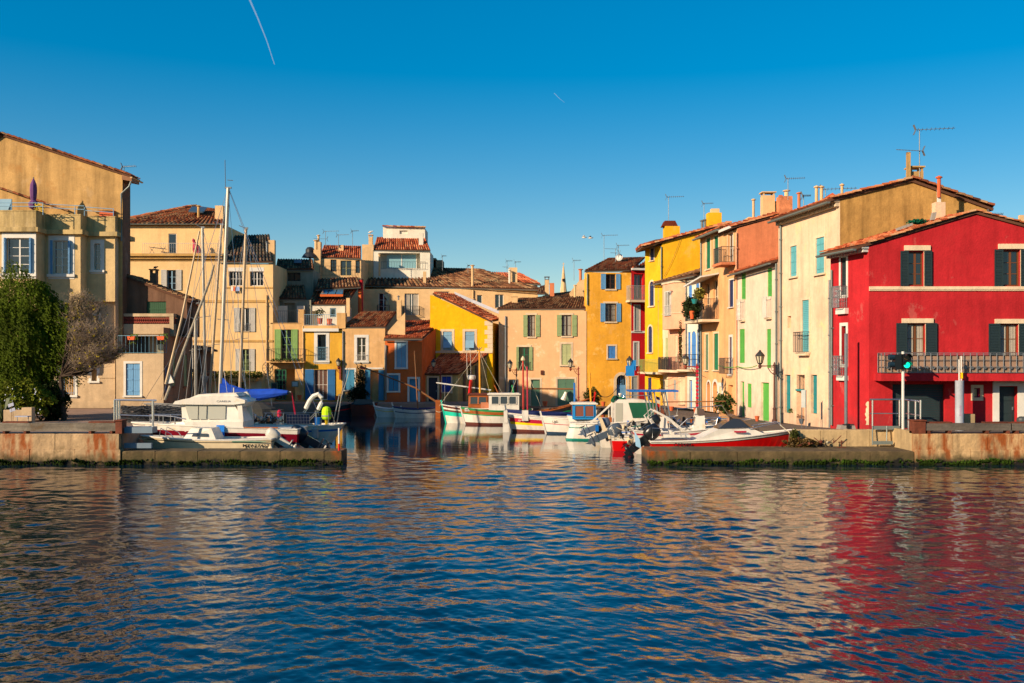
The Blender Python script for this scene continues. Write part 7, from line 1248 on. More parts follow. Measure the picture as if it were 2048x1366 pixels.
part(r, 'guard_rail', STEEL, lambda g: (g.tube([(lx(400), .8, zz(835)), (lx(500), 1.1, zz(824)), (lx(600), 1.1, zz(824)), (lx(668), .4, zz(824))], .012, 4), [g.tube([(lx(p), 1.05, 1.25), (lx(p), 1.05, zz(824))], .02, 5) for p in (440, 490, 540, 575, 640, 664)], g.tube([(lx(664), .3, zz(824)), (lx(672), .2, 1.35)], .02, 5), g.tube([(lx(636), .5, 1.3), (lx(634), .5, zz(820))], .03, 6))); part(r, 'backstay_frame', STEEL, lambda g: (g.tube([(lx(674), 0, 1.4), (lx(684), .1, zz(790)), (lx(681), .4, zz(788)), (lx(668), .4, 1.3)], .03, 6), g.tube([(lx(682), .1, zz(790)), (lx(696), .1, zz(735))], .015, 4)))
part(r, 'bucket', BB, lambda g: g.lathe((lx(640), .6, 1.3), [(.2, 0), (.24, .45)], 10)); part(r, 'stern_fender', GREYC, lambda g: g.lathe((lx(637), 1.0, .5), [(.02, 0), (.2, .08), (.2, .6), (.03, .75)], 8)); part(r, 'canister', BC, lambda g: g.lathe((lx(566), .9, 1.7), [(.12, 0), (.14, .4), (.05, .5)], 8))
g = MB(); g.tube([(lx(613), .2, zz(817)), (lx(620), .2, zz(802)), (lx(628), .2, zz(792)), (lx(638), .2, zz(788)), (lx(645), .2, zz(795)), (lx(644), .2, zz(806)), (lx(638), .2, zz(819))], .13, 8); single_parent = g.build('rescue_collar', mat('white_cover', (226, 220, 206), .9, bump=.5), r, local=True); part(r, 'collar_frame', STEEL, lambda g: [g.tube([(lx(a), .2, zz(818)), (lx(b), .3, zz(c))], .02, 5) for a, b, c in ((613, 608, 824), (616, 611, 826), (638, 612, 846), (642, 616, 846))])
v = thing('safety_vest', 'fluorescent yellow safety vest draped over an outboard on the yacht stern', 'safety vest', W(653, 838, 57.4)); c = W(653, 826, 57.4); g = MB(); g.lathe(c-Vector((0, 0, .36)), [(.22, 0), (.28, .12), (.27, .5), (.2, .68), (.06, .74)], 12); g.build('vest', mat('fluorescent_yellow', (190, 240, 10), .8, k=.95, var=.12, bump=.3), v); g = MB(); g.lathe(c-Vector((0, 0, .2)), [(.285, 0), (.29, .02), (.29, .07), (.285, .08)], 12); g.build('reflective_band', GREYC, v); g = MB(); g.tube([c-Vector((0, 0, .7)), c-Vector((0, 0, .33))], .09, 6); g.build('yellow_boot', BY, v)
def hiddenyacht(label, px0, px1, Y, mast, extra=None, m=ALU, mr=.1):
    r, L = boat(label, px0, px1, Y, 'l', cat='sailing boat', name='sailing_boat'); cx = r.location.x; lx = lambda px: -(X(px, Y)-cx); zz = lambda py: Z(py, Y); hull(r, L, 2.3, (1.0, .95, 1.2), .4, [(1, 1)], [ANTB, BW], tr=.5, rub=BW, deck=.06, dk=BW); part(r, 'coachroof', BW, lambda g: g.box(-L*.2, L*.15, -.7, .7, .9, 1.5)); part(r, 'mast', m, lambda g: g.tube([(lx(mast[0]), 0, 1.2), (lx(mast[2]), 0, zz(mast[3]))], mr, 8, r2=mr*.85))
    part(r, 'mast_head', GREY, lambda g: (g.box(lx(mast[2]+4), lx(mast[2]-3), -.05, .05, zz(mast[3])-.02, zz(mast[3])+.1), g.tube([(lx(mast[2]-14), 0, zz(mast[3]-7)), (lx(mast[2]), 0, zz(mast[3]-1))], .018, 4)))
    part(r, 'spreader', ALU, lambda g: g.tube([(lx(mast[4]-12), 0, zz(mast[5]+1)), (lx(mast[4]+13), 0, zz(mast[5]-2))], .022, 5)); 
    part(r, 'rigging', STEEL, lambda g: [g.tube([(lx(mast[2]), 0, zz(mast[3])), (lx(q), .2, 1.3)], .012, 4) for q in (px0+8, mast[0]-24, mast[0]+26, px1-10)])
    if extra: extra(r, lx, zz)
    return r
hiddenyacht('white yacht with the leftmost upright grey mast and a grey furled sail', 345, 520, 64, (412, 790, 405, 456, 409, 634), lambda r, lx, zz: part(r, 'furled_sail', GREYC, lambda g: g.tube([(lx(411), .1, zz(752)), (lx(408), .1, zz(790)), (lx(445), .1, zz(800)), (lx(500), .1, zz(806))], .28, 8, r2=.16)))
hiddenyacht('sailing boat with a slightly leaning bronze coloured mast between the two tall masts', 370, 510, 67, (416, 790, 443, 450, 428, 690), None, mat('mast_bronze', (160, 140, 112), .5, 'metal', metal=.3))
hiddenyacht('sailing boat with the rightmost leaning mast in front of the pale yellow building', 420, 560, 61, (477, 800, 492, 458, 483, 678), None, MATS['mast_bronze'])
def lowered(r, lx, zz):
    part(r, 'lowered_mast', mat('weathered_spar', (150, 140, 122), .7, 'wood'), lambda g: g.tube([(lx(330), 0, zz(800)), (lx(420), 0, zz(560)), (lx(428), 0, zz(530))], .095, 8, r2=.06)); part(r, 'wooden_spar', MATS['mast_bronze'], lambda g: g.tube([(lx(334), .2, zz(768)), (lx(365), .2, zz(640)), (lx(401), .2, zz(463))], .09, 8, r2=.05)); part(r, 'torn_sail', MATS['sail_white'], lambda g: g.prism([Vector((lx(342), .1, zz(748))), Vector((lx(350), .1, zz(765))), Vector((lx(334), .1, zz(768)))], (0, .1, 0))); part(r, 'boom', ALU, lambda g: [g.tube([(lx(300), q, zz(806)), (lx(395), q, zz(812+q*8))], .05, 6) for q in (0, .5, 1)])
hiddenyacht('sailing boat with two raked lowered spars leaning right beside the brown house', 255, 400, 60, (440, 760, 440, 700, 440, 720) if False else (392, 800, 391, 640, 391, 700), lowered)
g = MB()
for i in range(420): 
    px, py = R.uniform(245, 350), R.uniform(812, 850); c = W(px, py, 57+R.uniform(-2, 3)); c.z = max(.15, c.z); d = Vector((R.uniform(-.6, .6), R.uniform(-.3, .3), R.uniform(-.12, .12))); g.tube([c-d, c+d], R.uniform(.01, .035), 4)
single(g, 'fishing_gear', mat('dark_gear', (50, 52, 54), .7, 'metal'), 'tangle of dark rails, nets and fittings on the small craft at the left quay edge', 'fishing gear', kind='stuff')
# ------------------------------------------------------------ street lamps
LG = mat('lantern_glass', (200, 190, 160), .3, 'glass'); IROND = mat('lamp_dark_iron', (44, 44, 42), .5, 'metal')
def lamp(label, pxp, pyb, Y, pxh, pyt, pya, m=MRED, wall=False, sc=1., stk=False):
    s = Y/FP; x = X(pxp, Y); zb, za = Z(pyb, Y), Z(pya, Y); r = thing('street_lamp', label, 'street lamp', (x, Y, zb), group='old iron street lamps'); hx = X(pxh, Y); g = MB()
    if not wall: g.lathe((x, Y, zb), [(.16, 0), (.16, .25), (.1, .32), (.09, .9), (.13, .95), (.07, 1.05), (.06, za-zb-.55), (.11, za-zb-.5), (.06, za-zb-.4), (.06, za-zb), (.1, za-zb+.05), (.02, za-zb+.25)], 10)
    else: g.box(x-.08, x+.08, Y, Y+.2, za-1.2, za+.1)
    g.build('post', m, r); g = MB(); g.bar((x, Y, za), (hx, Y, za), .07, .07); sg = 1 if hx > x else -1; g.tube([(x, Y, za-.55), (x+sg*.22, Y, za-.4), (x+sg*.42, Y, za-.1)], .03, 5); g.tube([(x+sg*(.12+.1*math.cos(t*.8)), Y, za-.18+.1*math.sin(t*.8)) for t in range(9)], .018, 4); g.lathe((hx, Y, za-.08), [(.03, -.1), (.1, 0), (.12, .1), (.04, .2)], 8); g.build('bracket', m, r)
    zt = Z(pyt, Y); h = zt-za-.12; c = (hx, Y, za+.1); g = MB(); w1, w2 = h*.17, h*.29
    for i in range(6): a = i*math.pi/3; g.tube([(hx+w1*math.cos(a), Y+w1*math.sin(a), c[2]+h*.1), (hx+w2*math.cos(a), Y+w2*math.sin(a), c[2]+h*.58)], .016*sc, 4)
    g.lathe(c, [(w1*.7, 0), (w1*1.05, h*.08), (w1*1.05, h*.11)], 6); g.lathe(c, [(w2*1.12, h*.57), (w2*1.15, h*.62), (w2*.9, h*.72), (w2*.45, h*.86), (w2*.3, h*.88), (w2*.34, h*.93), (.01, h)], 6); ln = g.build('lantern', IROND, r); g = MB(); g.lathe(c, [(w1*.93, h*.12), (w2*.93, h*.57)], 6); g.build('glass', LG, ln)
    if stk:
        for i in range(13): g = MB(); z = zb+.15+.28*i; g.box(x-.1, x+.1, Y-.1, Y-.06, z, z+.15); g.build('sticker', paint('sticker_red', (210, 20, 60)), r)
lamp('nearest street lamp, brown iron with big lantern, in front of the green shuttered house', 1549, 848, 62.4, 1520, 699, 732, m=paint('lamp_brown_iron', (92, 58, 48)), sc=1.5)
lamp('red iron street lamp with red and white stickers on its post beside the azure doors', 1394, 832, 73.5, 1371, 707, 733, stk=True); lamp('red iron street lamp in front of the narrow red house holding a blue banner', 1278, 823, 88, 1259, 711, 736); lamp('red iron street lamp in front of the peach house garage', 1157, 815, 92, 1141, 716, 738); lamp('red iron street lamp half in shade at the left end of the peach house', 1033, 812, 97, 1020, 718, 740); lamp('red iron street lamp before the shaded lean-to by the golden house', 881, 806, 95.5, 867, 717, 737); lamp('small lantern bracketed to the wall between the yellow and tan houses', 680, 800, 97.7, 677, 715, 735, wall=True)
g = MB(); c = W(1263, 752, 87.8); g.hexa(c+Vector((-.5, 0, 0)), (.75, 0, 0), (0, .05, 0), (0, 0, .9)); g.hexa(c+Vector((-.35, .06, .5)), (.75, 0, 0), (0, .05, 0), (0, 0, .9)); single(g, 'banner', paint('banner_blue', (20, 134, 214)), 'blue and white banner hanging from the lamp by the narrow red house', 'banner')
bush('potted_shrub', 'round dark shrub at the foot of the ochre house wall', X(1184, 97), 97, Z(795, 97), .9, .7, .95, 1300, (70, 74, 30), .12); bush('oleander', 'green bush by the corner of the green shuttered house', X(1449, 70), 70.2, Z(806, 70), .75, .6, .75, 900, (72, 92, 40), .12)
g = MB(); g.box(X(1440, 70.5), X(1466, 70.5), 70.2, 70.9, .98, Z(822, 70.5)); single(g, 'planter', P['pch2'], 'peach rendered planter below the bush at the green shuttered house', 'planter')
# ------------------------------------------------------------ right foreground props
t = thing('traffic_light', 'harbour traffic light showing green on a slim white pole', 'traffic light', (X(1806, 49.6), 49.6, 1.49)); x = X(1806, 49.6); g = MB(); g.tube([(x, 49.6, 1.0), (x, 49.6, Z(703, 49.6))], .07, 10); g.build('pole', WHITE, t)
for px, fr in ((1813, True), (1794, False)):
    p = W(px, 740, 49.45); g = MB(); wd = .2
    if fr: g.box(p.x-wd, p.x+wd+.02, 49.4, 49.7, Z(739, 49.5), Z(708, 49.5))
    else: g.box(p.x-.1, p.x+.22, 49.4, 49.75, Z(739, 49.5), Z(709, 49.5))
    h = g.build('signal_head', BLK, t)
    for k, y in enumerate((715, 730)):
        zc = Z(y, 49.4)
        if fr:
            g = MB(); g.lathe((p.x, 49.4, zc), [(.15, 0), (.15, .03), (.12, .05)], 16, axis=(0, -1, 0)); lm = mat('signal_green', (10, 240, 180), .3, 'glass', emit=1.15) if k else mat('signal_off', (60, 44, 30), .2, 'glass'); g.build('lens', lm, h)
            g = MB(); K = 8
            for q in range(K): a0, a1 = math.pi*q/K, math.pi*(q+1)/K; g.hex8([(p.x+.17*math.cos(a), y_, zc+.17*math.sin(a)*r_) for y_ in (49.38, 49.12) for a, r_ in ((a0, 1), (a1, 1), (a1, 1.1), (a0, 1.1))]); 
            g.build('visor', BLK, h)
        else:
            g = MB(); g.tube([(p.x-.08, 49.58, zc+.02), (p.x-.36, 49.58, zc+.02)], .14, 10, r2=.15); g.build('visor', paint('visor_blue', (20, 50, 66)), h)
pl = thing('flagpole', 'grey steel pole standing in a concrete block before the crimson side wall', 'pole', (X(1692, 52), 52, 1.45)); x = X(1692, 52); g = MB(); g.tube([(x, 52, 1.5), (x, 52, Z(667, 52))], .085, 10); g.build('pole', GREY, pl); g = MB(); g.prism([(x-.42, 51.7, 1.42), (x+.42, 51.7, 1.42), (x+.36, 51.7, Z(850, 52)), (x-.36, 51.7, Z(850, 52))], (0, .6, 0)); g.build('base', MATS['concrete'], pl); g = MB(); g.bar((x-.3, 51.65, Z(848, 52)), (x+.3, 51.65, Z(848, 52)), .03, .05); g.box(x-.08, x+.08, 51.6, 51.7, 1.5, 1.75); g.build('fixing', BK, pl)
bp = thing('cylinder_post', 'fat pale cylindrical post with graffiti and two white stakes, before the crimson wall', 'post', (X(1919, 50.5), 50.5, 1.49)); x = X(1919, 50.5); g = MB(); g.tube([(x, 50.5, 1.3), (x, 50.5, Z(761, 50.5))], .21, 20); g.build('cylinder', mat('post_grey', (176, 182, 192), .6, 'plaster', k=.75), bp); g = MB()
for dx, y in ((-.04, 719), (.07, 712)): g.tube([(x+dx, 50.45, Z(761, 50.5)), (x+dx, 50.45, Z(y, 50.5))], .035, 6)
g.build('stake', WHITE, bp); g = MB(); g.box(x+.03, x+.12, 50.38, 50.44, Z(757, 50.5), Z(745, 50.5)); g.build('yellow_tag', BY, bp)
text(bp, 'AMAVE', (x-.05, 50.285, 2.5), .17, rot3((0, 0, -1), (1, 0, 0)), paint('graffiti_pink', (200, 150, 190)), 'graffiti', .002, True)
g = MB(); x0, x1 = X(1921, 50.9), X(1948, 50.9); g.box(x0+.15, x1, 50.8, 51.3, 1.48, Z(828, 50.9)); single(g, 'concrete_block', mat('concrete_warm', (190, 164, 120), .9, 'stone', k=.6), 'square beige concrete block beside the fat cylindrical post', 'concrete block')
bo = thing('bollard', 'small orange bollard with a blue band behind the dark timber beam', 'bollard', (X(1900, 50.4), 50.4, 1.49)); x = X(1900, 50.4); g = MB(); g.lathe((x, 50.4, 1.45), [(.09, 0), (.09, .42), (.05, .47)], 10); g.build('post', mat('bollard_orange', (220, 100, 50), .6), bo); g = MB(); g.lathe((x, 50.4, 1.7), [(.095, 0), (.095, .1)], 10); g.build('band', BB, bo)
for px, lab in ((1993, 'left small blue bucket at the crimson house front door'), (2023, 'right small blue bucket at the crimson house front door')): g = MB(); x = X(px, 51); g.lathe((x, 51, 1.47), [(.09, 0), (.12, .28), (.125, .3)], 12); single(g, 'bucket', BB, lab, 'bucket')
g = MB(); x = X(2044, 51.2); g.lathe((x, 51.2, 1.47), [(.2, 0), (.26, .5), (.24, .6), (.1, .68)], 12); single(g, 'waste_bin', paint('bin_grey', (70, 78, 80)), 'dark grey round bin at the right picture edge', 'bin')
# steel gate railing
rl = thing('gate_railing', 'galvanised steel railing frame standing on the quay by the traffic light', 'railing', (X(1745, 50.6), 50.6, 1.49)); g = MB(); Y = 50.4
g.tube([W(1740, 799, Y), W(1810, 799, Y)], .05, 8); g.tube([W(1740, 827, Y), W(1800, 827, Y)], .03, 6)
for p in (1745, 1799): g.tube([W(p, 799, Y), W(p, 852, Y)], .045, 6)
g.build('frame', STEEL, rl); g = MB(); g.hexa(W(1745, 859, Y), W(1800, 859, Y)-W(1745, 859, Y), (0, .04, 0), (0, 0, .18)); g.hexa(W(1747, 889, Y-.2), W(1786, 889, Y-.2)-W(1747, 889, Y-.2), (0, .04, 0), (0, 0, .17)); g.build('kick_plate', ZINC, rl); g = MB(); g.tube([W(1745, 852, Y), W(1745, 890, Y-.1)], .03, 6); g.build('lower_post', ZINC, rl); g = MB(); g.tube([W(1774, 852, Y), W(1773, 885, Y-.1)], .03, 6); g.build('lower_post', ZINC, rl)
g = MB(); a, b = W(1810, 799, 50.4), W(1842, 803, 49.2); g.tube([a, b], .05, 8); g.tube([W(1812, 827, 50.4), W(1841, 831, 49.2)], .03, 6)
for p, Y_ in ((1817, 50.2), (1831, 49.6), (1841, 49.2)): g.tube([W(p, 800, Y_), (X(p, Y_), Y_, 1.48)], .045, 6)
g.build('frame', STEEL, rl)
for px, lab in ((1683, 'small rusty cleat on the right pier below the crimson wall'),): g = MB(); p = W(px, 892, 49.9); g.tube([(p.x, 49.9, .66), (p.x, 49.9, 1.02)], .035, 6); g.bar((p.x-.16, 49.9, .92), (p.x+.16, 49.9, .96), .05, .05); g.box(p.x-.2, p.x+.2, 49.8, 50, .66, .69); single(g, 'cleat', RUST, lab, 'cleat')
bush('seaweed_heap', 'heap of weed and rusty junk at the bow of the red speedboat', X(1600, 50.2), 50.1, .85, .95, .35, .3, 1200, (92, 72, 36), .07, 'debris'); bush('hanging_weed', 'weed tuft behind the red speedboat bow', X(1588, 50.5), 50.4, 1.2, .22, .2, .35, 500, (64, 70, 26), .07, 'weed')
# ------------------------------------------------------------ left foreground props
mb = MB(); x = X(678, 48.2); mb.tube([(x, 48.2, .66), (x, 48.2, 1.0)], .05, 8); st = thing('marker_pole', 'white marker pole with red foot at the tip of the left pier', 'marker pole', (x, 48.2, .66)); mb.build('red_foot', BR, st); g = MB(); g.tube([(x, 48.2, 1.0), (x, 48.2, Z(856, 48.2))], .045, 8); g.build('pole', WHITE, st)
gg = thing('gangway', 'blue grey steel gangway with tall tubular railing at the end of the left quay', 'gangway', (X(238, 48.5), 48.5, 1.49)); g = MB(); Y = 48.6
for p in (229, 234, 239): g.tube([(X(p, Y), Y, 1.5), (X(p, Y), Y, Z(800, Y))], .05, 8)
g.tube([W(229, 800, Y), W(313, 801, Y)], .05, 8); g.tube([W(235, 830, Y), W(306, 832, Y)], .03, 6); g.tube([W(306, 802, Y), W(306, 855, Y)], .06, 8); g.build('railing', STEEL, gg); g = MB(); a, b = W(243, 866, 48.3), W(306, 854, 48.3); g.box(a.x, b.x, 48.2, 48.9, a.z, b.z); g.build('platform', paint('steel_blue_grey', (120, 140, 156)), gg); g = MB(); a, b = W(243, 896, 48.5), W(304, 886, 48.5); g.box(a.x, b.x, 48.4, 48.6, a.z, b.z); g.build('lower_beam', MATS['steel_blue_grey'], gg)
# trees
def drooptree():
    rr = random.Random(11); cx, Y = X(40, 60), 60; t = thing('pepper_tree', 'large drooping green pepper tree at the left edge in front of the villa', 'tree', (cx, Y, 1.5)); g = MB(); g.tube([(cx+.2, Y, 1.4), (cx, Y, 3.2), (cx-.4, Y+.1, 5)], .32, 8, r2=.2); limbs = []
    for i in range(16): a = rr.uniform(0, 6.28); e = Vector((cx+math.cos(a)*rr.uniform(1.2, 2.6), Y+math.sin(a)*rr.uniform(.8, 1.8), rr.uniform(5.5, 9.6))); g.tube([(cx-.2, Y, rr.uniform(3, 4.8)), Vector((cx, Y, 4.6)).lerp(e, .5)+Vector((0, 0, .5)), e], .1, 5, r2=.03)
    g.build('trunk', mat('bark', (84, 66, 50), .9, 'wood', k=.6), t); g = MB(); n = 6200
    for i in range(n):
        while 1:
            a = Vector((rr.uniform(-1, 1), rr.uniform(-1, 1), rr.uniform(-1, 1)))
            if .55 < a.length < 1 or (a.length < 1 and rr.random() < .25): break
        k = 1+.14*math.sin(a.x*7+1)+.12*math.sin(a.z*9+a.x*5)
        p = Vector((cx-.2+a.x*3.75*k, Y+a.y*2.2*k, 6.8+a.z*3.55*k+.35*math.sin(a.x*11+3))); 
        if p.z < 3.5+.5*math.sin(p.x*3): continue
        clump = .5+.5*math.sin(p.x*2.1+p.z*1.3)*math.sin(p.z*2.3+p.y*2); L_ = rr.uniform(.5, 1.9); d = Vector((rr.uniform(-.25, .25), rr.uniform(-.25, .25), 0)); m_ = 11
        base = max(0, min(1, .15+.6*clump*rr.random()+.25*rr.random()))
        for j in range(m_):
            q = j/m_; c = p+d*math.sin(q*1.6)-Vector((0, 0, L_*q)); s = rr.choice((-1, 1)); u = Vector((s*rr.uniform(.07, .17), rr.uniform(-.09, .09), -rr.uniform(.10, .2))); v = Vector((.036, rr.uniform(-.03, .03), .03)); g.tint = min(1, base+rr.uniform(-.1, .1)); g.poly([c-v, c+u*.5-v*.3, c+u, c+u*.5+v*1.2])
    g.build('crown', mat('pepper_leaf', (92, 112, 16), kind='leaf', k=.5, var=.3, bump=0), t, tint=True)
drooptree()
def baretree():
    rr = random.Random(5); Y = 58.8; b = Vector((X(128, Y), Y, 1.5)); t = thing('bare_tree', 'half bare brown twiggy tree spreading in front of the villa wall', 'tree', b); g = MB(); k = b+Vector((-.2, 0, 2.6)); g.tube([b, b+Vector((-.1, 0, 1.3)), k], .17, 7, r2=.12); tw = MB(); lf = MB()
    tips = []
    for px, py in ((145, 592), (160, 598), (172, 606), (150, 612), (185, 612), (200, 618), (152, 655), (170, 650), (186, 648), (202, 652), (214, 660), (180, 664), (205, 668), (222, 668), (150, 700), (170, 705), (188, 700), (205, 706), (220, 700), (232, 708), (214, 718), (196, 722), (238, 700), (160, 720)):
        e = W(px, py, Y+rr.uniform(-1.2, 1.2)); m_ = k.lerp(e, .55)+Vector((0, 0, -.45)); g.tube([k, m_, e], .055, 5, r2=.02); tips.append((m_, e))
    for m_, e in tips:
        for i in range(62):
            q = rr.uniform(.35, 1); s = m_.lerp(e, q); d = Vector((rr.uniform(-.5, .95), rr.uniform(-.6, .6), rr.uniform(.0, .6))); mid = s+d*.5+Vector((rr.uniform(-.08, .08), 0, -.05)); tw.tube([s, mid, s+d], .011, 3, r2=.004, caps=False)
            for z in range(4): s2 = s.lerp(s+d, rr.uniform(.3, 1)); d2 = Vector((rr.uniform(-.3, .3), rr.uniform(-.25, .25), rr.uniform(-.05, .4))); tw.tube([s2, s2+d2], .006, 3, caps=False)
            if rr.random() < .30: c = s+d*rr.uniform(.3, 1); u = Vector((rr.uniform(-.1, .1), rr.uniform(-.1, .1), -.08)); lf.tint = rr.random(); lf.poly([c, c+u+Vector((.05, 0, 0)), c+u*1.6, c+u-Vector((.04, 0, 0))])
    g.build('trunk', MATS['bark'], t); tw.build('twigs', mat('dry_twig', (168, 146, 122), .9, 'plain', k=.62, bump=0), t, kind='stuff'); lf.build('leaves', mat('yellow_green_leaf', (160, 140, 30), kind='leaf', k=.6, var=.3, bump=0), t, tint=True, kind='stuff')
baretree()
bush('flowering_shrub', 'wide green flowering shrub below the pepper tree', X(45, 57.5), 57.5, 2.75, 1.75, .9, 1.1, 5200, (112, 120, 28), .11, var=.35); bush('dark_bush', 'dark green bush right of the flowering shrub by the barred window', X(104, 59), 59, 2.55, .95, .8, 1.15, 3600, (40, 56, 20), .12); bush('hedge', 'dark hedge mass filling the shade behind the flowering shrub', X(20, 61), 61, 3.0, 2.9, .8, 1.5, 4200, (34, 50, 18), .15)
rr = random.Random(2); g = MB()
for i in range(26):
    c = Vector((X(45, 57.5)+rr.uniform(-1.5, 1.4), 57.5-.85+rr.uniform(-.1, .1), 2.75+rr.uniform(-.8, .8)))
    for k in range(4): a = k*1.57; u = Vector((math.cos(a)*.026, -.01, math.sin(a)*.026)); v = Vector((-u.z, 0, u.x))*.6; g.poly([c, c+u+v, c+u*1.5, c+u-v])
single(g, 'blossoms', mat('pale_blossom', (214, 218, 236), .8), 'pale blue white blossoms dotted over the flowering shrub', 'flowers', kind='stuff')
g = MB(); c = Vector((X(4, 55), 55, 1.5))
for i in range(26): a = rr.uniform(0, 6.28); ln = rr.uniform(.9, 1.9); d = Vector((math.cos(a)*.7, math.sin(a)*.5, 0)); u = Vector((-d.y, d.x, 0)).normalized()*.08; p = [c+Vector((0, 0, .1)), c+d*ln*.5+Vector((0, 0, ln*.8)), c+d*ln+Vector((0, 0, ln*(.9 if rr.random() < .5 else .5)))]; g.poly([p[0]-u, p[0]+u, p[1]+u, p[1]-u]); g.poly([p[1]-u, p[1]+u, p[2]])
single(g, 'agave', mat('agave_leaf', (70, 84, 40), .6, 'plain', k=.7), 'spiky agave with long curved leaves at the left picture edge', 'plant')
g = MB(); g.box(X(43, 54), X(63, 54), 54, 54.4, 1.5, Z(815, 54)); g.box(X(5, 54), X(43, 54), 54.1, 54.4, 1.5, Z(820, 54)); single(g, 'garden_wall', P['lowcream'], 'low cream garden wall with square pier below the shrub', 'wall')
sg = thing('plant_sign', 'two small tilted white panels on sticks beside the agave', 'sign', (X(22, 52), 52, 1.5))
for px, py in ((23, 812), (26, 822)): p = W(px, py, 52); g = MB(); g.hexa(p+Vector((-.16, 0, -.08)), (.28, 0, .1), (0, .02, 0), (-.03, 0, .17)); g.build('panel', mat('grey_panel', (160, 164, 180), .7), sg); g = MB(); g.tube([p, (p.x, 52.02, 1.49)], .01, 4); g.build('stick', MASTW, sg)
be = thing('bench', 'small pale table bench on the left quay beside the agave', 'bench', (X(45, 50.5), 50.5, 1.49)); g = MB(); z = Z(830, 50.5)-.1; x = X(45, 50.5); g.box(x-.35, x+.3, 50.4, 50.8, z, z+.05); g.build('seat', mat('grey_panel', (160, 164, 180)), be)
for dx in (-.3, .25): g = MB(); g.tube([(x+dx, 50.5, 1.49), (x+dx, 50.6, z)], .02, 5); g.build('leg', GREY, be)
# ------------------------------------------------------------ birds, laundry, contrail
def bird(label, px, py, Y, fly=True, s=.36, m=WHITE, m2=None):
    p = W(px, py, Y); r = thing('seagull' if fly or s > .5 else 'pigeon', label, 'bird', p); g = MB(); g.lathe(p, [(.02, -.5*s), (.12*s, -.3*s), (.2*s, 0), (.14*s, .3*s), (.1*s, .38*s), (.12*s, .48*s), (.02, .62*s)], 8, axis=(1, 0, .1 if fly else .35)); g.build('body', m, r)
    for sy in (-1, 1):
        g = MB(); q = [p+Vector(v)*s for v in (((.2, 0, .05), (-.15, 0, .05), (-.25, sy*.5, .35), (.1, sy*.55, .4)) if fly else ((.15, sy*.16, .1), (-.35, sy*.1, .0), (-.4, sy*.05, .1), (.1, sy*.12, .22)))]; g.hex8(q+[v+Vector((0, 0, .02)) for v in q])
        if fly: q = [p+Vector(v)*s for v in ((.1, sy*.55, .4), (-.25, sy*.5, .35), (-.35, sy*1.1, .15), (-.2, sy*1.15, .15))]; g.hex8(q+[v+Vector((0, 0, .02)) for v in q])
        g.build('wing', m2 or GREY, r)
    if not fly: g = MB(); g.tube([p-Vector((0, 0, .16*s)), p-Vector((0, 0, .42*s))], .02, 4); g.build('legs', TERRA, r)
bird('left seagull of the flying pair in the sky', 1168, 475, 80, m2=WHITE); bird('right seagull of the flying pair in the sky', 1181, 476, 80); bird('seagull standing on the small chimney left of the top house', 741, 464, 118.5, fly=False, s=.6); bird('dark pigeon perched on the chimney of the brown terrace house', 311, 535, 75.2, fly=False, s=.35, m=IRON, m2=IRON); bird('dark pigeon perched at the end of the yellow house eave', 1282, 490, 93.9, fly=False, s=.38, m=IRON, m2=IRON); bird('dark pigeon perched on the roof end above the azure shutters', 1400, 543, 82.6, fly=False, s=.38, m=IRON, m2=IRON); bird('dark pigeon at the end of the shaded terrace house roof', 396, 607, 74, fly=False, s=.35, m=IRON, m2=IRON)
ll = thing('laundry', 'striped towel and orange cloth drying under the barred upper window', 'laundry', W(468, 582, 97.7))
for px, w_, m_ in ((462, .32, BW), (466, .2, mat('orange_cloth', (230, 90, 30), .9)), (472, .34, mat('blue_stripe_cloth', (150, 170, 210), .9))): p = W(px, 573, 97.75); g = MB(); g.hexa(p, (w_, 0, 0), (0, .04, 0), (.02, -.1, -.45)); g.build('cloth', m_, ll)
g = MB(); p = W(1336, 716, 87.2); g.hexa(p, (.22, 0, 0), (0, .05, 0), (-.1, 0, -1.3)); single(g, 'towel', paint('magenta_cloth', (236, 20, 130)), 'magenta towel hanging from the green mesh balcony', 'towel')
um = thing('parasol', 'closed pink red parasol on the long roof balcony', 'parasol', W(397, 508, 98.6)); b = W(397, 509, 98.6); g = MB(); g.lathe(b, [(.2, 0), (.42, .1), (.38, .7), (.12, 1.3), (.16, 1.5), (.05, 1.65)], 8, axis=(-.35, 0, 1)); g.build('canopy', mat('pink_fabric', (170, 52, 74), .9), um); g = MB(); g.tube([b, b+Vector((-.55, 0, 1.6))], .03, 5); g.build('pole', GREY, um)
tb = thing('folding_table', 'folded dark bistro table and chairs on the long roof balcony', 'table', W(310, 508, 98.8)); b = W(310, 507, 98.8); g = MB(); g.hexa(b+Vector((-.4, 0, .6)), (1.4, 0, -.15), (0, .5, 0), (0, 0, .05)); g.build('table_top', IRON, tb)
for dx in (-.3, .8): g = MB(); g.tube([b+Vector((dx-.25, 0, 0)), b+Vector((dx+.25, 0, .7))], .02, 4); g.tube([b+Vector((dx+.25, 0, 0)), b+Vector((dx-.25, 0, .7))], .02, 4); g.build('leg', IRON, tb)
for px, py, lab, m_ in ((640, 643, 'large terracotta pot on the left of the blue railed terrace', TERRA), (659, 644, 'terracotta pot on the right of the blue railed terrace', TERRA)):
    p = W(px, py+5, 98.5); g = MB(); g.lathe(p, [(.18, 0), (.27, .5), (.3, .55), (.25, .58)], 10); single(g, 'flower_pot', m_, lab, 'flower pot')
bush('terrace_plant', 'green plant above the terracotta pots on the blue railed terrace', X(640, 98.5), 98.5, Z(625, 98.5), .5, .3, .4, 260, (70, 80, 40), .09)
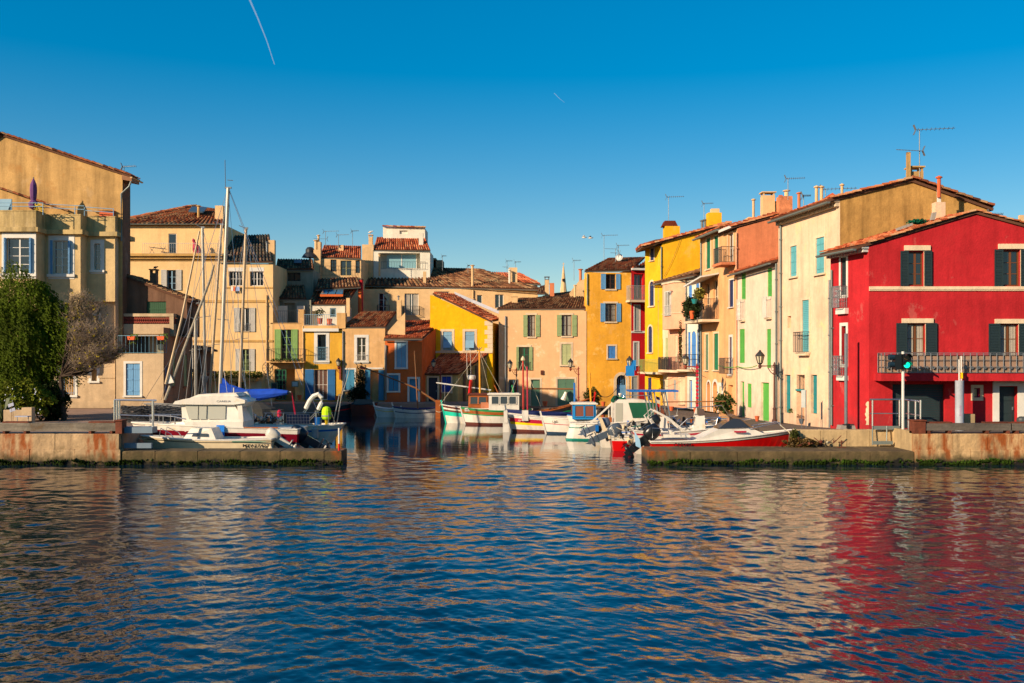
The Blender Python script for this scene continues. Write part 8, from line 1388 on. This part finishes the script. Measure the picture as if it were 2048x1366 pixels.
m = bpy.data.materials.new('vapour'); m.use_nodes = True; N = m.node_tree; B = N.nodes['Principled BSDF']; B.inputs['Base Color'].default_value = (.95, .95, .95, 1); B.inputs['Roughness'].default_value = 1; B.inputs['Alpha'].default_value = .09
g = MB(); Y = 5000; g.tube([W(497, -6, Y), W(515, 35, Y), W(533, 80, Y), W(549, 129, Y)], 5, 8, r2=2); single(g, 'contrail', m, 'thin white aircraft vapour trail in the upper left sky', 'contrail', kind='stuff')

# cables, clothes lines, a flaking corner, more small things
def cable(label, pts, m=IRON, r=.018, name='cable', cat='cable'):
    mb = MB(); q = [W(*p) for p in pts]; out = []
    for a, b in zip(q, q[1:]):
        for i in range(8): t = i/8; out.append(a.lerp(b, t)-Vector((0, 0, .9*t*(1-t)*min(1, (b-a).length*.12))))
    out.append(q[-1]); mb.tube(out, r, 4); single(mb, name, m, label, cat)
cable('thick cable sagging from the blue banner lamp down to the ochre house foot', [(1256, 738, 88), (1222, 790, 96), (1203, 792, 101.5)], r=.035)
cable('sagging cable under the green mesh balcony of the pale row house', [(1283, 740, 88), (1302, 755, 88.5), (1330, 760, 87.5), (1352, 752, 85.5)]); cable('looping cable under the emerald shutters of the peach house', [(1402, 750, 81.5), (1418, 756, 79.8), (1424, 744, 79), (1440, 741, 77.5)])
cable('green washing line stretched across the peach and green shuttered fronts', [(1437, 731, 76), (1475, 733, 72), (1514, 731, 67)], m=C['bgreen'], r=.03, name='washing_line', cat='washing line')
cable('diagonal cable across the big yellow side wall', [(1361, 478, 90.4), (1345, 520, 90.4), (1328, 553, 90.4)], r=.012)
g = MB(); rr = random.Random(4); pl_ = []
for i in range(14): y = 803+i*3.6; wv = 2+3.5*abs(math.sin(i*1.1))+rr.uniform(0, 2.5); pl_.append((y, wv))
ul = [SVn.p(SVn.at(1737.5-wv, y)[0], SVn.at(1737.5-wv, y)[1], .012) for y, wv in pl_]; ur__ = [SVn.p(SVn.L+.005, SVn.at(1737.5, y)[1], .012) for y, wv in pl_]
for i in range(13): g.poly([ul[i], ul[i+1], ur__[i+1], ur__[i]])
g.build('bare_plaster', plaster('bare_plaster_mat', (232, 214, 176), var=.3), vr_)
for px, y0, y1, k in ((1900, 766, 771, 0),): pass
for px, lab in ((1604, 'thin grey signpost panel before the cream house door'),):
    sg = thing('sign_post', lab, 'sign', (X(1608, 56.5), 56.5, 1.2)); x = X(1608, 56.5); g = MB(); g.box(x-.14, x-.10, 56.5, 56.54, 1.2, Z(780, 56.5)); g.build('post', GREY, sg); g = MB(); g.box(x+.10, x+.14, 56.5, 56.54, 1.2, Z(780, 56.5)); g.build('post', GREY, sg); g = MB(); g.box(x-.16, x+.08, 56.46, 56.49, Z(815, 56.5), Z(780, 56.5)); g.build('panel', mat('sign_panel', (196, 206, 200), .6), sg)
bush('plinth_plant', 'tiny potted plant on the sill of the left deep aqua shutter', X(1579, 60.5), 60.3, Z(821, 60.5), .16, .14, .16, 60, (110, 140, 30), .07)

# more craft and gear in the crowded berths
def skiff(label, px0, px1, Y, bow, cols, zs=(.7, .62, .95), B=1.6, tr=.6, deck=.2, dk=None):
    r, L = boat(label, px0, px1, Y, bow); sh, w_, pn = hull(r, L, B, zs, .25, cols[0], cols[1], tr=tr, rub=cols[2], deck=deck, dk=dk or DECK); ribs(r, L, pn, .1, VARN, 2); return r, L, pn
r, L, pn = skiff('low grey blue skiff lying under the gangway at the left quay', 262, 345, 60, 'l', ([(.7, 1), (1, 2)], [ANTB, BW, paint('hull_grey_blue', (96, 120, 134))], STEEL)); part(r, 'bow_rail', STEEL, lambda g: [g.tube([(q*.9, s*.6, .7), (q, s*.6, 1.35), (q-.8, s*.7, 1.35)], .025, 5) for q in (.6, 1.1) for s in (-1, 1)])
r, L, pn = skiff('small white tender behind the cruiser bow rail', 300, 372, 57, 'l', ([(.8, 1), (1, 2)], [ANTB, BW, TEAL], BW), dk=BW); part(r, 'tarpaulin', GREYC, lambda g: g.hex8([(-.9, -.6, .6), (.7, -.5, .6), (.7, .5, .6), (-.9, .6, .6), (-.6, -.1, 1.15), (.5, -.1, 1.1), (.5, .1, 1.1), (-.6, .1, 1.15)])); part(r, 'davit', STEEL, lambda g: g.tube([(-.8, .4, .7), (-.7, .4, 1.9), (.1, .4, 2.0)], .035, 6))
r, L, pn = skiff('white skiff with a navy line beyond the blue striped console boat', 1345, 1425, 69, 'l', ([(.8, 1), (1, 2)], [ANTB, BW, BN], BW), dk=BW)
r, L, pn = skiff('open turquoise skiff moored nearest the red stickered lamp', 1395, 1462, 67.5, 'l', ([(.55, 1), (1, 2)], [ANTB, BW, BT], VARN)); motor(r, -L/2-.1, .75, GREYB, .7, 1.0)
r, L, pn = skiff('pale cream skiff tucked behind the white console boat', 1410, 1500, 57.5, 'r', ([(.75, 1), (.85, 2), (1, 1)], [ANTB, BW, BC], BW), zs=(.9, .85, 1.2), dk=BW); part(r, 'windscreen', MATS['smoked_screen'], lambda g: g.hex8([(.1, -.5, .8), (.7, -.4, .8), (.7, .4, .8), (.1, .5, .8), (.0, -.45, 1.3), (.3, -.35, 1.2), (.3, .35, 1.2), (.0, .45, 1.3)])); part(r, 'bow_rail', STEEL, lambda g: [g.tube([(.4, s*.6, 1.0), (.6, s*.55, 1.55), (1.4, s*.2, 1.65)], .022, 5) for s in (-1, 1)])
def gearpile(label, px0, px1, py0, py1, Y, n, cols, sz=.25, cat='deck gear', name='deck_gear'):
    mb = MB(); 
    for i in range(n):
        c = W(R.uniform(px0, px1), R.uniform(py0, py1), Y+R.uniform(-.6, .6)); c.z = max(c.z, .2); mb.m = R.randrange(len(cols)); k = R.random()
        if k < .35: a = Vector((R.uniform(.05, sz), R.uniform(-.1, .1), R.uniform(-.06, .06))); mb.hexa(c, a, (0, R.uniform(.05, sz), 0), (0, 0, R.uniform(.04, sz)))
        elif k < .7: mb.tube([c+Vector((R.uniform(-.5, .5), 0, R.uniform(-.1, .3))), c, c+Vector((R.uniform(-.5, .5), 0, R.uniform(.0, .4)))], R.uniform(.012, .03), 5)
        else: mb.lathe(c, [(.02, 0), (sz*.4, .05), (sz*.4, sz), (.02, sz*1.2)], 7)
    single(mb, name, cols, label, cat, kind='stuff')
gearpile('jumble of ropes, cans and rods on the boats before the azure doors', 1300, 1440, 842, 862, 60, 60, [BK, ROPE, STEEL, BB, VARN]); gearpile('ropes, cleats and fenders on the deck of the large white motor boat', 1225, 1300, 848, 858, 62.8, 34, [BK, ROPE, STEEL, BB, DECK]); gearpile('tackle and rods around the outboards by the right pier end', 1215, 1300, 858, 880, 54.5, 36, [BK, STEEL, DECK, GREYB], .2)
gearpile('ropes and tackle on deck between the cruiser and the yacht', 500, 570, 838, 850, 55, 40, [ROPE, BK, BW, VARN, STEEL], .2); gearpile('coiled nets and crates on the left quay edge behind the gangway', 246, 340, 826, 846, 60.5, 46, [BK, GREYB, ANTI, MATS['dark_gear']], .35)
gearpile('anchors, weed and rope ends on the right pier near the retaining wall', 1590, 1670, 884, 893, 50.2, 34, [RUST, ROPE, BK, ANTI], .14)
for k, (a, b) in enumerate((((1577, 864, 51.2), (1612, 893, 50.2)), ((1560, 850, 51.2), (1600, 878, 50.6)), ((888, 818, 80), (872, 822, 86)), ((1020, 838, 70), (1012, 835, 70)), ((240, 838, 48.6), (290, 850, 52)), ((684, 790, 58), (700, 735, 60)))):
    cable(['pale mooring rope from the red speedboat bow down to the pier', 'short mooring rope from the speedboat rail to the wall', 'mooring rope from the turquoise boat to the brown post', 'short rope from the striped boat to the white pile', 'mooring rope from the left quay post to the cruiser bow', 'thin line rising from the yacht stern frame'][k], [a, b], m=ROPE, r=.018, name='mooring_rope', cat='rope')
# pots, meter boxes, pipes and plants along the right row and the far fronts
for k, (px, py, Y, w_, h_, m_) in enumerate(((1342, 822, 86, .4, .4, TERRA), (1390, 826, 80.5, .35, .45, TERRA), (1512, 842, 66.2, .3, .35, TERRA), (1600, 847, 59, .3, .3, GREYB), (1090, 812, 100.5, .5, .5, TERRA), (1206, 812, 100.6, .45, .45, TERRA), (676, 800, 96.8, .5, .4, TERRA), (600, 800, 96.5, .4, .5, TERRA))):
    lab = ['small clay pot at the foot of the pink row house', 'clay pot by the azure door of the white row house', 'clay pot by the right apple green door', 'small grey box at the cream house doorstep', 'clay pot by the peach house garage door', 'clay pot by the ochre house wall', 'clay pot under the wall lantern', 'red clay pot by the salmon restaurant corner'][k]
    c = W(px, py, Y); g = MB(); g.lathe((c.x, c.y-.3, max(.36, c.z)), [(w_*.32, 0), (w_*.5, h_*.8), (w_*.54, h_), (w_*.4, h_)], 9); single(g, 'flower_pot' if m_ is TERRA else 'box', m_, lab, 'flower pot' if m_ is TERRA else 'box')
g = MB(); g.tube([W(1108, 186, 5000), W(1120, 198, 5000), W(1129, 205, 5000)], 1.6, 6, r2=.8); single(g, 'contrail', bpy.data.materials['vapour'], 'very faint short vapour trail right of the picture centre', 'contrail', kind='stuff')
